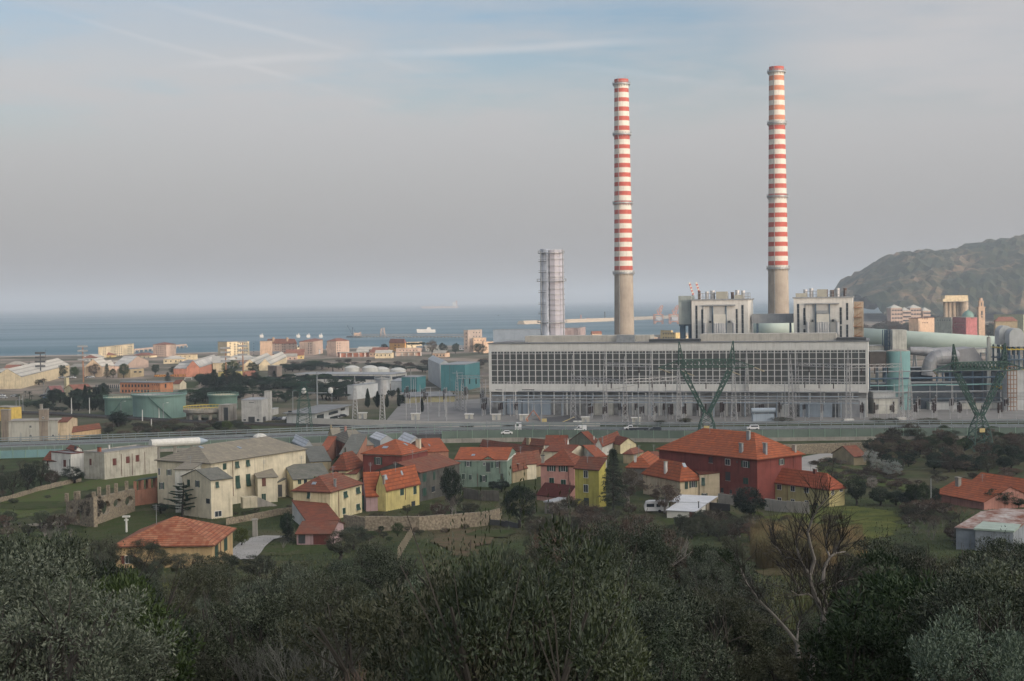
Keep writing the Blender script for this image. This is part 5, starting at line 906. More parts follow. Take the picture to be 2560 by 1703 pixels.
for i in range(68):    # low town behind the station roof and along the port
    u = random.choice([random.uniform(1610, 1770), random.uniform(2070, 2130), random.uniform(2230, 2560)]) if i < 30 else random.uniform(-20, 1190) 
    if 1770 < u < 2060: continue
    Y = (random.uniform(1180, 1560) if u < 640 else random.uniform(1380, 1700)) if i >= 30 else random.uniform(1550, 1900) if u < 1800 else random.uniform(2000, 2500); q = atY('P', u, 800, Y); r = thing('town_house', (q.x, Y, 4), 'small %s town house %s' % (random.choice(['cream', 'rosy', 'peach', 'pale']), 'of the low coastal town' if i >= 30 else 'in the harbour quarter' if u < 1800 else 'at the foot of the wooded hill'), 'house', 'town houses in the haze')
    w_ = random.uniform(12, 24); h_ = random.uniform(7, 15) if i < 30 else random.uniform(4, 8.5); rz = random.uniform(-.4, .4)
    MB().cbox((q.x, Y, 2), w_, 12, h_, rz).build('wall', random.choice(TW), r)
    ca, sa = math.cos(rz), math.sin(rz); a = Vector((ca * w_, sa * w_, 0)); b2 = Vector((-sa * 12, ca * 12, 0)); P_ = Vector((q.x, Y, 2 + h_)) - a / 2 - b2 / 2
    roof_mb(roof_faces(P_, a, b2, random.choice(['hip_a', 'gable_a']), P_.z, 2.6, .4, None)).build('roof', random.choice([FARR, FARR, FELT, CONC, FARW]), r)
    for k in range(4):
        e = a.normalized(); MB().obox(P_ + e * (w_ * (k + .5) / 4 - .6) - b2.normalized() * .06 - Vector((0, 0, 3)), e * 1.2, b2.normalized() * .05, 1.6).build('window', GLASS, r)
bch = grid([-1400 + 60 * i for i in range(26)], [0, 1], lambda x, y: 0)
bch.v = [Vector((q.x, lerp(COAST, q.x) - (26 if k >= 26 else 70), ground(q.x, lerp(COAST, q.x) - (26 if k >= 26 else 70)) + .3)) for k, q in enumerate(bch.v)]
bch.build('beach', mat('beach_sand', (.36, .3, .24), .95, var=.2, vscale=.05), kind='structure')
# big cement silos, church, pink palace, blocks below the hill
si = thing('cement_silos', atY('X', 1540, 340, 1650) , 'row of tall tan cement silos with a white top storey', 'silos'); Ys = 1650; ORG[si] = si.location.copy()
g0_ = 5.
for k, x in enumerate((1432, 1478, 1528, 1578, 1650)):
    q = atY('X', x, 250, Ys + (6 if k < 4 else 2)); zt = atY('X', x, 165, Ys).z; r_ = (25 if k < 4 else 50) / 4.714 / F * Ys; MB().cyl((q.x, q.y, g0_), (q.x, q.y, zt), r_, n=24).build('silo', wall('silo_tan', (.42, .35, .27)), si, smooth=False)
a = atY('X', 1400, 162, Ys - 8); c = atY('X', 1700, 125, Ys - 8); MB().obox((a.x, Ys - 8, a.z), (c.x - a.x, 0, 0), (0, 24, 0), c.z - a.z).build('top_storey', creamy, si); e = atY('X', 1425, 100, Ys - 4); f = atY('X', 1698, 86, Ys - 4); MB().obox((e.x, Ys - 4, c.z + .01), (f.x - e.x, 0, 0), (0, 16, 0), f.z - c.z).build('top_gallery', creamy, si)
ch = thing('bell_tower', atY('X', 1848, 380, 1500), 'ornate pale bell tower with pointed top', 'bell tower'); Yc = 1500; ORG[ch] = ch.location.copy()
zz = lambda y: atY('X', 1848, y, Yc).z
cx = atY('X', 1848, 300, Yc).x; kx = Yc / F / 4.714; m = MB()
for y0, y1, w in ((400, 232, 74), (232, 222, 88), (222, 160, 50), (160, 152, 60)): m.cbox((cx, Yc, zz(y0) if y0 < 400 else 5), w * kx, w * kx, zz(y1) - (zz(y0) if y0 < 400 else 5))
m.build('shaft', peach, ch); MB().lathe((cx, Yc, zz(152)), [(20 * kx, 0), (20 * kx, 3), (3 * kx, zz(122) - zz(152)), (.01, zz(118) - zz(152))], 12).build('spire', rosew, ch)
for y0, y1, w in ((320, 270, 18), (350, 330, 16), (212, 172, 14)): MB().cbox((cx, Yc - (74 if y0 > 240 else 50) * kx / 2, zz(y0)), w * kx, .4, zz(y1) - zz(y0)).build('opening', DARKM, ch)
dm = thing('church_dome', atY('X', 1697, 340, 1500), 'green copper church dome with lantern', 'dome'); q = atY('X', 1697, 338, 1500); ORG[dm] = dm.location.copy()
MB().lathe((q.x, 1500, 0), [(70 * kx, 4), (70 * kx, q.z), (68 * kx, q.z + 2), (58 * kx, zz(300)), (40 * kx, zz(278)), (16 * kx, zz(266)), (5 * kx, zz(260)), (.01, zz(238))], 24).build('dome', mat('copper_green', (.16, .27, .24), .7, var=.2), dm, smooth=True)
bld('pink_palace', 'rose pink long building below the silos', 'palace', 'X', (1675, 350), 560, (1505, 345), (1805, 345), 'flat', wallm=wall('palace_pink', (.5, .2, .2)), roofm=CONC, o=.4, Y=1330, gz=5, wins=gw('X', 1540, 415, 1640, 420, 5, 1, 9, 14, 'L') + gw('X', 1540, 460, 1640, 465, 5, 1, 9, 14, 'L') + gw('X', 1740, 355, 1755, 355, 2, 1, 8, 10, 'R'))
bld('grey_palace', 'grey green long block left of the pink one', 'apartment building', 'X', (1500, 350), 540, (1305, 350), (1510, 350), 'flat', wallm=wall('grey_green_town', (.33, .36, .32)), roofm=CONC, o=.4, Y=1345, gz=5, wins=gw('X', 1340, 380, 1480, 385, 6, 1, 9, 12, 'L'))
bld('orange_flats', 'orange flats above the bare trees', 'apartment building', 'X', (1110, 360), 500, (1000, 365), (1300, 350), 'flat', wallm=peach, roofm=FARR, o=.4, Y=1400, gz=5, rect='R', wins=gw('X', 1165, 365, 1220, 410, 4, 2, 8, 10, 'R'))
for x0, x1, yt, lb in ((788, 920, 235, 'left grey apartment tower below the hill with crown'), (1015, 1145, 235, 'right grey apartment tower below the hill'), (1165, 1255, 268, 'smaller hazy block right of two towers'), (925, 1015, 265, 'low hazy block between the two towers')):
    q = atY('X', x0, yt, 2200); w_ = atY('X', x1, yt, 2200); r = thing('apartment_tower', (q.x, 2200, 5), lb, 'apartment building', 'hazy blocks below the hill'); MB().obox((q.x, 2200, 3), (w_.x - q.x, 0, 0), (0, 25, 0), q.z - 3).build('wall', rosew, r)
    roof_mb(roof_faces(Vector((q.x, 2200, q.z)), Vector((w_.x - q.x, 0, 0)), Vector((0, 25, 0)), 'hip_a', q.z, 5, .5, None)).build('roof', cream_grey, r)
    for i in range(4):
        for j in range(4): MB().obox((q.x + (w_.x - q.x) * (i + .3) / 4, 2199.9, q.z - 5 - j * 6), (3.5, 0, 0), (0, .08, 0), 2.2).build('window', GLASS, r)
bld('flat_school', 'long flat building at the right edge below the hill', 'school', 'X', (2000, 312), 380, (1960, 310), (2350, 312), 'flat', wallm=wall('lime_town', (.38, .4, .26)), roofm=CONC, o=.5, Y=1700, gz=5, rect='R', chims=[(2165, 305, 10, 12, whitew)])
bld('brown_roof_villa', 'villa with brown hipped roof at the right edge', 'house', 'X', (2020, 388), 440, (2000, 386), (2280, 385), 'hip_b', wallm=tanw, roofm=FARR, ridge=(2130, 340), o=.5, Y=1500, gz=5, rect='R')
# hill
def hillh(x, y):
    d = (y - 3900) / 900.; prof = [(850, 0), (880, 66), (895, 89), (933, 112), (985, 139), (1028, 161), (1075, 178), (1142, 186), (1192, 181), (1247, 190), (1326, 199), (1404, 213), (1700, 228), (2200, 228), (3500, 200)]
    h = lerp(prof, x * 3900 / y) * max(0, 1 - d * d * .8) if abs(d) < 1.1 else 0
    return -8 + (random.random() * 11 if h > 5 else 0) + h + min(34, max(0, h) * .1) * (noise.noise(Vector((x * .004, y * .004, 1))) + .6 * noise.noise(Vector((x * .014, y * .014, 5)))) * (1 if h > 5 else 0)
def hill_mat():
    m = mat('hill_scrub', (.045, .055, .03), .95, spec=.05); t = m.node_tree; L = t.links.new; b = t.nodes['Principled BSDF']; g = t.nodes.new('ShaderNodeNewGeometry')
    n = t.nodes.new('ShaderNodeTexNoise'); n.inputs['Scale'].default_value = .009; n.inputs['Detail'].default_value = 9; n.inputs['Roughness'].default_value = .72; L(g.outputs['Position'], n.inputs['Vector'])
    r = t.nodes.new('ShaderNodeValToRGB'); L(n.outputs[0], r.inputs[0]); e = r.color_ramp.elements; e[0].position = .4; e[0].color = (.016, .03, .02, 1); e[1].position = .68; e[1].color = (.22, .15, .1, 1); q = e.new(.52); q.color = (.045, .05, .03, 1); L(r.outputs[0], b.inputs['Base Color'])
    return m
grid([780 + i * 13 for i in range(220)], [2950 + j * 30 for j in range(64)], hillh).build('hill', hill_mat(), kind='structure')
# sea things -------------------------------------------------------------
def sea_at(V, x, y, z=0): return onz(V, x, y, z)
wallst = wall('breakwater_stone', (.5, .42, .32))
a, c = sea_at('c', 480, 280), sea_at('c', 1405, 246); e = sea_at('c', 2050, 215)
bw = thing('breakwater', a, 'long pale breakwater across the bay', 'breakwater')
for p, q in ((a, c), (c, e)):
    d = q - p; n_ = Vector((-d.y, d.x, 0)).normalized(); MB().prism([p - n_ * 14 - Vector((0, 0, 2)), q - n_ * 14 - Vector((0, 0, 2)), q + n_ * 14 - Vector((0, 0, 2)), p + n_ * 14 - Vector((0, 0, 2))], [p - n_ * 7 + Vector((0, 0, 9)), q - n_ * 7 + Vector((0, 0, 9)), q + n_ * 7 + Vector((0, 0, 9)), p + n_ * 7 + Vector((0, 0, 9))]).build('stone_bank', wallst, bw)
p1 = sea_at('b', 130, 400); p2 = sea_at('b', 1870, 405); pr = thing('pier', p1, 'long jetty on stilts reaching out to sea', 'pier'); d = p2 - p1; n_ = Vector((-d.y, d.x, 0)).normalized()
zp = above(p1, 'b', 130, 368); MB().obox(p1 + Vector((0, 0, zp - 1.6)), d, n_ * 8, 1.6).build('deck', CONC, pr); MB().obox(p1 + Vector((0, 0, zp + 2)), d, n_ * 3, .6).build('pipe_bridge', rosew, pr)
for i in range(34):
    q = p1 + d * (i / 33); MB().cyl(q + n_ * 4 - Vector((0, 0, 3)), q + n_ * 4 + Vector((0, 0, zp - 1.6)), .9, n=6).build('pile', CONC, pr)
for x, h in ((600, 255), (230, 340)):
    q = sea_at('b', x, 400); zt = above(q, 'b', x, h); m = MB()
    for sx in (-4, 4):
        for sy in (0, 8): m.bar((q.x + sx, q.y + sy, zp), (q.x + sx * .5, q.y + sy, zt), .8)
    for k in range(5): z = zp + (zt - zp) * k / 5; m.bar((q.x - 4, q.y, z), (q.x + 4, q.y, z + 4), .6)
    m.build('loading_tower', rosew, pr)
fc = thing('floating_crane', sea_at('b', 150, 395), 'floating crane with two dark jibs at the jetty end', 'crane'); q = Vector(fc.location); k_ = q.y / F / 6.203
def bp(x, y): return q + Vector(((x - 150) * k_, 0, (395 - y) * k_))
MB().cbox(bp(160, 398) , 26, 12, 3).build('barge', DARKM, fc); MB().cbox(bp(200, 378), 10, 6, 6).build('cabin', peach, fc)
m = MB(); m.bar(bp(135, 365), bp(52, 205), 1.3).bar(bp(52, 205), bp(45, 310), .3).bar(bp(135, 350), bp(135, 235), 1.3).bar(bp(135, 235), bp(52, 205), .3); m.build('jib', mat('blue_dark_steel', (.06, .1, .15), .6), fc); MB().bar(bp(140, 235), bp(185, 340), 1.1).bar(bp(135, 240), bp(200, 360), .4).build('back_stay', MATS['blue_dark_steel'], fc)
def ship(V, x0, x1, y, hull, label, kind='tanker', hh=None):
    a = sea_at(V, x0, y); c = sea_at(V, x1, y); Lh = c.x - a.x; r = thing('ship', a, label, 'ship', None); H_ = hh or Lh * .07; w = Lh * .14; Yb = (a.y + c.y) / 2
    MB().prism([(a.x + Lh * .04, Yb, -1), (c.x - Lh * .02, Yb, -1), (c.x - Lh * .02, Yb + w, -1), (a.x + Lh * .04, Yb + w, -1)], [(a.x, Yb, H_ * 1.2), (c.x, Yb, H_), (c.x, Yb + w, H_), (a.x, Yb + w, H_ * 1.2)]).build('hull', hull, r)
    if kind == 'tanker':
        MB().obox((c.x - Lh * .16, Yb + w * .1, H_ * 1.25), (Lh * .1, 0, 0), (0, w * .8, 0), H_ * 2.2).build('superstructure', WHITEP, r); MB().obox((c.x - Lh * .08, Yb + w * .3, H_ * 1.25), (Lh * .04, 0, 0), (0, w * .3, 0), H_ * 2.8).build('funnel', salmon, r)
        for k in (.3, .55): MB().bar((a.x + Lh * k, Yb + w / 2, H_), (a.x + Lh * k, Yb + w / 2, H_ * 2.2), Lh * .01).build('mast', peach, r)
    else: MB().obox((a.x + Lh * .55, Yb + w * .2, H_), (Lh * .2, 0, 0), (0, w * .6, 0), H_ * .7).build('cabin', WHITEP, r)
    return r
ship('P', 1060, 1142, 771, rosew, 'distant tanker with white stern house', hh=16)
ship('P', 1042, 1088, 832, WHITEP, 'long pale moored barge beyond the jetty', kind='b', hh=6)
for x, lb in ((1008, 'leftmost of four small white craft'), (1608, 'second of four small white craft'), (1775, 'third of four small white craft'), (1978, 'rightmost of four small white craft')):
    ship('a', x - 28, x + 28, 290, WHITEP, lb + ' above the beach flats', kind='b', hh=4.5)
for k, (x, y) in enumerate(((1225, 762), (1237, 763), (1257, 767), (1246, 788))):
    s_ = sea_at('P', x, y + 2); mb = MB(); w = 3.2 * s_.y / F; o_ = MB().prism([s_ + Vector((-w / 2, 0, -1)), s_ + Vector((w / 2, 0, -1)), s_ + Vector((w / 2, w, -1)), s_ + Vector((-w / 2, w, -1))], [s_ + Vector((-w * .6, 0, w * .5)), s_ + Vector((w * .6, 0, w * .5)), s_ + Vector((w * .6, w, w * .5)), s_ + Vector((-w * .6, w, w * .5))]).build('buoy', DARKM)
    tag(o_, ('leftmost dark mooring buoy on the open sea', 'larger dark mooring buoy, second from left', 'third dark buoy towards the silver stack', 'lone dark buoy nearest the shore')[k], 'buoy', 'dark buoys on the sea')
CR = mat('crane_orange', (.42, .2, .13), .6, var=.2)
for k, (x, lb) in enumerate(((1838, 'left orange container crane with raised boom'), (1990, 'right orange container crane with raised boom'))):
    q = sea_at('c', x, 285); q.z = 2; kk_ = q.y / F / 3.928; r = thing('port_crane', q, lb, 'port crane', 'orange port cranes'); P_ = lambda dx, y: q + Vector((dx * kk_, 0, (285 - y) * kk_)); m = MB()
    for dx in (-42, 38):
        for dy in (0, 26): m.bar(P_(dx, 285) + Vector((0, dy, 0)), P_(dx, 192) + Vector((0, dy, 0)), 1.8)
    for y in (262, 225, 192): m.bar(P_(-46, y), P_(42, y), 1.8).bar(P_(-46, y) + Vector((0, 26, 0)), P_(42, y) + Vector((0, 26, 0)), 2.4)
    m.bar(P_(-42, 285), P_(0, 225), 1.6).bar(P_(38, 285), P_(0, 225), 1.6); m.build('portal', CR, r); MB().bar(P_(-8, 192), P_(18, 108), 2).bar(P_(12, 192), P_(38, 106), 2).bar(P_(18, 108), P_(38, 106), 2).bar(P_(0, 170), P_(28, 150), 1.5).bar(P_(8, 145), P_(32, 125), 1.5).build('boom', CR, r); MB().bar(P_(-8, 192), P_(-20, 150), 2.5).bar(P_(-20, 150), P_(18, 112), 1).build('mast', CR, r)
    MB().cbox(P_(0, 250), 14, 10, 8).build('machine_house', palebl, r)
for k, (x, y0, y1, lb) in enumerate(((1067, 250, 185, 'dredger with red gear on the breakwater'), (1302, 245, 155, 'thin mast crane standing at the breakwater'))):
    q = sea_at('c', x, y0); kk_ = q.y / F / 3.928; r = thing('work_boat', q, lb, 'work boat'); MB().cbox(q + Vector((30 * kk_ if k == 0 else 10, -20, -1)), (150 if k == 0 else 80) * kk_, 12, 10 * kk_).build('hull', DARKM, r); MB().bar(q + Vector((0, -15, 0)), q + Vector((0, -15, (y0 - y1) * kk_)), 2.4).build('mast', salmon if k == 0 else DARKM, r); MB().cbox(q + Vector((70 * kk_ if k == 0 else 20, -18, 9 * kk_)), 30 * kk_, 8, 22 * kk_).build('cabin', salmon, r)
for k, x in enumerate((292, 350)):   # striped crane booms above the left boiler house
    q = atY('D', x, 262, 1900); r = thing('striped_crane', (q.x, 1900, 3), ('left' if k == 0 else 'right') + ' thin red and white crane boom beyond the boiler house', 'crane', 'striped crane booms'); a = atY('D', x + 25, 262, 1900); c = atY('D', x - 8, 158, 1900)
    MB().bar((a.x, 1900, 3), a, 3).build('mast', palebl, r)
    for j in range(8): MB().bar(a.lerp(c, j / 8), a.lerp(c, (j + 1) / 8), 3).build('boom_band', REDP if j % 2 == 0 else WHP, r)
jet = thing('stone_jetty', sea_at('A', 1240, 375), 'low stone bathing jetty behind the cream flats', 'jetty'); a = sea_at('A', 1240, 375); c = sea_at('A', 1720, 325); d = c - a; n_ = Vector((-d.y, d.x, 0)).normalized(); MB().obox(a + Vector((0, 0, 2.5)), d, n_ * 9, 2).build('deck', rosew, jet)
for i in range(14): q = a + d * (i / 13); MB().cyl(q - Vector((0, 0, 3)), q + Vector((0, 0, 2.5)), 1.2, n=6).build('pile', CONC, jet)
# floodlight masts of the sports ground
for k, (x, yt, yb, V) in enumerate(((802, 478, 1010, 'd'), (1636, 350, 960, 'd'), (425, 450, 840, 'a'), (706, 345, 870, 'a'))):
    q = atY(V, x, yb, 1000 if k < 2 else 1020); q.z = 6; zt = above(q, V, x, yt); kk_ = q.y / F / VIEWS[V][2]; r = thing('floodlight_mast', q, ('leftmost dark', 'second', 'third', 'rightmost rusty')[k] + ' sports ground floodlight mast', 'floodlight mast', 'floodlight masts of the sports ground'); MB().cyl(q, (q.x, q.y, zt), .55, .35, n=6).build('mast', RUSTY if k else DARKM, r)
    for j in range(4):
        z = zt - 1 - j * 3.1; MB().bar((q.x - 3.8, q.y, z), (q.x + 3.8, q.y, z), .3).build('cross_bar', GREYM, r)
        MB().cbox((q.x, q.y - .5, z), 7, .6, 1.2).build('lamp_row', DARKM if k == 0 else GREYM, r)
# club banner and writing at the sports ground
def banner(V, x0, y0, x1, y1, Y, text, label, col, size):
    a = atY(V, x0, y1, Y); c = atY(V, x1, y0, Y); r = thing('banner', a, label, 'banner'); MB().obox(a, (c.x - a.x, 0, 0), (0, .3, 0), c.z - a.z).build('board', mat('banner_board', (.2, .06, .04), .8), r)
    cu = bpy.data.curves.new('lettering', 'FONT'); cu.body = text; cu.size = size; cu.extrude = .05; cu.align_x = 'CENTER'; cu.align_y = 'CENTER'; cu.space_character = 1.1; o_ = bpy.data.objects.new('lettering', cu); COL.objects.link(o_); o_.parent = r; o_.location = ((c.x - a.x) / 2, -.1, (c.z - a.z) / 2); o_.rotation_euler = (R(90), 0, 0); cu.materials.append(col); bpy.context.view_layer.update(); me = bpy.data.meshes.new_from_object(o_); n2 = bpy.data.objects.new('lettering', me); COL.objects.link(n2); n2.parent = r; n2.location = o_.location; n2.rotation_euler = o_.rotation_euler; n2.scale.x = 1.35; bpy.data.objects.remove(o_)
V2 = dict(z=(360, 900, 16.836)); VIEWS.update(V2)
YLT = mat('yellow_letters', (.7, .42, .06), .7)
banner('z', 430, 620, 940, 715, 1010, 'VADO', 'dark red banner with big yellow letters at the sports ground', YLT, 2.)
banner('z', 1100, 610, 1750, 700, 1010, '1913-2013', 'banner with yellow and red year numbers', YLT, 1.7)
gq = atY('z', 1720, 845, 985); g2 = atY('z', 2010, 750, 985); go = thing('football_goal', gq, 'white football goal beside the grass pitch', 'goal'); MB().bar(gq, (gq.x, 985, g2.z), .35).bar((g2.x, 985, gq.z), (g2.x, 985, g2.z), .35).bar((gq.x, 985, g2.z), (g2.x, 985, g2.z), .35).build('goal_frame', WHITEP, go)
# ---------------------------------------------------------------- motorway, railway, paving
ASPH = mat('asphalt', (.07, .072, .075), .85, var=.25, vscale=.15); BALLAST = mat('ballast', (.09, .075, .065), .95, var=.4, vscale=.8); PAVE = mat('yard_paving', (.2, .195, .185), .9, var=.3, vscale=.08)
GRN = mat('noise_barrier_green', (.12, .165, .135), .6, var=.25, vscale=.2); RAIL = mat('guard_rail', (.22, .26, .27), .5, metal=.3, var=.2); GPOST = mat('green_post', (.2, .3, .23), .6)
def line_pts(pix, z): return [onz('P', u, v, z) for u, v in pix]
def strip(P_, off0, off1, z0, z1, mt, name):
    m = MB(); A_, B_ = [], []
    for i, p in enumerate(P_):
        t_ = (P_[min(i + 1, len(P_) - 1)] - P_[max(i - 1, 0)]); t_.z = 0; t_.normalize(); n_ = Vector((-t_.y, t_.x, 0)); A_.append(p + n_ * off0); B_.append(p + n_ * off1)
    for i in range(len(P_) - 1):
        a, b_, c, d = A_[i], A_[i + 1], B_[i + 1], B_[i]; w = lambda q, z: Vector((q.x, q.y, z))
        m.quad(w(a, z1), w(b_, z1), w(c, z1), w(d, z1)); m.quad(w(a, z0), w(b_, z0), w(b_, z1), w(a, z1)); m.quad(w(d, z0), w(c, z0), w(c, z1), w(d, z1))
    return m.build(name, mt, kind='structure')
HWP = [(-700, 1148), (-120, 1120), (340, 1104), (543, 1097), (1000, 1080), (1300, 1074.5), (1700, 1077), (2240, 1071), (2800, 1068), (3300, 1066)]
HW = line_pts(HWP, 13.0); RZ = 11.9
strip(HW, .3, 27, 5, RZ, ASPH, 'road_motorway'); strip(HW, -.35, .3, 5, 10.2, CONC, 'wall_embankment')
LM = mat('lane_white', (.5, .5, .48), .8)
for o0, nm in ((2.2, 'road_line'), (11.3, 'road_line'), (15.4, 'road_line'), (24.6, 'road_line')): strip(HW, o0, o0 + .3, RZ, RZ + .008, LM, nm)
def off(P_, d):
    o = []
    for i, p in enumerate(P_):
        t_ = (P_[min(i + 1, len(P_) - 1)] - P_[max(i - 1, 0)]); t_.z = 0; t_.normalize(); o.append(p + Vector((-t_.y, t_.x, 0)) * d)
    return o
def walk(P_, step):
    o = []; acc = 0
    for a, b_ in zip(P_, P_[1:]):
        L_ = (b_ - a).length; s = -acc % step
        while s < L_: o.append((a.lerp(b_, s / L_), (b_ - a).normalized())); s += step
        acc += L_
    return o
def fence(name, label, cat, P_, z0, z1, step, panel, post, clip=None, rails=None, pw=.16):
    r = thing(name, P_[len(P_) // 2], label, cat); m = MB(); ps = [q for q in walk(P_, step) if clip is None or clip[0] < q[0].x < clip[1]]
    if panel:
        for (a, _), (b_, _) in zip(ps, ps[1:]):
            t_ = b_ - a; n_ = Vector((-t_.y, t_.x, 0)).normalized() * .08; m.obox(Vector((a.x, a.y, z0)), (t_.x, t_.y, 0), n_, z1 - z0)
        m.build('panel', panel, r)
    if rails:
        for z in rails:
            m = MB()
            for (a, _), (b_, _) in zip(ps, ps[1:]): m.obox(Vector((a.x, a.y, z)), (b_.x - a.x, b_.y - a.y, 0), (0, .1, 0), .34)
            m.build('rail', RAIL, r)
    if len(ps) < 100:
        for a, t_ in ps: MB().cbox(Vector((a.x, a.y - .1, z0)), pw, pw, z1 - z0 + .15).build('post', post, r)
    else:
        m = MB()
        for a, t_ in ps: m.cbox(Vector((a.x, a.y - .1, z0)), pw, pw, z1 - z0 + .15)
        m.build('post', post, r, kind='stuff')
    return r
fence('noise_barrier', 'green noise barrier with thin posts in front of the motorway', 'noise barrier', HW, 10.2, 13.05, 5.5, GRN, GPOST, (-30, 330))
fence('noise_barrier', 'lower green noise barrier on the left stretch of the motorway', 'noise barrier', HW, 10.2, 12.5, 5.5, GRN, GPOST, (-230, -33))
fence('noise_barrier', 'transparent fence posts above the left green barrier', 'noise barrier', off(HW, .6), RZ, 15.2, 6, None, GPOST, (-60, 30), rails=[15.0, 13.4])
fence('guard_rail', 'near steel guard rail of the motorway', 'guard rail', off(HW, 1.6), RZ, 12.75, 4, None, RAIL, (-190, 330), rails=[12.4])
fence('guard_rail', 'double guard rail along the middle of the motorway', 'guard rail', off(HW, 13.4), RZ, 12.9, 4, None, RAIL, (-190, 330), rails=[12.25, 12.7])
fence('guard_rail', 'far guard rail with high top bar behind the cars', 'guard rail', off(HW, 26), RZ, 13.6, 4, None, RAIL, (-190, 330), rails=[12.5, 13.3])
fence('teal_screen', 'teal glass noise screen at the far left of the road', 'noise barrier', off(HW, -6), 9.2, 12.0, 4, mat('teal_glass', (.16, .28, .29), .3, var=.2), GPOST, (-200, -152))
# retaining wall and lane by the red block
RW = [hit('J', 1660, 355), hit('J', 2357, 350)]; RW = [onz('J', 1640, 365, 9.5), onz('J', 2000, 350, 9.6), onz('J', 2500, 330, 9.8)]
strip(RW, -.6, .6, 5, 12.9, STONE, 'wall_retaining')
LANE = mat('pale_lane', (.3, .29, .27), .9, var=.2, vscale=.3)
LP = [hit('J', x, y) for x, y in ((1960, 590), (1905, 520), (1900, 450), (1960, 405), (2080, 385), (2400, 375))]
strip([Vector((p.x, p.y, 0)) for p in LP], -3, 3, 5, max(p.z for p in LP) + .15, LANE, 'road_lane')
LQ = [hit('H', x, y) for x, y in ((120, 1330), (240, 1210), (330, 1140), (480, 1110))]; 
def drape(P_, w, mt, name, n=10, up=.12):
    m = MB(); Q_ = []
    for a, b_ in zip(P_, P_[1:]):
        for k in range(n): Q_.append(a.lerp(b_, k / n))
    Q_.append(P_[-1]); rows_ = []
    for i, p in enumerate(Q_):
        t_ = Q_[min(i + 1, len(Q_) - 1)] - Q_[max(i - 1, 0)]; t_.z = 0; t_.normalize(); n_ = Vector((-t_.y, t_.x, 0)); rows_.append([p + n_ * (w * (k / 3 - .5)) for k in range(4)])
    for r_ in rows_:
        for q in r_: m.v.append(Vector((q.x, q.y, ground(q.x, q.y) + up)))
    for i in range(len(rows_) - 1):
        for k in range(3): m.f.append((i * 4 + k, i * 4 + k + 1, i * 4 + k + 5, i * 4 + k + 4))
    return m.build(name, mt, kind='structure', smooth=True)
drape(LQ, 5.5, LANE, 'path_yard', up=.2)
def patch(V, pts, mt, name, up=.1, kind='structure'):
    """ground patch: polygon of pixels laid on the terrain as a fine draped sheet"""
    P_ = [hit(V, *p) for p in pts]; xs_ = [p.x for p in P_]; ys_ = [p.y for p in P_]; m = MB(); nx, ny = 36, 36
    def inside(x, y):
        c = False; j = len(P_) - 1
        for i in range(len(P_)):
            if (P_[i].y > y) != (P_[j].y > y) and x < (P_[j].x - P_[i].x) * (y - P_[i].y) / (P_[j].y - P_[i].y) + P_[i].x: c = not c
            j = i
        return c
    x0, x1, y0, y1 = min(xs_), max(xs_), min(ys_), max(ys_); idx = {}
    for i in range(nx):
        for j in range(ny):
            cx_, cy_ = x0 + (x1 - x0) * (i + .5) / nx, y0 + (y1 - y0) * (j + .5) / ny
            if not inside(cx_ + noise.noise(Vector((cx_ * .09, cy_ * .09, 0))) * 4, cy_ + noise.noise(Vector((cx_ * .09, cy_ * .09, 8))) * 4): continue
            q = []
            for a, b_ in ((i, j), (i + 1, j), (i + 1, j + 1), (i, j + 1)):
                if (a, b_) not in idx: x = x0 + (x1 - x0) * a / nx; y = y0 + (y1 - y0) * b_ / ny; idx[(a, b_)] = len(m.v); m.v.append(Vector((x, y, ground(x, y) + up)))
                q.append(idx[(a, b_)])
            m.f.append(tuple(q))
    return m.build(name, mt, kind=kind, smooth=True)
LAWN = mat('lawn', (.035, .058, .016), .95, var=.45, vscale=.35, spec=.05, col2=(.065, .062, .032)); SOIL = mat('garden_soil', (.12, .08, .055), .95, spec=.05, vscale=.5, col2=(.07, .075, .035), bump=.5, var=.1); SOILG = mat('sown_field', (.085, .08, .04), .95, spec=.05, var=.5, vscale=.6, col2=(.06, .1, .025)); MEADOW = mat('meadow', (.11, .115, .032), .95, spec=.05, var=.4, vscale=.22, col2=(.035, .055, .018)); DRYG = mat('dry_reed_ground', (.1, .085, .045), .95, spec=.05, var=.5, vscale=.6)
patch('G', [(650, 1100), (900, 990), (1230, 890), (1430, 870), (1560, 900), (1100, 1110), (900, 1200)], LAWN, 'lawn')
patch('G', [(0, 760), (330, 700), (600, 650), (820, 600), (1440, 520), (1440, 600), (1150, 660), (700, 700), (600, 780), (600, 870), (0, 960)], SOILG, 'garden_ground', up=.12)
patch('G', [(0, 800), (600, 790), (600, 850), (240, 870), (0, 860)], LAWN, 'lawn', up=.2)
patch('H', [(0, 930), (250, 860), (500, 830), (540, 900), (100, 1010), (0, 1010)], LAWN, 'lawn'); patch('H', [(220, 1240), (400, 1180), (980, 1190), (1000, 1260), (300, 1290)], LAWN, 'lawn')
patch('H', [(1880, 1060), (2357, 1040), (2357, 1250), (2200, 1300), (1950, 1180)], SOIL, 'garden_ground'); patch('I', [(60, 1060), (300, 1030), (560, 1110), (560, 1190), (300, 1260), (0, 1200), (0, 1060)], SOIL, 'garden_ground', up=.18); patch('I', [(300, 1090), (420, 1060), (700, 1060), (780, 1130), (560, 1130), (330, 1115)], LAWN, 'lawn', up=.25)
patch('J', [(600, 960), (800, 930), (1100, 880), (1250, 900), (1300, 960), (900, 1060), (650, 1100)], LAWN, 'lawn'); patch('J', [(1350, 960), (1700, 900), (2100, 840), (2357, 840), (2800, 900), (2700, 1100), (2357, 1180), (1800, 1180), (1300, 1100)], MEADOW, 'meadow')
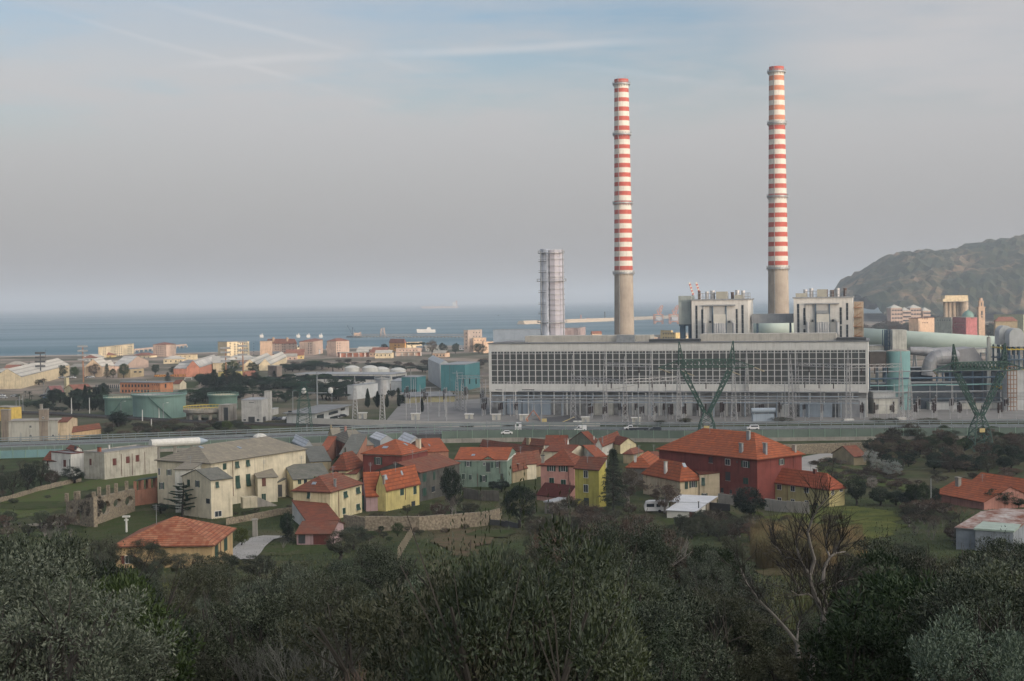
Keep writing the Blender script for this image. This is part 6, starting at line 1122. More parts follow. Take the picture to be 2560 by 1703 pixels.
patch('I', [(340, 880), (600, 780), (640, 860), (500, 930)], LAWN, 'lawn'); patch('J', [(1400, 1090), (1800, 1160), (2357, 1200), (2357, 1472), (1500, 1472), (1380, 1250)], DRYG, 'dry_ground', up=.12)
patch('K', [(100, 560), (600, 600), (1000, 780), (1000, 820), (500, 760), (100, 650)], SOILG, 'meadow', up=.2); patch('A', [(1650, 640), (1830, 640), (1830, 700), (1650, 705)], LAWN, 'pitch', up=.12)
# switchyard paving and railway
pv = MB(); c_ = [onz('P', 1000, 1010, 8.15), onz('P', 940, 1082, 8.15), onz('P', 1500, 1062, 8.15), onz('P', 2800, 1050, 8.15), onz('P', 2800, 960, 8.15), onz('P', 2200, 985, 8.15), onz('P', 1300, 990, 8.15)]
pv.v = c_; pv.f = [tuple(range(len(c_)))]; pv.build('paving_yard', PAVE, kind='structure')
pv = MB(); c_ = [onz('C', 660, 1300, 8.17), onz('C', 830, 1345, 8.17), onz('C', 1080, 1345, 8.17), onz('C', 985, 1268, 8.17)]; pv.v = c_; pv.f = [(0, 1, 2, 3)]; pv.build('road_yard', ASPH, kind='structure')
YL = mat('kerb_yellow', (.45, .36, .16), .8); a, c = onz('C', 835, 1345, 8.2), onz('C', 975, 1285, 8.2); pv = MB().obox(a, c - a, (.5, 0, 0), .15).build('road_kerb', YL, kind='structure')
RL = [onz('P', u, v, 8.5) for u, v in ((-500, 1018), (108, 1031), (475, 1052), (771, 1062), (1124, 1073), (1500, 1078), (1900, 1077))]
strip(RL, -3.5, 3.5, 6, 8.5, BALLAST, 'railway_bed')
for d_ in (-2.4, -1, 1, 2.4): strip(off(RL, d_), -.08, .08, 8.5, 8.66, DARKM, 'railway_rail')
CW = [onz('P', u, v, 8.2) for u, v in ((760, 1057), (1000, 1064), (1180, 1068), (1500, 1071))]; strip(CW, -.2, .2, 6, 10.3, mat('pale_precast', (.42, .41, .38), .9, var=.15), 'wall_railway')
# vehicles -----------------------------------------------------------------
CARW = mat('white_car_paint', (.66, .66, .66), .3, spec=.6); CARD = mat('dark_car_paint', (.03, .035, .045), .3, spec=.6); TYRE = mat('tyre', (.015, .015, .015), .8)
def vehicle(V, x, y, kind, paint, label, name='parked_car', flip=1, z=None, lane=None, rz=0., group=None):
    p = onz(V, x, y, RZ) if z is None else onz(V, x, y, z); z = p.z; r = thing(name, p, label, dict(c='car', v='van', p='pickup truck', t='truck', s='car', l='trailer')[kind], group); r.rotation_euler.z = rz + (math.pi if flip < 0 else 0)
    prof = dict(c=[(-2.1, .35), (-2.1, .85), (-1.3, .95), (-.8, 1.42), (.9, 1.45), (1.7, .95), (2.1, .8), (2.1, .35)], s=[(-2.2, .4), (-2.2, 1.1), (-2, 1.75), (.7, 1.8), (1.4, 1.15), (2.2, 1.0), (2.2, .4)], v=[(-2.2, .4), (-2.2, 2.0), (.4, 2.05), (.6, 1.95), (1.3, 1.25), (2.2, 1.0), (2.2, .4)],
                p=[(-2.6, .5), (-2.6, 1.15), (-.5, 1.15), (-.45, 1.8), (.75, 1.8), (1.4, 1.2), (2.6, 1.05), (2.6, .5)], t=[(-1.2, .7), (-1.2, 3.1), (.6, 3.2), (1.2, 2.2), (1.2, .7)], l=[(-3.5, .8), (-3.5, 1.5), (3.5, 1.5), (3.5, .8)])[kind]
    w = .85 if kind in 'csp' else (1.1 if kind in 'tl' else .9); ORG[r] = Vector((0, 0, 0))
    i = MB(); i.prism([(a, -w, b_) for a, b_ in prof], [(a, w, b_) for a, b_ in prof]); body = i.build('body', paint, r); ORG[body] = ORG[r]
    wx = dict(c=(-1.3, 1.3), s=(-1.4, 1.4), v=(-1.4, 1.4), p=(-1.6, 1.7), t=(-.6, .6), l=(-2.5, 2.5))[kind]; wr = .33 if kind in 'csv' else .42
    for a in wx:
        for s_ in (-1, 1): MB().cyl((a, s_ * w, wr), (a, s_ * (w - .22) if False else s_ * (w + .04), wr), wr, n=12).build('wheel', TYRE, r)
    gl_ = dict(c=[(-1.0, 1.0, .75, 1.35)], s=[(-1.8, 1.15, .8, 1.65)], v=[(.35, 1.2, 1.0, 1.7)], p=[(-.3, 1.2, .9, 1.65)], t=[(-.2, 1.9, .7, 2.7)], l=[])[kind]
    for x0, z0, x1, z1 in gl_:
        for s_ in (-1, 1): MB().obox((x0, s_ * w + (0 if s_ > 0 else -.02), z0), (x1 - x0, 0, 0), (0, .02, 0), z1 - z0).build('side_window', GLASS, r)
    if kind in 'csv': MB().prism([(.8 if kind == 'c' else 1.0, -w + .1, 1.42), (1.65 if kind == 'c' else 1.5, -w + .1, 1.02), (1.65 if kind == 'c' else 1.5, w - .1, 1.02), (.8 if kind == 'c' else 1.0, w - .1, 1.42)], [(.82, -w + .1, 1.5), (1.75, -w + .1, 1.06), (1.75, w - .1, 1.06), (.82, w - .1, 1.5)]).build('windscreen', GLASS, r)
    if kind == 'p': MB().obox((-2.5, -w + .08, 1.153), (1.95, 0, 0), (0, 2 * w - .16, 0), .05).build('load_bed', DARKM, r)
    if kind == 't': MB().obox((1.2, -1, 1.9), (.02, 0, 0), (0, 2, 0), .8).build('windscreen', GLASS, r); MB().obox((-7.5, -1.1, .9), (6.2, 0, 0), (0, 2.2, 0), .4).build('flat_bed', DARKM, r)
    return r
vehicle('C', 568, 1388, 't', CARW, 'white lorry cab with empty dark flat bed', 'lorry', rz=0, flip=-1)
vehicle('C', 485, 1412, 'c', CARW, 'white car low behind the fence, left of the van', flip=-1)
vehicle('C', 1020, 1386, 'v', CARW, 'small white box van on the motorway', 'van', flip=-1)
vehicle('C', 1388, 1380, 'p', CARW, 'white pickup truck driving left', 'pickup_truck', flip=-1)
vehicle('C', 1440, 1392, 'l', CARD, 'dark low trailer close behind the pickup', 'trailer')
vehicle('C', 1562, 1391, 's', CARD, 'long dark estate car right of the trailer', flip=-1)
vehicle('D', 825, 1414, 's', CARW, 'white family van behind the red block roof', 'van', flip=-1)
vehicle('B', 1310, 970, 'c', CARD, 'dark car parked beside the office building', z=8.2, rz=.3)
for k, (x, y) in enumerate(((690, 998), (735, 1000), (780, 996))): vehicle('B', x, y, 'c', (CARD, CARD, CARW)[k], ('left dark', 'middle dark', 'right white')[k] + ' car under the red edged canopy', z=8.2, rz=1.4, group='cars under the canopy')
random.seed(3)
for k in range(16):
    x, y = (random.uniform(470, 860), random.uniform(606, 614)) if k < 9 else (random.uniform(0, 150) if k < 12 else random.uniform(270, 500), random.uniform(770, 800))
    vehicle('A', x, y, 'c', random.choice([CARW, CARD, mat('blue_car_paint', (.05, .1, .2), .3), mat('silver_car_paint', (.3, .32, .33), .3)]), 'distant car parked ' + ('before the pale sheds' if k < 9 else 'in the car park by the palms'), z=7, rz=random.uniform(-.4, .4), group='distant parked cars before the sheds' if k < 9 else 'cars in the palm car park')
ex = thing('excavator', onz('C', 735, 1340, 8.2), 'small excavator with raised orange arm', 'excavator'); q = Vector(ex.location); MB().cbox(q + Vector((1, 0, .9)), 2.6, 2.2, 1.5).build('cab', YL, ex); MB().cbox(q + Vector((1, 0, 0)), 3, 2.4, .8).build('tracks', TYRE, ex); MB().bar(q + Vector((0, 0, 1.5)), q + Vector((-3.2, 0, 6)), .5).bar(q + Vector((-3.2, 0, 6)), q + Vector((-6.2, 0, 2.4)), .4).bar(q + Vector((-6.2, 0, 2.4)), q + Vector((-5.5, 0, 1.4)), .9).build('arm', CR, ex)
# caravan
cvn = thing('caravan', hit('J', 520, 885), 'white caravan under bare branches beside the sheet shed', 'caravan'); q = Vector(cvn.location); pr_ = [(-2.6, .4), (-2.75, 1.3), (-2.3, 2.4), (-1.6, 2.6), (2.2, 2.6), (2.6, 2.2), (2.7, 1.2), (2.5, .4)]
MB().prism([q + Vector((a, -1.1, b_)) for a, b_ in pr_], [q + Vector((a, 1.1, b_)) for a, b_ in pr_]).build('body', CARW, cvn)
for a, w_ in ((-2.3, 1.7), (-.1, .9), (1.2, 1.0)): MB().obox(q + Vector((a, -1.13, 1.3)), (w_, 0, 0), (0, .02, 0), .75).build('window', GLASS, cvn)
MB().cyl(q + Vector((.6, -1.12, .35)), q + Vector((.6, -.9, .35)), .35, n=12).build('wheel', TYRE, cvn)
# ---- lattice pylons
LATG = mat('green_lattice_steel', (.03, .085, .065), .6, var=.3, vscale=1); LATS = mat('grey_lattice_steel', (.42, .42, .42), .55, metal=.2, var=.2)
def lattice(m, p0, w0, p1, w1, n, b=.14):
    p0, p1 = Vector(p0), Vector(p1); cs_ = [(-1, -1), (1, -1), (1, 1), (-1, 1)]; L_ = []
    for i in range(n + 1):
        t_ = i / n; c = p0.lerp(p1, t_); w = (w0 + (w1 - w0) * t_) / 2; L_.append([c + Vector((x * w, y * w, 0)) for x, y in cs_])
    for i in range(n):
        for k in range(4):
            m.bar(L_[i][k], L_[i + 1][k], b); k2 = (k + 1) % 4; m.bar(L_[i][k], L_[i + 1][k2], b * .6); m.bar(L_[i][k2], L_[i + 1][k], b * .6)
def cat_pylon(V, base, label, Y, sc=1., rz=0.):
    q = atY(V, *base, Y); q.z = ground(q.x, q.y); r = thing('pylon', q, label, 'pylon', 'green cat-head pylons'); k = sc
    def P_(x, z, y=0): return q + Vector((x, y, z)) * k
    m = MB(); lattice(m, P_(0, 0), 8 * k, P_(0, 9.5), 5.2 * k, 3, .32); lattice(m, P_(0, 9.5), 5.2 * k, P_(0, 14), 2.2 * k, 2, .3); m.build('body', LATG, r)
    for s_ in (-1, 1):
        m = MB(); A0 = P_(s_ * .8, 13.5); B0 = P_(s_ * 9, 30)
        for (dx, dy) in ((-1, -1), (1, -1), (1, 1), (-1, 1)): m.bar(A0 + Vector((dx * .5, dy * 1.0, 0)) * k, B0 + Vector((dx * .9, dy * 1.3, 0)) * k, .32)
        for i in range(9):
            a = A0.lerp(B0, i / 9); b_ = A0.lerp(B0, (i + 1) / 9); w = .6 + .35 * i / 9
            for dy in (-1.1, 1.1): m.bar(a + Vector((-w, dy, 0)) * k, b_ + Vector((w, dy, 0)) * k, .2); m.bar(a + Vector((w, dy, 0)) * k, b_ + Vector((-w, dy, 0)) * k, .2)
            m.bar(a + Vector((-w, -1.1, 0)) * k, b_ + Vector((-w, 1.1, 0)) * k, .12); m.bar(a + Vector((w, -1.1, 0)) * k, b_ + Vector((w, 1.1, 0)) * k, .12)
        m.build('arm_leg', LATG, r); m = MB(); lattice(m, P_(s_ * 9.6, 32), 2.2 * k, P_(s_ * 10.3, 41), .2, 4, .24); m.build('peak', LATG, r)
        m = MB(); T0, T1 = P_(s_ * 10, 34), P_(s_ * 18.5, 31)
        for dy in (-1, 1): m.bar(P_(s_ * 10, 34, dy), T1, .3); m.bar(P_(s_ * 10, 30.5, dy), T1, .3)
        for i in range(6): a = P_(s_ * 10, 34).lerp(T1, i / 6); b_ = P_(s_ * 10, 30.5).lerp(T1, (i + 1) / 6); m.bar(a, b_, .12).bar(P_(s_ * 10, 30.5).lerp(T1, i / 6), P_(s_ * 10, 34).lerp(T1, (i + 1) / 6), .12)
        m.build('cross_arm', LATG, r)
        for xx, zz_ in ((18.3, 30.8), (9, 29.5)): 
            ins = MB(); e = P_(s_ * xx, zz_) + Vector((5.5, 9, -2.2)) * k
            for j in range(9): a = P_(s_ * xx, zz_).lerp(e, j / 9); ins.cyl(a, a + (e - P_(s_ * xx, zz_)) / 14, .22, n=6)
            ins.bar(P_(s_ * xx, zz_), e, .07); ins.build('insulator', mat('insulator_ochre', (.3, .26, .16), .4), r)
    m = MB()
    for dy in (-1.2, 1.2):
        m.bar(P_(-10, 34, dy), P_(10, 34, dy), .3); m.bar(P_(-10, 31, dy), P_(10, 31, dy), .3)
        for i in range(14): x0, x1 = -10 + 20 * i / 14, -10 + 20 * (i + 1) / 14; m.bar(P_(x0, 31, dy), P_(x1, 34, dy), .22).bar(P_(x0, 34, dy), P_(x1, 31, dy), .22)
    m.build('bridge', LATG, r); MB().obox(P_(-1.6, 7.4, -3.4), (1.8, 0, 0), (0, .05, 0), 1.3).build('number_plate', YL, r)
    r.rotation_euler.z = rz; return r
cat_pylon('D', (435, 1450), 'left green pylon rising behind the big red block roof', 478, .88)
cat_pylon('E', (1090, 1480), 'right green pylon standing in brown scrub at the edge', 455, .84, rz=.12)
lt = thing('pylon', hit('B', 962, 1150), 'slender dark green pylon tower behind the cream villa', 'pylon'); q = Vector(lt.location); m = MB(); zt = above(q, 'B', 950, 640); lattice(m, q, 6.2, q + Vector((0, 0, (zt - q.z) * .62)), 4, 7, .2); lattice(m, q + Vector((0, 0, (zt - q.z) * .62)), 4, (q.x, q.y, zt), 1.2, 5, .17); m.build('tower', LATG, lt)
for j, (f_, w_) in enumerate(((.66, 3.), (.84, 4.2), (.98, 2.6))): z = q.z + (zt - q.z) * f_; MB().bar((q.x - w_, q.y, z), (q.x + w_, q.y, z), .3).bar((q.x - w_, q.y, z), (q.x, q.y, z + 1.4), .16).bar((q.x + w_, q.y, z), (q.x, q.y, z + 1.4), .16).build('cross_arm', LATG, lt)
# ---- grey lattice masts and gantries of the switchyard
MASTS = [('C', 967, 835, 1300), ('C', 1200, 795, 1290), ('C', 1345, 845, 1345), ('C', 1535, 795, 1310), ('C', 1735, 835, 1320), ('D', 195, 780, 1330), ('D', 365, 720, 1290), ('D', 665, 775, 1335), ('D', 777, 715, 1300), ('D', 1150, 770, 1320), ('D', 1203, 715, 1300), ('D', 1640, 712, 1340), ('E', 540, 880, 1370), ('E', 603, 1040, 1380), ('E', 1045, 905, 1250), ('B', 1680, 590, 1000), ('B', 1430, 585, 985), ('C', 125, 950, 1230), ('C', 165, 975, 1240), ('C', 312, 1035, 1230)]
MP = []
for k, (V, x, yt, yb) in enumerate(MASTS):
    p = onz(V, x, yb, 8.15); zt = above(p, V, x, yt); MP.append((p, zt)); u_ = px(V, x, yt)[0]; r = thing('lattice_mast', p, 'tall slim grey lattice mast, number %s counted from the left of the switchyard' % k if False else 'slim grey lattice mast of the switchyard, standing %s' % ('left of the turbine hall' if u_ < 1220 else 'before the hall window grid' if u_ < 2170 else 'right of the turbine hall'), 'lattice mast', 'switchyard masts ' + ('left' if u_ < 1220 else 'middle' if u_ < 2170 else 'right'))
    m = MB(); h = zt - p.z; lattice(m, p, 2.4, p + Vector((0, 0, h * .72)), 1.0, 9, .2); m.build('mast', LATS, r); m = MB(); lattice(m, p + Vector((0, 0, h * .72)), 1.0, (p.x, p.y, zt), .1, 3, .09); m.build('tip', LATS, r)
    if V in 'D' and x == 1640 or V == 'E' and x == 540: MB().cbox(p, 4, 3, 1).build('footing', WHITEP, r)
def gantry(i, j, f_, label):
    (a, za), (b_, zb_) = MP[i], MP[j]; A = Vector((a.x, a.y, a.z + (za - a.z) * f_)); B_ = Vector((b_.x, b_.y, b_.z + (zb_ - b_.z) * f_)); B_.z = A.z; r = thing('gantry_beam', A, label, 'gantry'); m = MB(); n = max(6, int((B_ - A).length / 2.5)); up = Vector((0, 0, 1.3)); f = Vector((0, 1.2, 0))
    for o_ in (Vector(), up, f, up + f): m.bar(A + o_, B_ + o_, .2)
    for k in range(n): p, q_ = A.lerp(B_, k / n), A.lerp(B_, (k + 1) / n); m.bar(p, q_ + up, .1).bar(p + up, q_, .1).bar(p, q_ + f, .1)
    m.build('beam', LATS, r)
    for k in (.25, .5, .75):
        p = A.lerp(B_, k); 
        for s_ in range(6): pass
        MB().cyl(p, p - Vector((0, 0, 2.6)), .22, n=6).build('insulator_string', mat('brown_porcelain', (.035, .02, .018), .3), r)
for a in ((0, 2, .62, 'lower grey gantry beam left of the middle masts'), (1, 3, .76, 'high grey gantry beam between two tall middle masts'), (2, 4, .62, 'long lower gantry beam towards the green pylon'), (5, 7, .58, 'gantry beam seen through the left green pylon'), (6, 8, .74, 'higher gantry beam behind the left green pylon'), (9, 11, .58, 'lower gantry beam at the right part of the window grid'), (10, 11, .74, 'upper gantry beam at the right part of the window grid'), (11, 12, .72, 'upper gantry beam leaving the hall to the right'), (17, 19, .8, 'short gantry beam before the teal building')): gantry(*a)
# insulator posts
PORC = mat('brown_porcelain', (.035, .02, .018), .3)
def post_proto(name, h, hi, r_, label):
    r = thing(name, (0, 0, -500), label, 'insulator post'); ORG[r] = Vector((0, 0, 0)); MB().bar((0, 0, 0), (0, 0, h), .3).bar((-.5, 0, h), (.5, 0, h), .16).build('support', LATS, r)
    m = MB(); n = 7; pr_ = []
    for i in range(n): z = h + hi * i / n; pr_ += [(r_, z), (r_ * 1.0, z + hi / n * .55), (r_ * .62, z + hi / n * .62), (r_ * .62, z + hi / n * .95)]
    m.lathe((0, 0, 0), [(.01, h)] + pr_ + [(.01, h + hi)], 8); m.build('insulator', PORC, r); MB().cbox((0, 0, h + hi), r_ * 1.6, r_ * 1.6, .35).build('cap', GREYM, r); return r
protos = [post_proto('insulator_post', 2.6, 3.0, .38, ''), post_proto('insulator_post', 2.2, 4.4, .42, ''), post_proto('insulator_post', 3.4, 2.0, .33, '')]
for p in protos: KIDS[p] = list(p.children)
random.seed(21); used_p = set(); np_ = 0
def put_post(k, x, y, z, label, group):
    global np_
    if k not in used_p: used_p.add(k); o = protos[k]
    else: o = copy_tree(protos[k])
    o.location = (x, y, z); o['label'] = label; o['group'] = group; np_ += 1
rows_ = []
for u0, u1, vs, st_, where in ((1200, 1330, (1012, 1026, 1040), 14, 'left of the paved yard'), (1470, 1780, (1006, 1024, 1040, 1050), 15, 'before the middle of the hall'), (1800, 2080, (1008, 1026, 1044), 18, 'between left pylon and hall end'), (2150, 2540, (1012, 1030, 1046), 20, 'in the right switchyard'), (1010, 1190, (1000, 1012, 1022), 16, 'before the teal building')):
    for j, v in enumerate(vs):
        u = u0 + random.uniform(0, 8)
        while u < u1:
            for t_ in range(3):
                if np_ < 292:
                    p = onz('P', u + t_ * 4.2, v - t_ * 1.2, 8.15); put_post(random.choice((0, 0, 1, 2)), p.x, p.y, 8.15, 'dark brown insulator on a grey steel post ' + where, 'insulator posts ' + where)
            u += st_ * random.uniform(1.7, 3.4)
print('POSTS', np_)
# rows of plain grey poles, cabins, lamp posts
def pole(V, x, yt, yb, w, mt, label, name='lamp_post', cat='lamp post', arm=0, group=None, z=None):
    p = hit(V, x, yb) if z is None else onz(V, x, yb, z); zt = above(p, V, x, yt); r = thing(name, p, label, cat, group); MB().cyl(p, (p.x, p.y, zt), w, w * .6, n=6).build('pole', mt, r)
    if arm: MB().bar((p.x, p.y, zt), (p.x + arm, p.y, zt + .5), .14).build('arm', mt, r); MB().cbox((p.x + arm, p.y, zt + .3), .9, .35, .18).build('lamp', WHITEP, r)
    return r
for x, yt, yb in ((600, 1160, 1260), (735, 1200, 1345), (340, 1310, 1370), (1065, 1085, 1260), (1440, 1040, 1340), (1640, 1050, 1300)): pole('C', x, yt, yb, .28, GREYM, 'plain grey steel pole in the switchyard', 'steel_pole', 'pole', group='plain poles in the switchyard', z=8.15)
for x, yt, yb in ((395, 1150, 1330), (1100, 1000, 1330), (1270, 1290, 1345), (1530, 1150, 1340), (1775, 1190, 1345)): pole('D', x, yt, yb, .25, GREYM, 'plain grey steel pole in the switchyard', 'steel_pole', 'pole', group='plain poles in the switchyard', z=8.15)
random.seed(61)
for k in range(110):
    u = random.choice([random.uniform(1010, 1330), random.uniform(1440, 2120), random.uniform(2120, 2550)]); p = onz('P', u, random.uniform(985, 1052), 8.15); h = random.choice([6, 8, 11, 14]) * random.uniform(.85, 1.1); r = thing('steel_pole', p, 'thin light grey pole standing among the insulators', 'pole', 'thin poles of the switchyard'); MB().cyl(p, (p.x, p.y, 8.15 + h), .17, .12, n=5).build('pole', LATS, r)
    if k % 3 == 0: MB().bar((p.x - 3, p.y, 8 + h), (p.x + 3, p.y, 8 + h), .22).build('cross_bar', LATS, r)
for k in range(9):
    a = onz('P', 1180 + k * 12, 1000 + k * 6, 8.15); c = onz('P', 2140, 1000 + k * 6, 8.15); z = 12.5 + (k % 3) * 1.6; tag(MB().cyl((a.x, a.y, z), (c.x, c.y, z), .1, n=4).build('busbar', LATS), 'long thin aluminium busbar of the switchyard, ' + ('farthest', 'second', 'third', 'fourth', 'fifth', 'sixth', 'seventh', 'eighth', 'nearest')[k] + ' row from the hall', 'busbar')
for k, (x, yt, yb) in enumerate(((660, 790, 955), (825, 790, 935), (1312, 900, 1005), (1465, 870, 985), (1395, 985, 1070), (1083, 545, 600))): pole('A', x, yt, yb, .25, WHITEP, 'pale catenary pole beside the railway, ' + ('leftmost', 'second from left', 'before the big green tank', 'thin one on the tank wall', 'brownish short one', 'far one')[k], 'catenary_pole', 'pole')
for k, (x, yt, yb, a) in enumerate(((603, 595, 660, 3), (1215, 715, 830, 3), (1335, 690, 760, 3), (985, 935, 1100, 0), (1012, 1110, 1180, 0), (858, 730, 1010, 4), (1985, 960, 1110, 0), (2102, 900, 1030, 0))): pole('B', x, yt, yb, .2, GREYM, ('curved lamp among the pines', 'lamp post beside the dark pines', 'lamp post by the silver tank', 'white pole by the pylon', 'short white pole behind the villa', 'tall lamp before the pylon', 'white pole in front of the yard wall', 'white pole inside the yard')[k], arm=a)
for k, (x, yt, yb, a) in enumerate(((405, 645, 780, 2), (150, 810, 900, 3), (213, 770, 930, 0), (180, 775, 900, 0), (1115, 830, 960, 2), (1505, 845, 990, 2), (995, 1115, 1210, 0), (548, 1115, 1240, 0), (645, 1120, 1240, 0), (195, 1110, 1240, 0))): pole('A', x, yt, yb, .2, GREYM, ('curved lamp by the pink roof', 'lamp over the car park', 'thick pale post by the palms', 'thin post by the palms', 'lamp before the left green tank', 'lamp before the biggest tank', 'white post left of the villa roof', 'white post below the orange row', 'thin post below the orange row', 'dark post before the grey factory')[k], arm=a)
tp = pole('B', 1083, 548, 960, .4, GREYM, 'tall light grey pole with cross arm and two white globes', 'telecom_mast', 'mast'); q = Vector(tp.location)
for y in (555, 745): z = above(q, 'B', 1083, y); MB().bar((q.x - 4.5, q.y, z), (q.x + 4.5, q.y, z), .4).build('cross_arm', GREYM, tp)
for s_ in (-6.2, 6.2): z = above(q, 'B', 1083, 755); MB().lathe((q.x + s_, q.y, z), [(.01, 0), (1, .5), (1.2, 1.5), (1, 2.6), (.01, 3)], 12).build('globe', WHITEP, tp)
cabm = wall('cabin_white', (.5, .49, .44))
for k, (V, x0, x1, y0, y1) in enumerate((('B', 1460, 1530, 935, 985), ('B', 1945, 2020, 940, 995), ('C', 182, 240, 1268, 1300), ('C', 378, 440, 1270, 1308), ('C', 578, 640, 1272, 1312), ('C', 1030, 1085, 1290, 1338), ('C', 975, 1025, 1322, 1350), ('C', 1395, 1455, 1295, 1338))):
    a = onz(V, x0, y1, 8.15); c = onz(V, x1, y1, 8.15); zt = above(a, V, x0, y0); r = thing('relay_cabin', a, 'small white cabin with flat roof, ' + ('first from the left of the yard', 'beside the left insulator rows', 'between posts left of the paved yard', 'second one left of the paved yard', 'nearest the paved yard, left side', 'right of the yellow kerb', 'lowest one behind the van', 'behind the white pickup')[k], 'cabin', 'relay cabins of the switchyard')
    MB().obox(a, (c.x - a.x, 0, 0), (0, 3, 0), zt - 8.15).build('wall', cabm, r); MB().obox((a.x - .3, a.y - .3, zt + .003), (c.x - a.x + .6, 0, 0), (0, 3.6, 0), .25).build('roof', WHITEP, r); MB().obox(((a.x + c.x) / 2 - .4, a.y - .04, 8.2), (.9, 0, 0), (0, .03, 0), 2).build('door', GREYM, r)
tf = thing('transformer', onz('D', 915, 1340, 8.15), 'blue grey transformer with horizontal tank', 'transformer'); q = Vector(tf.location); MB().cyl(q + Vector((-5, 0, 4.5)), q + Vector((5, 0, 4.5)), 1.1, n=14).build('oil_tank', bluegrey, tf); MB().cbox(q + Vector((0, 1, 0)), 9, 3, 3).build('core', bluegrey, tf)
# power lines
WIRE = mat('wire', (.12, .12, .12), .6)
def wire(A, B_, sag, w, label, n=16):
    m = MB(); P_ = []
    for i in range(n + 1): t_ = i / n; P_.append(Vector(A).lerp(Vector(B_), t_) - Vector((0, 0, sag * 4 * t_ * (1 - t_))))
    for p, q_ in zip(P_, P_[1:]): m.cyl(p, q_, w, n=3, cap=False)
    return tag(m.build('power_line', WIRE), label, 'power line')
for k, y in enumerate((1088, 1098, 1106, 1114, 1124, 1133)):
    a = atY('D', -400 if k % 2 else 60, y - 8, 596 - k * 3); c = atY('E', 1400, 1178 + k * 10, 588 - k * 3); wire(a, c, .8, .07, 'wire ' + ('at the top', 'second from the top', 'third from the top', 'fourth from the top', 'fifth from the top', 'at the bottom')[k] + ' of the bundle crossing before the hall')
for k, (A, B_, s_, lb) in enumerate((((atY('D', 165, 925, 478)), atY('C', 1060, 1100, 600), 1.5, 'wire from the left pylon arm down to the yard'), (atY('D', 770, 935, 480), atY('D', 1300, 1100, 600), 1.5, 'wire from the left pylon right arm to the yard'), (atY('E', 850, 1085, 458), atY('E', 560, 1250, 600), 1.5, 'wire from the right pylon to the yard'), (atY('D', 450, 900, 478), atY('D', 1810, 1110, 600), 2, 'long wire from pylon bridge to the hall end'))): wire(A, B_, s_, .05, lb)
for k, (a, c) in enumerate(((('K', 400, 770), ('K', 1165, 780)), (('K', 400, 815), ('K', 1165, 895)), (('K', 940, 645), ('K', 1330, 720)))): wire(hit(*a) + Vector((0, 0, 5)), hit(*c) + Vector((0, 0, 5)), .6, .035, ('upper', 'lower', 'rear')[k] + ' garden wire beside the yellow row')
pole('K', 1168, 700, 970, .16, GREYM, 'lone grey pole before the right orange roofs', 'telegraph_pole', 'pole')
# ---- ruin with arches, garden walls
ru = thing('ruined_wall', hit('G', 860, 1020), 'ruined stone wall with round arches and stumps of pillars', 'ruin'); 
def arch_wall(V, pts, zt_px, holes, root, nm='wall', th=.9):
    """wall along two ground points with arched openings given in metres along it"""
    a, c = hit(V, *pts[0]), hit(V, *pts[1]); d = c - a; L_ = math.hypot(d.x, d.y); e = Vector((d.x, d.y, 0)) / L_; n_ = Vector((-e.y, e.x, 0)); zt = above(a, V, pts[0][0], zt_px[0]); zt2 = above(c, V, pts[1][0], zt_px[1]); m = MB()
    def seg(s0, s1, z0, z1, z0b=None, z1b=None):
        z0b = z0 if z0b is None else z0b; z1b = z1 if z1b is None else z1b
        p0, p1 = Vector((a.x, a.y, 0)) + e * s0, Vector((a.x, a.y, 0)) + e * s1
        m.prism([p0 + Vector((0, 0, z0)), p1 + Vector((0, 0, z0b)), p1 + n_ * th + Vector((0, 0, z0b)), p0 + n_ * th + Vector((0, 0, z0))], [p0 + Vector((0, 0, z1)), p1 + Vector((0, 0, z1b)), p1 + n_ * th + Vector((0, 0, z1b)), p0 + n_ * th + Vector((0, 0, z1))])
    top = lambda s: zt + (zt2 - zt) * s / L_; bot = lambda s: a.z + (c.z - a.z) * s / L_ - 1; s = 0
    for x0, y0, x1, y1 in holes:
        h0 = abs(ray_line(V, x0, y0, a, e)); h1 = abs(ray_line(V, x1, y0, a, e)); w_ = h1 - h0; pm = Vector((a.x, a.y, 0)) + e * (h0 + w_ / 2); zb_ = above(pm, V, (x0 + x1) / 2, y1) - bot(h0 + w_ / 2) - 1; hh = above(pm, V, (x0 + x1) / 2, y0) - above(pm, V, (x0 + x1) / 2, y1)
        seg(s, h0, bot(s), top(s), bot(h0), top(h0)); n = 8
        for i in range(n):
            x0, x1 = -1 + 2 * i / n, -1 + 2 * (i + 1) / n; f = lambda x: zb_ + hh * .5 + hh * .5 * math.sqrt(max(0, 1 - x * x)); g = lambda x: zb_ + hh * .5 - hh * .5 * math.sqrt(max(0, 1 - x * x))
            s0, s1 = h0 + w_ * (x0 + 1) / 2, h0 + w_ * (x1 + 1) / 2; B0 = bot(s0) + 1; seg(s0, s1, B0 + f(x0), top(s0), B0 + f(x1), top(s1)); seg(s0, s1, bot(s0), B0 + g(x0), bot(s1), B0 + g(x1))
        s = h0 + w_
    seg(s, L_, bot(s), top(s), bot(L_), top(L_)); m.build(nm, STONE, root); return a, c, e, top, L_
a, c, e, top, L_ = arch_wall('G', [(865, 1015), (1245, 880)], [760, 670], [(932, 785, 1018, 908), (1042, 762, 1120, 838), (1150, 740, 1226, 825)], ru)
for f_ in (.0, .12, .33, .52, .78): p = Vector((a.x, a.y, 0)) + e * L_ * f_; MB().cbox((p.x, p.y + .4, top(L_ * f_) + .003), .7, .7, 1.4 + .8 * (f_ > .1)).build('pillar', STONE, ru)
a, c, e, top, L_ = arch_wall('G', [(610, 990), (865, 1030)], [790, 745], [(638, 825, 672, 890), (698, 865, 748, 990)], ru, 'side_wall')
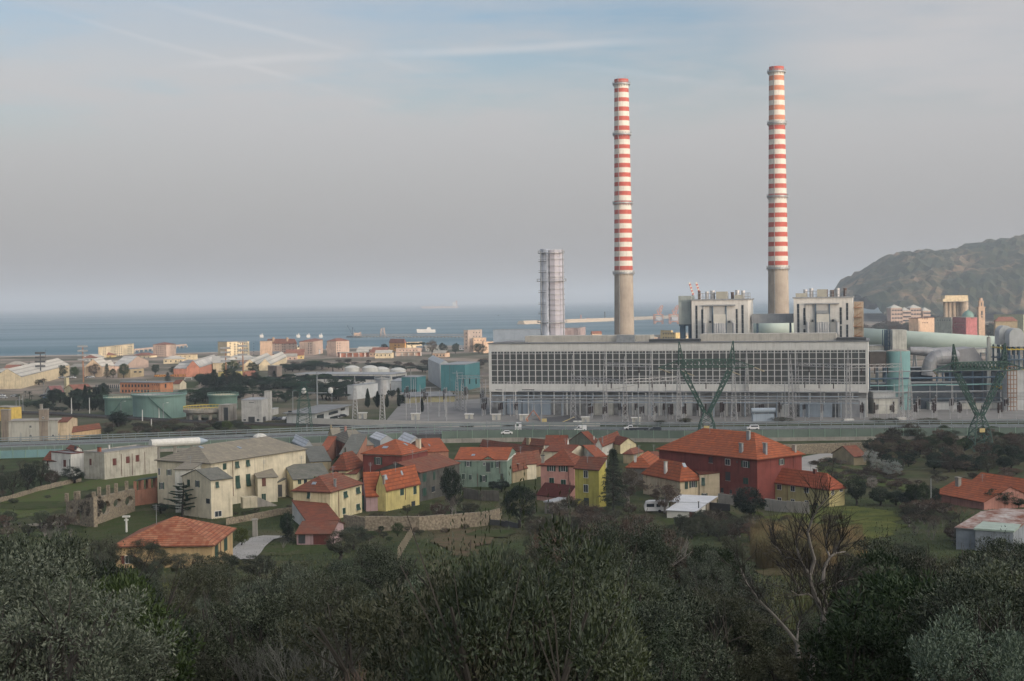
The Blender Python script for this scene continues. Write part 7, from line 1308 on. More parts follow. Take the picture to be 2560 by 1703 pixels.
for f_ in (.02, .35, .45): p = Vector((a.x, a.y, 0)) + e * L_ * f_; MB().cbox((p.x, p.y + .4, top(L_ * f_) + .003), .7, .7, 1.8).build('pillar', STONE, ru)
pg = thing('terracotta_terrace', hit('G', 1245, 830), 'orange rendered terrace wall with pergola pillars beside the villa', 'terrace'); a, c = hit('G', 1245, 830), hit('G', 1445, 800); zt = above(a, 'G', 1245, 690); d = c - a; MB().obox(a - Vector((0, 0, 1)), (d.x, d.y, 0), (0, .6, 0), zt - a.z + 1).build('wall', orangew, pg)
for k in range(4): p = a + d * (k / 3); MB().cbox((p.x, p.y + .3, zt), .6, .6, 2.3).build('pillar', orangew, pg)
MB().obox(Vector((a.x, a.y, zt + 2.3)), (d.x, d.y, 0), (0, 5, 0), .12).build('shade_net', mat('dark_net', (.03, .05, .04), .9), pg)
for k in range(4): p = a + d * (k / 3); MB().cbox((p.x, p.y + 4.8, zt - 1), .6, .6, 3.3).build('pillar', orangew, pg)
def low_wall(V, pts, h, mt, label, name='garden_wall', th=.5):
    r = thing(name, hit(V, *pts[0]), label, 'wall'); m = MB()
    for p, q in zip(pts, pts[1:]):
        a, c = hit(V, *p), hit(V, *q); n = max(2, int((c - a).length / 2.5))
        for k in range(n):
            s0, s1 = a.lerp(c, k / n), a.lerp(c, (k + 1) / n); z = min(ground(s0.x, s0.y), ground(s1.x, s1.y)); m.obox((s0.x, s0.y, z - .8), ((s1 - s0).x * .998, (s1 - s0).y * .998, 0), (0, th, 0), h + .8 + random.uniform(-.08, .08))
    m.build('wall', mt, r); return r
low_wall('G', [(0, 800), (200, 745), (340, 700), (560, 645), (745, 605)], 1.3, STONE, 'low dry stone garden wall with stumps at the left')
low_wall('G', [(240, 1020), (640, 985)], .5, CONC, 'low broken fence wall with stone stakes at the left', 'garden_wall')
low_wall('H', [(20, 1010), (290, 960), (500, 915), (640, 900)], 1.5, STONE, 'grey stone wall below the villa lawn')
low_wall('H', [(1100, 1040), (1300, 1060), (1500, 1060), (1800, 1060), (2357, 1020), (2560, 980)], 3.0, STONE, 'long rubble stone wall below the gardens', th=.8)
low_wall('I', [(280, 760), (450, 780), (620, 790)], 2.6, wall('stone_terrace', (.14, .13, .11), .4), 'dark terrace wall below the green house')
low_wall('I', [(440, 1000), (620, 1010), (790, 1035)], 1.2, mat('dark_block', (.09, .09, .09), .9, var=.3), 'dark block wall behind the round green tree')
low_wall('J', [(1520, 870), (1720, 890), (1930, 905)], 2.6, CONC, 'pale concrete wall before the yellow row')
low_wall('J', [(1090, 810), (1240, 825)], 2.4, CONC, 'short grey yard wall beside the red block')
low_wall('J', [(1010, 870), (1200, 885)], 1.8, mat('dark_tarp', (.03, .03, .03), .9), 'dark covered fence behind the white sheds')
# stake fence
sf = [hit('H', 1600 + (1790 - 1600) * k / 17, 1330 - (1330 - 1010) * k / 17) for k in range(18)]
r = thing('stake_fence', sf[0], 'line of thin pale stakes climbing the garden edge', 'fence')
for p in sf: MB().bar(p, p + Vector((.1, 0, 2.3)), .1).build('stake', mat('stake_wood', (.33, .27, .2), .9), r)
wp = thing('gate_pillar', hit('H', 287, 1110), 'tall pale stone gate post in the yard wall', 'gate post'); q = Vector(wp.location); MB().cbox(q, .9, .9, above(q, 'H', 287, 960) - q.z).build('shaft', CONC, wp); MB().cbox((q.x, q.y, above(q, 'H', 287, 960) + .003), 1.2, 1.2, .25).build('cap', CONC, wp)
bd = thing('stone_table', hit('G', 1165, 1075), 'small white stone bird table on the lawn', 'bird table'); q = Vector(bd.location); MB().cyl(q, q + Vector((0, 0, 3.2)), .22, n=8).build('column', WHITEP, bd); MB().cbox(q + Vector((0, 0, 3.2)), 1.5, .7, .3).build('top_slab', WHITEP, bd); MB().cbox(q + Vector((0, 0, 2.5)), .8, .5, .25).build('lower_slab', WHITEP, bd)
sr = thing('stair', hit('G', 2250, 860), 'outside stair with cream parapet on the villa front', 'stair'); 
q = hit('G', 2240, 850); MB().obox(q + Vector((0, -.5, 0)), (3.2, 1.5, 0), (-.8, 1.6, 0), 2.6).build('landing', cream, sr); MB().prism([q + Vector((3.2, 1, 0)), q + Vector((7.5, 3, 0)), q + Vector((6.7, 4.6, 0)), q + Vector((2.4, 2.6, 0))], [q + Vector((3.2, 1, 2.6)), q + Vector((7.5, 3, .2)), q + Vector((6.7, 4.6, .2)), q + Vector((2.4, 2.6, 2.6))]).build('flight', CONC, sr)
pp_ = thing('pipe_tank', hit('A', 1600, 1225), 'long white cylinder lying beside the motorway', 'cylinder'); a, c = atY('A', 1385, 1212, 445), atY('A', 1830, 1190, 455); MB().cyl(a, c, 1.3, n=14).build('shell', WHITEP, pp_, smooth=False); MB().cyl(c, c + (c - a).normalized() * 3, 1.3, .3, n=14).build('nose', bluegrey, pp_)
for f_ in (.15, .5, .85): p = a.lerp(c, f_); MB().cbox((p.x, p.y, ground(p.x, p.y) - .5), 1, 1, p.z - ground(p.x, p.y) - .7).build('cradle', CONC, pp_)
for k, (V, x0, x1, y) in enumerate((('A', 2260, 2345, 1135), ('B', 465, 640, 1140))): q = onz(V, (x0 + x1) / 2, y + 10, 11.95); r = thing('skip_load' if k else 'tarpaulin_heap', q, ('dark rounded tarpaulin heap behind the villa roof', 'heap of pale blocks behind the villa roof')[k], 'heap'); MB().lathe(q, [(2.6, 0), (2.2, .6), (1.2, 1.1), (.01, 1.3)], 10).build('heap', DARKM if k == 0 else whitew, r)
# ---------------------------------------------------------------- vegetation
def leaf_mat(name, c1, c2, back=None, rough=.6):
    m = bpy.data.materials.new(name); MATS[name] = m; m.use_nodes = True; t = m.node_tree; L = t.links.new; b = t.nodes['Principled BSDF']; b.inputs['Roughness'].default_value = rough; b.inputs['Specular IOR Level'].default_value = .3
    co = t.nodes.new('ShaderNodeTexCoord'); oi_ = t.nodes.new('ShaderNodeObjectInfo'); n = t.nodes.new('ShaderNodeTexNoise'); n.inputs['Scale'].default_value = 1.1; n.inputs['Detail'].default_value = 8; n.inputs['Roughness'].default_value = .75; L(co.outputs['Object'], n.inputs['Vector'])
    a = math_n('ADD', n.outputs[0], math_n('MULTIPLY', math_n('SUBTRACT', oi_.outputs['Random'], .5, tree=t), .42, tree=t), tree=t)
    r = t.nodes.new('ShaderNodeMapRange'); r.inputs[1].default_value = .33; r.inputs[2].default_value = .68; L(a, r.inputs[0]); mx = t.nodes.new('ShaderNodeMix'); mx.data_type = 'RGBA'; L(r.outputs[0], mx.inputs[0]); mx.inputs[6].default_value = (*c1, 1); mx.inputs[7].default_value = (*c2, 1); o = mx.outputs[2]
    if back:
        g = t.nodes.new('ShaderNodeNewGeometry'); m2 = t.nodes.new('ShaderNodeMix'); m2.data_type = 'RGBA'; L(g.outputs['Backfacing'], m2.inputs[0]); L(o, m2.inputs[6]); m2.inputs[7].default_value = (*back, 1); o = m2.outputs[2]
    v = math_n('ADD', math_n('MULTIPLY', math_n('FRACT', math_n('MULTIPLY', oi_.outputs['Random'], 7.31, tree=t), tree=t), .65, tree=t), .48, tree=t); m3 = t.nodes.new('ShaderNodeMix'); m3.data_type = 'RGBA'; m3.blend_type = 'MULTIPLY'; m3.inputs[0].default_value = 1; L(o, m3.inputs[6]); cb = t.nodes.new('ShaderNodeCombineColor'); L(math_n('MULTIPLY', v, math_n('ADD', math_n('MULTIPLY', math_n('FRACT', math_n('MULTIPLY', oi_.outputs['Random'], 3.7, tree=t), tree=t), .3, tree=t), .85, tree=t), tree=t), cb.inputs[0]); L(v, cb.inputs[1]); L(v, cb.inputs[2]); L(cb.outputs[0], m3.inputs[7]); L(m3.outputs[2], b.inputs['Base Color']); return m
LM_ = dict(olive=leaf_mat('olive_leaves', (.009, .016, .006), (.046, .06, .024), (.085, .1, .068)), green=leaf_mat('green_leaves', (.012, .028, .009), (.04, .07, .018)), dark=leaf_mat('dark_leaves', (.012, .026, .016), (.028, .048, .026)), pine=leaf_mat('pine_needles', (.014, .034, .02), (.03, .06, .03)),
           brown=leaf_mat('brown_twigs', (.07, .055, .042), (.13, .1, .075), rough=.9), grey=leaf_mat('grey_twigs', (.1, .095, .085), (.17, .16, .14), rough=.9), white=leaf_mat('blossom', (.3, .29, .26), (.5, .49, .46), rough=.9), yellow=leaf_mat('yellow_green_leaves', (.05, .075, .012), (.13, .15, .02)), reed=leaf_mat('dry_reeds', (.15, .125, .06), (.27, .23, .12), rough=.9), silver=leaf_mat('silver_leaves', (.035, .048, .03), (.075, .092, .062), (.12, .135, .1)), bushy=leaf_mat('scrub_leaves', (.025, .032, .015), (.075, .075, .04)))
BARK = mat('bark', (.045, .04, .034), .95, var=.4, vscale=3); BARKG = mat('grey_bark', (.2, .185, .165), .95, var=.4, vscale=3)
def rv(): 
    while True:
        v = Vector((random.uniform(-1, 1), random.uniform(-1, 1), random.uniform(-1, 1)))
        if .05 < v.length < 1: return v
def leaf(m, p, d, L_, w):
    d = d.normalized(); s = d.cross(rv()).normalized() * w / 2; i = len(m.v); m.v += [p, p + d * L_ * .5 + s, p + d * L_, p + d * L_ * .5 - s]; m.f.append((i, i + 1, i + 2, i + 3))
def branch(m, p, q, r0, r1, n=5, seg=3, wob=.12):
    d = (q - p).length; pts = [p] + [p.lerp(q, (i + 1) / seg) + (rv() * d * wob if i < seg - 1 else Vector()) for i in range(seg)]
    for i in range(seg): m.cyl(pts[i], pts[i + 1], r0 + (r1 - r0) * i / seg, r0 + (r1 - r0) * (i + 1) / seg, n=n, cap=False)
    return pts
def make_tree(kind, seed, n_leaf, ls, twigs=True):
    """unit tree: crown about 1 high and 1 wide, returns (trunk mesh, crown mesh)"""
    random.seed(seed); tr, cr = MB(), MB(); st = kind
    def clump(c, rad, n, up=.3, L_=ls, w=ls * .38):
        for _ in range(n):
            v = rv(); p = c + Vector((v.x * rad, v.y * rad, v.z * rad * .8)); d = (v.normalized() * .7 + rv() * .8 + Vector((0, 0, up))); leaf(cr, p, d, L_ * random.uniform(.5, 1.7), w * random.uniform(.6, 1.5))
    if st in ('olive', 'round', 'scrub', 'loose'):
        H0 = .12 if st != 'scrub' else .0; tips = []
        branch(tr, Vector((0, 0, -.06)), Vector((0, 0, .25)), .045, .035, 6)
        nb = 7
        for k in range(nb):
            a = 2 * math.pi * k / nb + random.uniform(-.3, .3); q = Vector((math.cos(a) * random.uniform(.2, .38), math.sin(a) * random.uniform(.2, .38), random.uniform(.45, .85))); pts = branch(tr, Vector((0, 0, .2)), q, .024, .006, 5, 3); tips.append(q)
            for j in range(4): e = pts[-2].lerp(q, random.random()) + Vector((random.uniform(-.18, .18), random.uniform(-.18, .18), random.uniform(.02, .2))); branch(tr, pts[-2], e, .005, .002, 3, 2); tips.append(e)
        ncl = dict(olive=95, round=110, scrub=90, loose=60)[st]; per = n_leaf // ncl
        lob = [(rv().normalized(), random.uniform(.7, 1.15)) for _ in range(7)]
        for k in range(ncl):
            v = rv(); rr = .55 + .45 * random.random() ** .5; v = v.normalized(); f = max([.72] + [w_ * (.45 + .55 * max(0, v.dot(l))) for l, w_ in lob]); c = Vector((v.x * .46 * rr * f, v.y * .46 * rr * f, .56 + v.z * (.4 if v.z > 0 else .42) * rr * f))
            if st == 'scrub': c.z = max(.04, c.z * .95 - .03)
            clump(c, random.uniform(.05, .1) if st != 'loose' else random.uniform(.04, .08), per, .5)
        if st in ('olive', 'loose'):
            for k in range(36):
                a = random.uniform(0, 6.28); r_ = random.uniform(.05, .42); b0 = Vector((math.cos(a) * r_, math.sin(a) * r_, .93 - r_ * r_ * 1.6 + random.uniform(-.05, .03))); h = random.uniform(.05, .14)
                for j in range(9): leaf(cr, b0 + Vector((0, 0, h * j / 9)), rv() + Vector((0, 0, 1.2)), ls * .9, ls * .34)
    elif st == 'bare':
        def rec(p, d, L_, r_, dep):
            q = p + d * L_; m = tr if dep < 3 else cr
            m.cyl(p, q, r_, r_ * .65, n=4 if dep < 3 else 3, cap=False)
            if dep >= 6: return
            for _ in range(2 if dep < 2 else 3):
                rec(p.lerp(q, random.uniform(.55, 1)), (d + rv() * (.75 if dep else .6) + Vector((0, 0, .18))).normalized(), L_ * random.uniform(.6, .82), r_ * .62, dep + 1)
        for k in range(3): rec(Vector((0, 0, -.05)), (Vector((0, 0, 1)) + rv() * .5).normalized(), .27, .013, 0)
    elif st == 'cypress':
        branch(tr, Vector((0, 0, -.05)), Vector((0, 0, .4)), .03, .02, 6)
        for k in range(n_leaf):
            z = random.random(); r_ = .13 * math.sin(math.pi * min(1, z ** .8)) ** .6 * (1.1 - z * .55) * (.75 + .3 * noise.noise(Vector((z * 9, k % 7, seed)))); a = random.uniform(0, 6.28); rr = r_ * random.random() ** .3; leaf(cr, Vector((math.cos(a) * rr, math.sin(a) * rr, .03 + z * .95)), Vector((math.cos(a) * .4, math.sin(a) * .4, 1)), ls, ls * .35)
    elif st == 'conifer':
        branch(tr, Vector((0, 0, -.05)), Vector((0, 0, .96)), .03, .005, 6, 4, .01)
        nl = 26
        for k in range(nl):
            z = .1 + .86 * k / nl; R_ = .4 * (1 - z) ** .75 + .02; nb = 7
            for j in range(nb):
                a = random.uniform(0, 6.28); L_ = R_ * random.uniform(.6, 1.1); e = Vector((math.cos(a) * L_, math.sin(a) * L_, z + random.uniform(-.03, .04) - L_ * .12)); tr.cyl(Vector((0, 0, z)), e, .006, .002, n=3, cap=False)
                for i in range(n_leaf // (nl * nb)): f = random.random() ** .7; p = Vector((0, 0, z)).lerp(e, f) + rv() * .025; leaf(cr, p, Vector((math.cos(a), math.sin(a), -.15)) + rv() * .8, ls, ls * .3)
    elif st == 'umbrella':
        branch(tr, Vector((0, 0, -.05)), Vector((.02, 0, .6)), .03, .02, 6)
        for k in range(10): a = .63 * k; branch(tr, Vector((.02, 0, .55)), Vector((math.cos(a) * .4, math.sin(a) * .4, .78)), .014, .004, 4)
        for k in range(70):
            a = random.uniform(0, 6.28); r_ = .5 * random.random() ** .5; c = Vector((math.cos(a) * r_, math.sin(a) * r_, .86 - r_ * r_ * .5 + random.uniform(-.05, .04))); clump(c, .075, n_leaf // 70, .8)
    elif st == 'palm':
        branch(tr, Vector((0, 0, -.05)), Vector((0, 0, .72)), .035, .03, 7, 3, .01)
        for k in range(26):
            a = random.uniform(0, 6.28); el = random.uniform(-.3, .9); p = Vector((0, 0, .72)); d = Vector((math.cos(a) * math.cos(el), math.sin(a) * math.cos(el), math.sin(el)))
            for i in range(6):
                q = p + d * .06; d = (d + Vector((0, 0, -.16))).normalized(); cr.cyl(p, q, .004, n=3, cap=False); s = d.cross(Vector((0, 0, 1))).normalized()
                for s_ in (-1, 1): leaf(cr, p, s * s_ + d * .6, .09, .02)
                p = q
    elif st == 'poplar':
        branch(tr, Vector((0, 0, -.05)), Vector((0, 0, .9)), .014, .003, 5, 4, .01)
        for k in range(70):
            z = random.uniform(.12, .85); a = random.uniform(0, 6.28); L_ = random.uniform(.08, .2); cr.cyl(Vector((0, 0, z)), Vector((math.cos(a) * L_ * .35, math.sin(a) * L_ * .35, z + L_)), .0035, .001, n=3, cap=False)
    elif st == 'reeds':
        for k in range(n_leaf):
            a = random.uniform(0, 6.28); r_ = .5 * random.random() ** .5; p = Vector((math.cos(a) * r_, math.sin(a) * r_, -.03)); h = random.uniform(.5, 1.); d = Vector((random.uniform(-.16, .16), random.uniform(-.16, .16), 1)); leaf(cr, p, d, h, .012)
            if k % 3 == 0: leaf(cr, p + d * h * .85, d + rv() * .3, .12, .03)
        tr.cyl((0, 0, -.04), (0, 0, .4), .01, n=4)
    elif st == 'cedar':
        branch(tr, Vector((0, 0, -.05)), Vector((.05, 0, .98)), .035, .006, 7, 4, .01)
        for k in range(26):
            z = .18 + .78 * (k / 26); R_ = .62 * (1 - z) ** .8 + .05; a = k * 2.4; e = Vector((math.cos(a) * R_, math.sin(a) * R_, z + R_ * .22)); pts = branch(tr, Vector((.05 * z, 0, z)), e, .012, .003, 4, 3, .05)
            for i in range(n_leaf // 26): f = random.uniform(.15, 1.); p = Vector((0, 0, z)).lerp(e, f); wd = .09 * (1.1 - f); s = Vector((-math.sin(a), math.cos(a), 0)); leaf(cr, p + s * random.uniform(-wd, wd), Vector((math.cos(a), math.sin(a), -.5)) + rv() * .5, ls, ls * .3)
    return tr, cr
def mesh_of(m, name, mt):
    me = bpy.data.meshes.new(name); me.from_pydata([tuple(v) for v in m.v], [], m.f); me.materials.append(mt); return me
TV = {}
def variants(key, kind, n, leaves, ls, lm, bark=BARK):
    TV[key] = []
    for s in range(n):
        tr, cr = make_tree(kind, hash(kind) % 97 * 0 + s * 7 + len(TV) * 31, leaves, ls); TV[key].append((mesh_of(tr, 'trunk_' + key, bark), mesh_of(cr, 'crown_' + key, LM_[lm])))
variants('olive', 'olive', 4, 33000, .0155, 'olive'); variants('olive_near', 'olive', 2, 30000, .016, 'olive'); variants('silver', 'olive', 2, 28000, .016, 'silver'); variants('green', 'round', 3, 13000, .026, 'green'); variants('scrub', 'scrub', 3, 16000, .019, 'bushy'); variants('dark', 'round', 3, 8000, .04, 'dark'); variants('bare', 'bare', 3, 0, 0, 'brown', BARK); variants('greybare', 'bare', 3, 0, 0, 'grey', BARKG)
variants('twiggy', 'loose', 3, 7000, .03, 'brown', BARKG); variants('blossom', 'loose', 2, 6000, .03, 'white', BARKG); variants('yellow', 'round', 2, 7000, .036, 'yellow'); variants('reeds', 'reeds', 2, 900, .03, 'reed'); variants('cypress', 'cypress', 2, 5000, .04, 'dark'); variants('conifer', 'conifer', 2, 6500, .035, 'dark'); variants('pine', 'umbrella', 3, 7000, .045, 'pine'); variants('palm', 'palm', 1, 0, 0, 'green'); variants('poplar', 'poplar', 2, 0, 0, 'brown'); variants('cedar', 'cedar', 1, 7000, .045, 'dark'); variants('fargreen', 'round', 2, 2600, .06, 'dark'); variants('farbrown', 'loose', 2, 2600, .05, 'brown')
KN = dict(olive='olive_tree', olive_near='olive_tree', silver='olive_tree', green='leafy_tree', scrub='bush', dark='dark_tree', bare='bare_tree', greybare='bare_tree', twiggy='twiggy_shrub', blossom='blossom_tree', yellow='shrub', reeds='reed_clump', cypress='cypress', conifer='conifer', pine='umbrella_pine', palm='palm_tree', poplar='poplar', cedar='cedar', fargreen='dark_tree', farbrown='bare_tree')
NT = 0
def plant(key, x, y, h, w, label, group=None, z=None, k=None):
    global NT
    NT += 1; v = TV[key][(NT if k is None else k) % len(TV[key])]; r = thing(KN[key], (x, y, ground(x, y) if z is None else z), label, KN[key].replace('_', ' '), group); rz = random.uniform(0, 6.28)
    for me, nm in zip(v, ('trunk', 'crown')):
        o = bpy.data.objects.new(nm, me); COL.objects.link(o); o.parent = r
    r.scale = (w, w, h); r.rotation_euler.z = rz; return r
def plant_px(key, V, x, ytop, ybase, wpx, label, group=None, Y=None, k=None):
    p = hit(V, x, ybase) if Y is None else atY(V, x, ybase, Y); z = ground(p.x, p.y); zt = above(p, V, x, ytop); w = wpx / VIEWS[V][2] / F * p.y * dict(cypress=4., conifer=1.3, poplar=3.).get(key, 1.1)
    return plant(key, p.x, p.y, max(.5, zt - z), w, label, group, z, k)
random.seed(77)
# village and garden trees, from the photograph one by one
for a in [('conifer', 'I', 1670, 275, 870, 300, 'tall dark conifer standing before the lime yellow house'), ('green', 'I', 800, 590, 1030, 370, 'round bright green tree left of the grey shed'), ('dark', 'H', 2090, 450, 900, 230, 'dark ivy clad tree between barn and green house'), ('greybare', 'H', 2110, 600, 960, 330, 'bare tree in front of the stone barn'),
          ('cedar', 'G', 1680, 600, 930, 330, 'dark cedar with layered branches before the villa'), ('dark', 'G', 1480, 800, 900, 170, 'dark evergreen shrub left of the cedar'), ('dark', 'H', 575, 880, 1150, 150, 'dark pointed evergreen beside the pink shed'), ('conifer', 'H', 590, 885, 1160, 170, 'small conifer at the cream house corner'), ('yellow', 'H', 165, 1010, 1200, 150, 'green shrub right of the ochre bungalow'), ('greybare', 'H', 545, 1060, 1220, 150, 'small bare fruit tree on the lawn'),
          ('dark', 'J', 1385, 660, 960, 340, 'dark bushy evergreen before the yellow row'), ('greybare', 'J', 1390, 870, 1080, 330, 'bare dark shrub under the bushy evergreen'), ('twiggy', 'J', 250, 470, 830, 430, 'large bare grey tree beside the dark conifer'), ('twiggy', 'J', 600, 600, 900, 300, 'bare tree above the caravan'), ('greybare', 'J', 590, 740, 890, 170, 'small bare tree in front of the caravan'),
          ('dark', 'K', 500, 685, 940, 220, 'dense dark hedge tree right of the yellow row'), ('dark', 'K', 720, 780, 940, 230, 'second dark hedge tree further right'), ('dark', 'K', 860, 800, 940, 190, 'third dark hedge tree beside the path'), ('blossom', 'K', 640, 675, 800, 110, 'little white blossom tree behind the hedge'), ('blossom', 'K', 625, 440, 590, 170, 'white blossom tree beside the red roofed hut'), ('blossom', 'K', 690, 510, 640, 170, 'white blossom tree, middle of three'), ('blossom', 'K', 820, 530, 700, 240, 'larger pale blossoming tree, rightmost of three'), ('green', 'K', 1010, 720, 960, 170, 'ivy topped tree left of the lone pole'), ('green', 'K', 1100, 730, 970, 140, 'ivy topped tree with pale trunk by the pole'), ('dark', 'K', 960, 820, 960, 180, 'low dark shrub under the ivy topped trees'), ('dark', 'K', 1210, 790, 960, 110, 'dark shrub left of the orange roofs'),
          ('dark', 'K', 1770, 785, 960, 310, 'round dark tree before the right orange roofs'), ('bare', 'K', 1430, 880, 1100, 320, 'bare tangle beside the rusty barn'), ('greybare', 'K', 1180, 980, 1250, 260, 'bare tree between meadow and rusty barn'), ('greybare', 'K', 1380, 1000, 1290, 240, 'bare shrub left of the rusty barn'), ('dark', 'K', 1950, 870, 960, 130, 'dark shrub at the mauve house edge'),
          ('olive', 'G', 380, 400, 650, 230, 'olive tree before the white house, right one'), ('olive', 'G', 260, 420, 720, 200, 'olive tree before the white house, middle one'), ('bare', 'G', 215, 335, 560, 160, 'bare tree behind the olives on the left'), ('bare', 'G', 15, 400, 560, 140, 'bare tree at the left edge by the motorway'), ('olive', 'G', 120, 500, 740, 250, 'wide olive tree near the left edge'), ('olive', 'G', 25, 540, 700, 150, 'olive tree cut by the left edge'), ('twiggy', 'G', 480, 490, 650, 160, 'bare bush below the white annex'), ('olive', 'G', 690, 465, 620, 250, 'olive tree below the white house corner'), ('green', 'G', 960, 440, 575, 110, 'small leafy tree at the grey house corner'),
          ('twiggy', 'G', 860, 700, 1010, 260, 'leafless climber shrub growing on the ruin'), ('scrub', 'G', 120, 750, 810, 120, 'low bush in the garden beds'), ('scrub', 'G', 440, 722, 760, 70, 'small bush in the garden beds'), ('scrub', 'H', 1420, 870, 960, 190, 'scrubby bush behind the rubble wall'), ('green', 'H', 1600, 980, 1110, 120, 'small dark round tree against the rubble wall'), ('scrub', 'H', 1850, 860, 930, 120, 'grey green bush in the walled garden'), ('scrub', 'H', 1690, 800, 900, 110, 'bush under the climbing plants'), ('twiggy', 'H', 1980, 780, 950, 220, 'bare bush in the walled garden'), ('scrub', 'H', 2280, 780, 930, 170, 'bush below the green house terrace'),
          ('olive', 'H', 1200, 1000, 1230, 330, 'olive tree right of the pink shed'), ('scrub', 'I', 330, 780, 900, 180, 'bush behind the stone pile'), ('dark', 'I', 640, 590, 700, 200, 'dark shrub at the green house corner'), ('green', 'I', 560, 590, 690, 100, 'potted shrub before the green house'), ('scrub', 'I', 1240, 740, 900, 140, 'ivy bush on the small shed'), ('conifer', 'K', 1440, 1110, 1320, 200, 'small yellow green pointed conifer before the rusty barn')]:
    plant_px(*a)
# wooded bank on the right, motorway edge bushes
for k in range(120):
    x = random.uniform(690, 1996); y = random.uniform(300, 620); 
    if x < 900 and y < 330: continue
    plant_px(random.choice(['twiggy', 'bare', 'farbrown', 'scrub', 'farbrown', 'scrub', 'green'] if y < 470 else ['dark', 'bare', 'farbrown', 'scrub', 'dark', 'farbrown']), 'K', x, y - random.uniform(60, 110), y + random.uniform(10, 40), random.uniform(110, 210), 'tangled scrub tree on the wooded bank below the right pylon', 'scrub trees on the right bank')
for k in range(16): plant_px(random.choice(['dark', 'scrub', 'farbrown']), 'K', random.uniform(620, 980), random.uniform(330, 430), random.uniform(470, 560), random.uniform(130, 200), 'dark bush at the left end of the wooded bank', 'dark bushes at the bank end')
for k in range(34): plant_px(random.choice(['scrub', 'farbrown', 'twiggy']), 'K', random.uniform(100, 1996), (y := random.uniform(560, 790)) - random.uniform(25, 55), y + 15, random.uniform(90, 170), 'low brown bush in the rough ground behind the yellow row', 'low bushes of the rough ground')
for k, (V, x, yt, yb, w) in enumerate((('C', 200, 1330, 1375, 105), ('C', 540, 1325, 1370, 190), ('C', 820, 1345, 1372, 110), ('C', 1600, 1305, 1340, 90), ('C', 1780, 1290, 1332, 95), ('D', 30, 1325, 1365, 110), ('D', 245, 1305, 1350, 120), ('D', 1075, 1300, 1348, 190), ('D', 1870, 1305, 1345, 130), ('D', 2010, 1310, 1345, 120), ('K', 1150, 150, 215, 240), ('K', 700, 160, 205, 160), ('K', 840, 160, 205, 140))): plant_px('scrub', V, x, yt, yb, w, 'rounded bush on the far verge of the motorway', 'bushes on the motorway verge', Y=None)
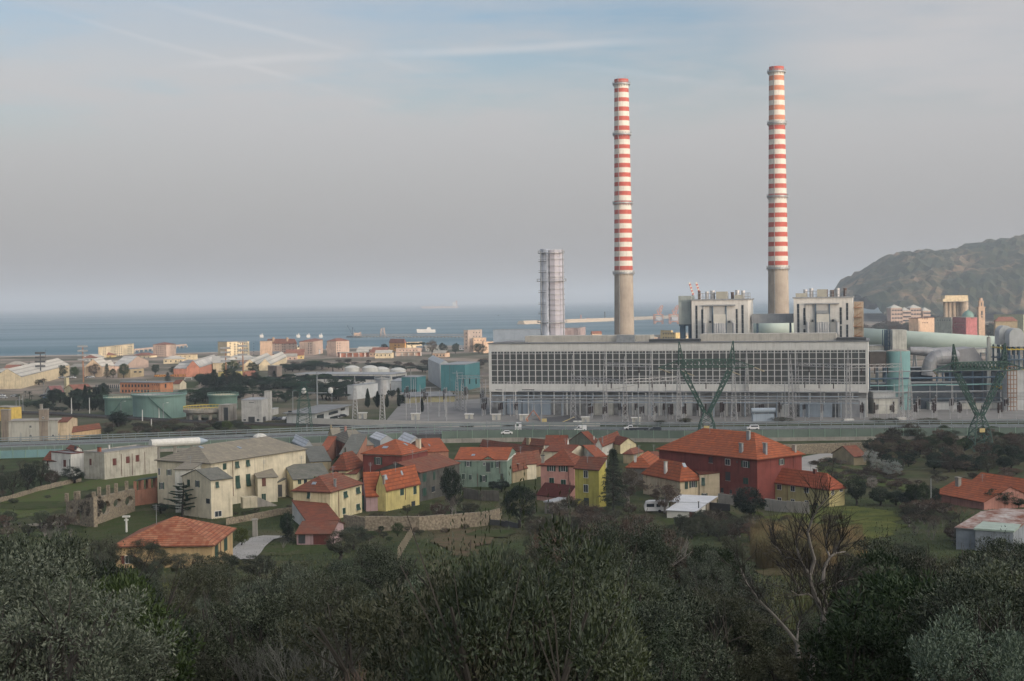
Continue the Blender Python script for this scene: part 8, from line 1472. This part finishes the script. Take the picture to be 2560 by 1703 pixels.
# strip between railway and motorway, left; behind factory
for k in range(60): x = random.uniform(960, 2300); y = 1010 + (x - 960) * .02 + random.uniform(0, 120); plant_px(random.choice(['scrub', 'twiggy', 'farbrown', 'scrub', 'olive']), 'A', x, y - random.uniform(25, 60), y + 18, random.uniform(80, 170), 'grey green bush between railway and motorway', 'bushes between railway and motorway')
for a in [('dark', 'A', 1080, 910, 1060, 200, 'big dark tree beside the railway before the green tank'), ('green', 'A', 2010, 1000, 1105, 120, 'green tree left of the yellow willow'), ('yellow', 'A', 2090, 995, 1105, 110, 'yellowish willow beside the railway'), ('dark', 'A', 900, 1130, 1210, 110, 'dark bush below the orange row'), ('bare', 'A', 390, 1130, 1230, 110, 'bare tree before the grey factory'), ('bare', 'A', 700, 1110, 1190, 110, 'bare tree before the peach row'), ('scrub', 'A', 520, 1165, 1235, 140, 'bush at the grey factory corner'), ('scrub', 'A', 800, 1140, 1220, 170, 'wide bush below the peach row'),
          ('cypress', 'A', 785, 670, 830, 60, 'tall cypress before the yellow house'), ('cypress', 'A', 825, 700, 830, 50, 'shorter cypress before the yellow house'), ('cypress', 'A', 905, 690, 830, 50, 'cypress before the grey workshop, left'), ('cypress', 'A', 948, 680, 830, 60, 'cypress before the grey workshop, middle'), ('cypress', 'A', 655, 720, 830, 26, 'thin cypress by the catenary pole'), ('conifer', 'A', 2090, 520, 720, 190, 'tall dark conifer, tallest of the group'), ('conifer', 'A', 1975, 520, 720, 150, 'dark conifer left of the tallest'), ('conifer', 'A', 2160, 530, 700, 110, 'slim conifer right of the tallest'), ('conifer', 'A', 1545, 550, 650, 80, 'small fir by the yellow lettering'), ('conifer', 'B', 685, 535, 650, 80, 'conifer before the brown block'),
          ('cypress', 'B', 1545, 705, 880, 60, 'cypress by the silver tank, first'), ('cypress', 'B', 1635, 730, 880, 60, 'cypress by the silver tank, second'), ('cypress', 'B', 1722, 755, 880, 50, 'cypress by the silver tank, third'), ('cypress', 'B', 1832, 705, 880, 50, 'cypress before the low station building'), ('cypress', 'B', 2045, 790, 930, 45, 'cypress at the switchyard edge'), ('green', 'A', 575, 485, 610, 95, 'leafy tree before the long pale shed, left'), ('green', 'A', 690, 490, 610, 90, 'leafy tree before the long pale shed, middle'), ('twiggy', 'A', 870, 470, 600, 120, 'pale tree before the peach gable'), ('conifer', 'A', 985, 470, 610, 80, 'dark pointed tree left of the flat workshop'), ('green', 'A', 1140, 458, 610, 110, 'big round tree before the flat workshop'), ('green', 'A', 1430, 470, 580, 90, 'tree before the salmon sheds'), ('green', 'A', 1600, 500, 580, 90, 'tree at the salmon gable'), ('green', 'A', 1785, 445, 590, 140, 'large tree right of the salmon gable'), ('green', 'A', 1040, 510, 610, 70, 'small round tree by the pointed one'),
          ('green', 'B', 285, 440, 590, 170, 'eucalyptus like tree before the three pale roofs'), ('green', 'B', 490, 450, 570, 110, 'tree before the rightmost pale roof'), ('dark', 'B', 1700, 295, 362, 80, 'round dark pine left of the orange house'), ('palm', 'B', 1490, 328, 365, 26, 'slim seafront palm at the left end'), ('palm', 'B', 1538, 330, 365, 26, 'slim seafront palm in the middle'), ('palm', 'B', 1587, 308, 365, 34, 'tallest palm on the seafront'), ('palm', 'A', 1562, 350, 410, 36, 'lone palm beside the tan block'), ('pine', 'B', 1950, 280, 345, 160, 'umbrella pine in front of the cream seaside house'), ('pine', 'B', 2060, 275, 345, 110, 'second umbrella pine by the seaside house'), ('farbrown', 'b', 1370, 440, 665, 170, 'bare rosy tree by the coast road'), ('fargreen', 'b', 1530, 455, 665, 140, 'green tree by the coast road'), ('fargreen', 'b', 1725, 470, 650, 120, 'tree before the stepped flats, left'), ('fargreen', 'b', 2090, 465, 650, 220, 'big tree under the stepped flats'), ('poplar', 'A', 425, 320, 620, 30, 'tall thin leafless poplar with reddish top'), ('poplar', 'A', 325, 430, 620, 34, 'bare poplar left of the floodlight'), ('poplar', 'A', 272, 440, 620, 34, 'bare poplar further left')]:
    plant_px(*a)
def mass(V, poly, n, key, hpx, wpx, label, group, jit=.3, seed=1):
    random.seed(seed); xs_ = [p[0] for p in poly]; ys_ = [p[1] for p in poly]; c = 0; tries = 0
    while c < n and tries < n * 30:
        tries += 1; x, y = random.uniform(min(xs_), max(xs_)), random.uniform(min(ys_), max(ys_)); ins = False; j = len(poly) - 1
        for i in range(len(poly)):
            if (poly[i][1] > y) != (poly[j][1] > y) and x < (poly[j][0] - poly[i][0]) * (y - poly[i][1]) / (poly[j][1] - poly[i][1]) + poly[i][0]: ins = not ins
            j = i
        if not ins: continue
        kk_ = random.choice(key) if isinstance(key, (list, tuple)) else key; hh = hpx * random.uniform(.75, 1.25); plant_px(kk_, V, x, y - hh, y, wpx * random.uniform(.75, 1.3), label, group); c += 1
mass('A', [(470, 800), (960, 760), (975, 930), (500, 905)], 34, ['fargreen', 'dark', 'dark'], 95, 110, 'dark evergreen in the belt left of the green tanks', 'evergreens left of the green tanks', seed=2)
mass('A', [(1700, 770), (2340, 740), (2340, 860), (1720, 850)], 26, ['pine', 'fargreen', 'pine'], 85, 150, 'dark umbrella pine behind the green tanks', 'umbrella pines behind the tanks', seed=3)
mass('A', [(1800, 660), (2357, 640), (2357, 740), (1820, 720)], 26, ['fargreen', 'conifer', 'dark'], 90, 120, 'dark tree around the conifer group', 'dark trees around the conifers', seed=4)
mass('B', [(560, 640), (900, 640), (1520, 690), (1400, 830), (700, 860), (560, 760)], 60, ['pine', 'fargreen', 'pine', 'fargreen'], 85, 150, 'umbrella pine in the dark wood behind the office', 'pines of the wood behind the office', seed=5)
mass('B', [(760, 560), (1340, 550), (1330, 520), (900, 500), (770, 540)], 22, ['fargreen', 'pine'], 60, 110, 'dark pine behind the long white roofed building', 'pines behind the long white building', seed=6)
mass('B', [(1480, 505), (2080, 540), (2080, 580), (1910, 560), (1500, 520)], 16, ['fargreen', 'pine'], 45, 100, 'dark pine behind the domed tanks', 'pines behind the domed tanks', seed=7)
mass('B', [(560, 480), (1500, 450), (2080, 490), (2080, 520), (1500, 500), (600, 520)], 50, ['farbrown', 'farbrown', 'scrub'], 26, 70, 'brown scrub on the old railway land', 'brown scrub on the railway land', seed=8)
mass('A', [(160, 600), (440, 590), (420, 680), (60, 690)], 26, ['farbrown', 'farbrown', 'poplar', 'scrub'], 60, 80, 'leafless tree in the brown grove left of the sheds', 'brown grove at the left', seed=9)
mass('A', [(70, 770), (460, 800), (460, 880), (200, 880)], 12, ['palm'], 70, 60, 'palm tree in the car park', 'palms of the car park', seed=10)
mass('A', [(200, 830), (460, 860), (600, 930), (250, 900)], 14, ['fargreen', 'scrub'], 50, 90, 'dark bush under the palms', 'bushes under the palms', seed=12)
mass('X', [(390, 540), (1000, 520), (1650, 540), (1950, 560), (2050, 620), (1500, 600), (380, 600)], 70, ['farbrown', 'farbrown', 'farbrown', 'fargreen'], 125, 130, 'bare brown tree in the wood behind the conveyor', 'bare wood behind the conveyor', seed=13)
mass('X', [(1680, 540), (2060, 550), (2350, 520), (2350, 580), (1700, 590)], 26, ['fargreen', 'fargreen', 'farbrown'], 150, 170, 'dark green tree below the pink palace', 'green trees below the palace', seed=14)
mass('P', [(1000, 905), (1220, 905), (1220, 930), (1050, 935)], 14, ['farbrown', 'scrub'], 12, 30, 'brown bush behind the teal building', 'bushes behind the teal building', seed=15)
mass('K', [(120, 520), (600, 620), (1100, 720), (1100, 790), (500, 760), (120, 620)], 40, ['scrub', 'twiggy', 'farbrown'], 45, 110, 'brown bush on the rough slope behind the yellow row', 'brown bushes behind the yellow row', seed=37)
mass('J', [(1430, 1120), (1850, 1180), (2357, 1230), (2357, 1420), (1500, 1420)], 90, ['reeds'], 230, 150, 'clump of dry yellow reeds behind the dead tree', 'dry reed clumps', seed=16)
mass('J', [(1420, 1040), (1650, 1030), (1600, 1120), (1430, 1130)], 10, ['reeds', 'yellow'], 90, 90, 'yellow green tuft at the meadow foot', 'tufts at the meadow foot', seed=17)
mass('G', [(0, 560), (700, 560), (760, 640), (300, 700), (0, 760)], 16, ['scrub', 'twiggy', 'olive'], 70, 110, 'scrubby bush among the left gardens', 'bushes of the left gardens', seed=31)
mass('H', [(1180, 960), (2357, 930), (2357, 1060), (1900, 1100), (1200, 1250)], 26, ['scrub', 'scrub', 'twiggy', 'green'], 60, 100, 'rough bush along the rubble wall', 'bushes along the rubble wall', seed=32)
mass('I', [(900, 900), (1540, 850), (1900, 900), (2000, 1060), (900, 1120)], 46, ['scrub', 'twiggy', 'twiggy', 'greybare'], 130, 190, 'twiggy bush below the yellow narrow house', 'bushes below the yellow narrow house', seed=33)
mass('J', [(700, 950), (1400, 930), (2357, 1120), (2357, 1180), (1300, 1150), (700, 1080)], 26, ['scrub', 'scrub', 'twiggy', 'yellow'], 70, 120, 'low bush at the lower meadow edge', 'bushes of the lower meadow edge', seed=34)
mass('H', [(100, 880), (620, 840), (620, 880), (100, 1000)], 12, ['scrub', 'twiggy'], 35, 70, 'small bush on the villa lawn', 'small bushes on the villa lawn', seed=35)
mass('B', [(1360, 690), (1900, 760), (2357, 800), (2357, 850), (1400, 900)], 22, ['cypress', 'fargreen', 'scrub', 'dark'], 75, 45, 'dark garden tree at the left of the switchyard', 'dark trees left of the switchyard', seed=36)
# ---- olive grove on the slope below the camera: no crown may rise above this line
SIL = [(0, 1292), (150, 1298), (190, 1330), (300, 1338), (330, 1420), (410, 1385), (440, 1375), (500, 1395), (600, 1400), (700, 1395), (850, 1378), (900, 1345), (960, 1345), (1000, 1372), (1060, 1385), (1150, 1392), (1300, 1352), (1350, 1300), (1420, 1278), (1560, 1268), (1640, 1290), (1700, 1312), (1800, 1305), (1870, 1345), (1900, 1440), (2110, 1440), (2150, 1335), (2200, 1308), (2330, 1315), (2380, 1365), (2450, 1390), (2500, 1345), (2560, 1320), (2700, 1300)]
random.seed(2024); GROVE = 0
def grove(key, u, D, hmax, wr, label, group, low=0):
    global GROVE
    d = ray(u, 1500); x, y = d.x / d.y * D, D; g = ground(x, y)
    def rowof(z): # pixel row of height z at this place
        r = CM.to_3x3().transposed() @ Vector((x, y, z - 60)); return CV - r.y / -r.z * F, CU + r.x / -r.z * F
    vt = lerp(SIL, u) + low
    h = hmax
    while h > 1.2 and rowof(g + h)[0] < vt: h -= .15
    if h <= 1.2: return
    if rowof(g + h)[0] > 1760: return
    plant(key, x, y, h, h * random.uniform(*wr), label, group); GROVE += 1
D = 240.
while D > 26:
    step = max(5.6, D * .05) / D * F; u = -160 + random.uniform(0, step)
    while u < 2720:
        uu = u + random.uniform(-.35, .35) * step; DD = D * random.uniform(.96, 1.04); low = random.uniform(0, 45) * (1 if D > 60 else 2.2)
        skip = (D > 186 and not 1330 < uu < 1760) or (1850 < uu < 2120 and 60 < D < 150) or (uu > 1900 and D > 135 and uu < 2250) or (540 < uu < 620 and D > 178) or (1010 < uu < 1200 and D > 150) or (2100 < uu < 2440 and 30 < D < 48)
        skip = skip or (1930 < uu < 2120 and D < 44)
        gap = noise.noise(Vector((uu * .004, D * .03, 9))) > .27
        if not skip and not gap:
            q = random.random()
            key, lb, gp = ('olive', 'grey green olive tree on the slope', 'olive trees of the slope') if q < .62 else (('scrub', 'brownish bush among the olive trees', 'bushes among the olives') if q < .76 else (('greybare', 'leafless tree among the olive trees', 'leafless trees among the olives') if q < .9 else (('silver', 'paler silvery olive tree on the slope', 'silvery olives of the slope') if q < .95 else ('green', 'fresh green tree among the olives', 'green trees among the olives'))))
            if 1340 < uu < 1740 and D > 85 and q > .35: key, lb, gp = 'twiggy', 'grey twiggy tree in the middle thicket', 'twiggy trees of the middle thicket'
            grove(key, uu, DD, random.uniform(4.2, 8.6) if D > 60 else random.uniform(3.2, 5.8), (.8, 1.15), lb, gp, low)
        u += step
    D *= .915
for k in range(34): u = random.uniform(1840, 2150); D = random.uniform(34, 120); grove(random.choice(['scrub', 'scrub', 'greybare', 'olive', 'bare']), u, D, random.uniform(1.8, 3.2), (1., 1.6), 'low bush around the dead tree', 'low bushes around the dead tree', 150 if D > 60 else 60)
for u, D, lb in ((390, 44, 'bright silvery olive at the lower left'), (1010, 62, 'silvery olive left of the middle'), (470, 70, 'second silvery olive at the lower left'), (1840, 60, 'silvery olive left of the dead tree')): grove('silver', u, D, 5.5, (1., 1.3), lb, None, 90)
mass('J', [(700, 1000), (1400, 1000), (1500, 1130), (1350, 1180), (700, 1130)], 26, ['olive', 'twiggy', 'scrub', 'twiggy'], 150, 210, 'grey olive bush climbing towards the white sheds', 'bushes climbing towards the sheds', seed=41)
mass('J', [(1500, 960), (2357, 900), (2357, 1120), (1500, 1080)], 24, ['scrub', 'reeds', 'reeds', 'twiggy'], 40, 80, 'rough tuft in the right meadow', 'tufts of the right meadow', seed=42)
mass('K', [(900, 1000), (1390, 990), (1390, 1300), (950, 1200)], 26, ['twiggy', 'farbrown', 'greybare', 'scrub'], 130, 170, 'dark leafless thicket left of the rusty barn', 'thicket left of the rusty barn', seed=43)
mass('G', [(0, 1010), (600, 1020), (650, 1120), (300, 1180), (0, 1120)], 14, ['olive', 'twiggy', 'greybare'], 130, 190, 'olive tree below the ruined wall', 'olives below the ruin', seed=44)
for a in ((690, 262, 250, 'olive half hiding the left end of the bungalow'), (960, 275, 330, 'olive in front of the bungalow window'), (1240, 372, 330, 'low olive before the bungalow wall'), (1470, 350, 260, 'olive at the right corner of the bungalow'), (1700, 385, 280, 'olive below the driveway'), (2230, 215, 260, 'olive beside the pink shed corner')): plant_px('olive', 'L', a[0], a[1], 560 if a[0] < 2000 else 420, a[2], a[3])
# nearest foliage
for u, D_, h_, lb in ((1180, 13, 3.55, 'left'), (1300, 12, 3.85, 'middle'), (1420, 13.5, 3.5, 'right')):
    d = ray(u, 1500); x = d.x / d.y * D_; plant('olive_near', x, D_, h_, 2.4, lb + ' young olive close to the camera in the middle', None)
d = ray(2480, 1500); plant('silver', d.x / d.y * 17, 17, 2.9, 2.6, 'pale silvery olive bush in the bottom right corner'); d = ray(2260, 1600); plant('green', d.x / d.y * 34, 34, 4.6, 5.2, 'dark glossy laurel bush at the lower right'); d = ray(2150, 1600); plant('green', d.x / d.y * 31, 31, 3.4, 3.6, 'smaller laurel bush left of the big one')
for u, D_, lb in ((60, 46, 'tall olive tree at the left edge, nearest'), (190, 58, 'tall olive tree right of the left edge one'), (2545, 48, 'tall silvery olive at the right edge'), (2230, 72, 'big spreading olive on the right'), (1560, 88, 'largest grey olive in the middle thicket'), (700, 66, 'broad olive tree below the pink shed')):
    grove('silver' if 'silvery' in lb else 'olive_near', u, D_, 9.5, (.95, 1.1), lb, None, 8)
for u, D_, h_, lb in ((830, 22, 3.6, 'bare sapling with dark stems, left of the middle'), (960, 18, 3.0, 'bare dark sapling left of the near olives'), (30, 28, 5.2, 'pale bare twigs at the left edge')):
    d = ray(u, 1500); plant('bare' if u > 100 else 'greybare', d.x / d.y * D_, D_, h_, h_ * .7, lb)
# dead tree: skeleton traced as branches in its own upright plane, with depth added
dt = thing('dead_tree', (0, 0, 0), 'tall dead tree with pale twisted branches', 'dead tree'); Yd = 42.; b0 = atY('N', 950, 1213, Yd); dt.location = (b0.x, Yd, ground(b0.x, Yd)); ORG[dt] = dt.location.copy(); random.seed(9)
paths = [([(950, 1300), (965, 1150), (990, 1000), (1035, 860), (1050, 770), (1000, 680), (965, 590), (955, 520), (900, 440), (880, 380)], .2, .06), ([(955, 520), (985, 420), (960, 330), (940, 240), (970, 150), (1010, 80), (1080, 0)], .11, .02), ([(1050, 770), (1070, 720), (1035, 620), (1080, 600), (1150, 560), (1240, 540)], .09, .02), ([(1000, 680), (940, 640), (880, 650), (830, 620)], .07, .02), ([(1040, 570), (1045, 480), (1085, 400), (1120, 375), (1190, 365)], .11, .03), ([(1085, 400), (1060, 340), (1070, 250), (1100, 200)], .06, .015), ([(1120, 375), (1150, 300), (1180, 260)], .05, .012),
         ([(1000, 1000), (1100, 990), (1180, 940), (1250, 870)], .07, .02), ([(880, 1060), (870, 960), (800, 870), (720, 780), (620, 680), (540, 570), (500, 470)], .12, .03), ([(870, 960), (880, 850), (900, 780)], .06, .02), ([(900, 440), (840, 410), (790, 400), (730, 330), (700, 300)], .07, .015), ([(880, 380), (860, 300), (890, 220)], .05, .012), ([(1035, 860), (1090, 900), (1085, 1010)], .05, .02), ([(965, 590), (1030, 570), (1050, 520)], .06, .03), ([(900, 640), (850, 540), (830, 480)], .05, .015), ([(1070, 720), (1130, 660), (1190, 600)], .04, .012)]
tm, tw = MB(), MB()
for pts, r0, r1 in paths:
    dep = random.uniform(-1.2, 1.2); P_ = []
    for i, (x, y) in enumerate(pts): P_.append(atY('N', x, y, Yd + dep * i / len(pts)))
    for i, (p, q) in enumerate(zip(P_, P_[1:])):
        a, c = r0 + (r1 - r0) * i / (len(P_) - 1), r0 + (r1 - r0) * (i + 1) / (len(P_) - 1); tm.cyl(p, q, a * .6, c * .6, n=6, cap=False)
        if i > 1 or r0 < .1:
            for _ in range(7):
                s = p.lerp(q, random.random()); dr = (rv() + Vector((0, 0, .55)) + (q - p).normalized() * .5).normalized(); e = s + dr * random.uniform(.3, 1.1); tw.cyl(s, e, .016, .006, n=3, cap=False)
                for _ in range(3): tw.cyl(s.lerp(e, random.uniform(.3, 1)), s.lerp(e, .8) + (dr + rv() * .8) * random.uniform(.2, .5), .008, .004, n=3, cap=False)
tm.build('trunk', BARKG, dt); tw.build('twigs', BARK, dt)
# rough grass on the near slope and round the village
gm = MB(); random.seed(4)
for k in range(60000):
    D_ = 24 + 160 * random.random() ** 1.3 if k < 24000 else random.uniform(180, 345); u = random.uniform(-60, 2620); d = ray(u, 1500); x = d.x / d.y * D_; z = ground(x, D_); L_ = random.uniform(.2, .6) * ((1 + D_ / 110) if k < 24000 else .75); p = Vector((x, D_, z - .03)); s = Vector((random.uniform(-1, 1), random.uniform(-1, 1), 0)).normalized() * .03 * (1 + D_ / 60 * (k < 24000) + 1.5 * (k >= 24000)); tip = p + Vector((random.uniform(-.2, .2), random.uniform(-.2, .2), L_)); i = len(gm.v); gm.v += [p - s, p + s, tip]; gm.f.append((i, i + 1, i + 2))
tag(gm.build('grass', leaf_mat('slope_grass', (.04, .07, .015), (.11, .1, .04)), kind='stuff'), 'rough grass on the slope between the olive trees', 'grass')
print('GROVE', GROVE, 'TREES', NT)
# ---------------------------------------------------------------- air
hz = MB().obox((-24500, -2600, -7.5), (49000, 0, 0), (0, 48000, 0), 255).build('haze', mat('haze_air', (1, 1, 1)), kind='stuff')
m = MATS['haze_air']; t = m.node_tree; t.nodes.remove(t.nodes['Principled BSDF']); vp = t.nodes.new('ShaderNodeVolumePrincipled')
vp.inputs['Color'].default_value = (.76, .88, 1, 1); vp.inputs['Density'].default_value = HAZE_DENSITY; vp.inputs['Anisotropy'].default_value = .1
t.links.new(vp.outputs[0], t.nodes['Material Output'].inputs['Volume'])
tag(hz, 'thin bluish haze hanging over the plain and the sea', 'haze')
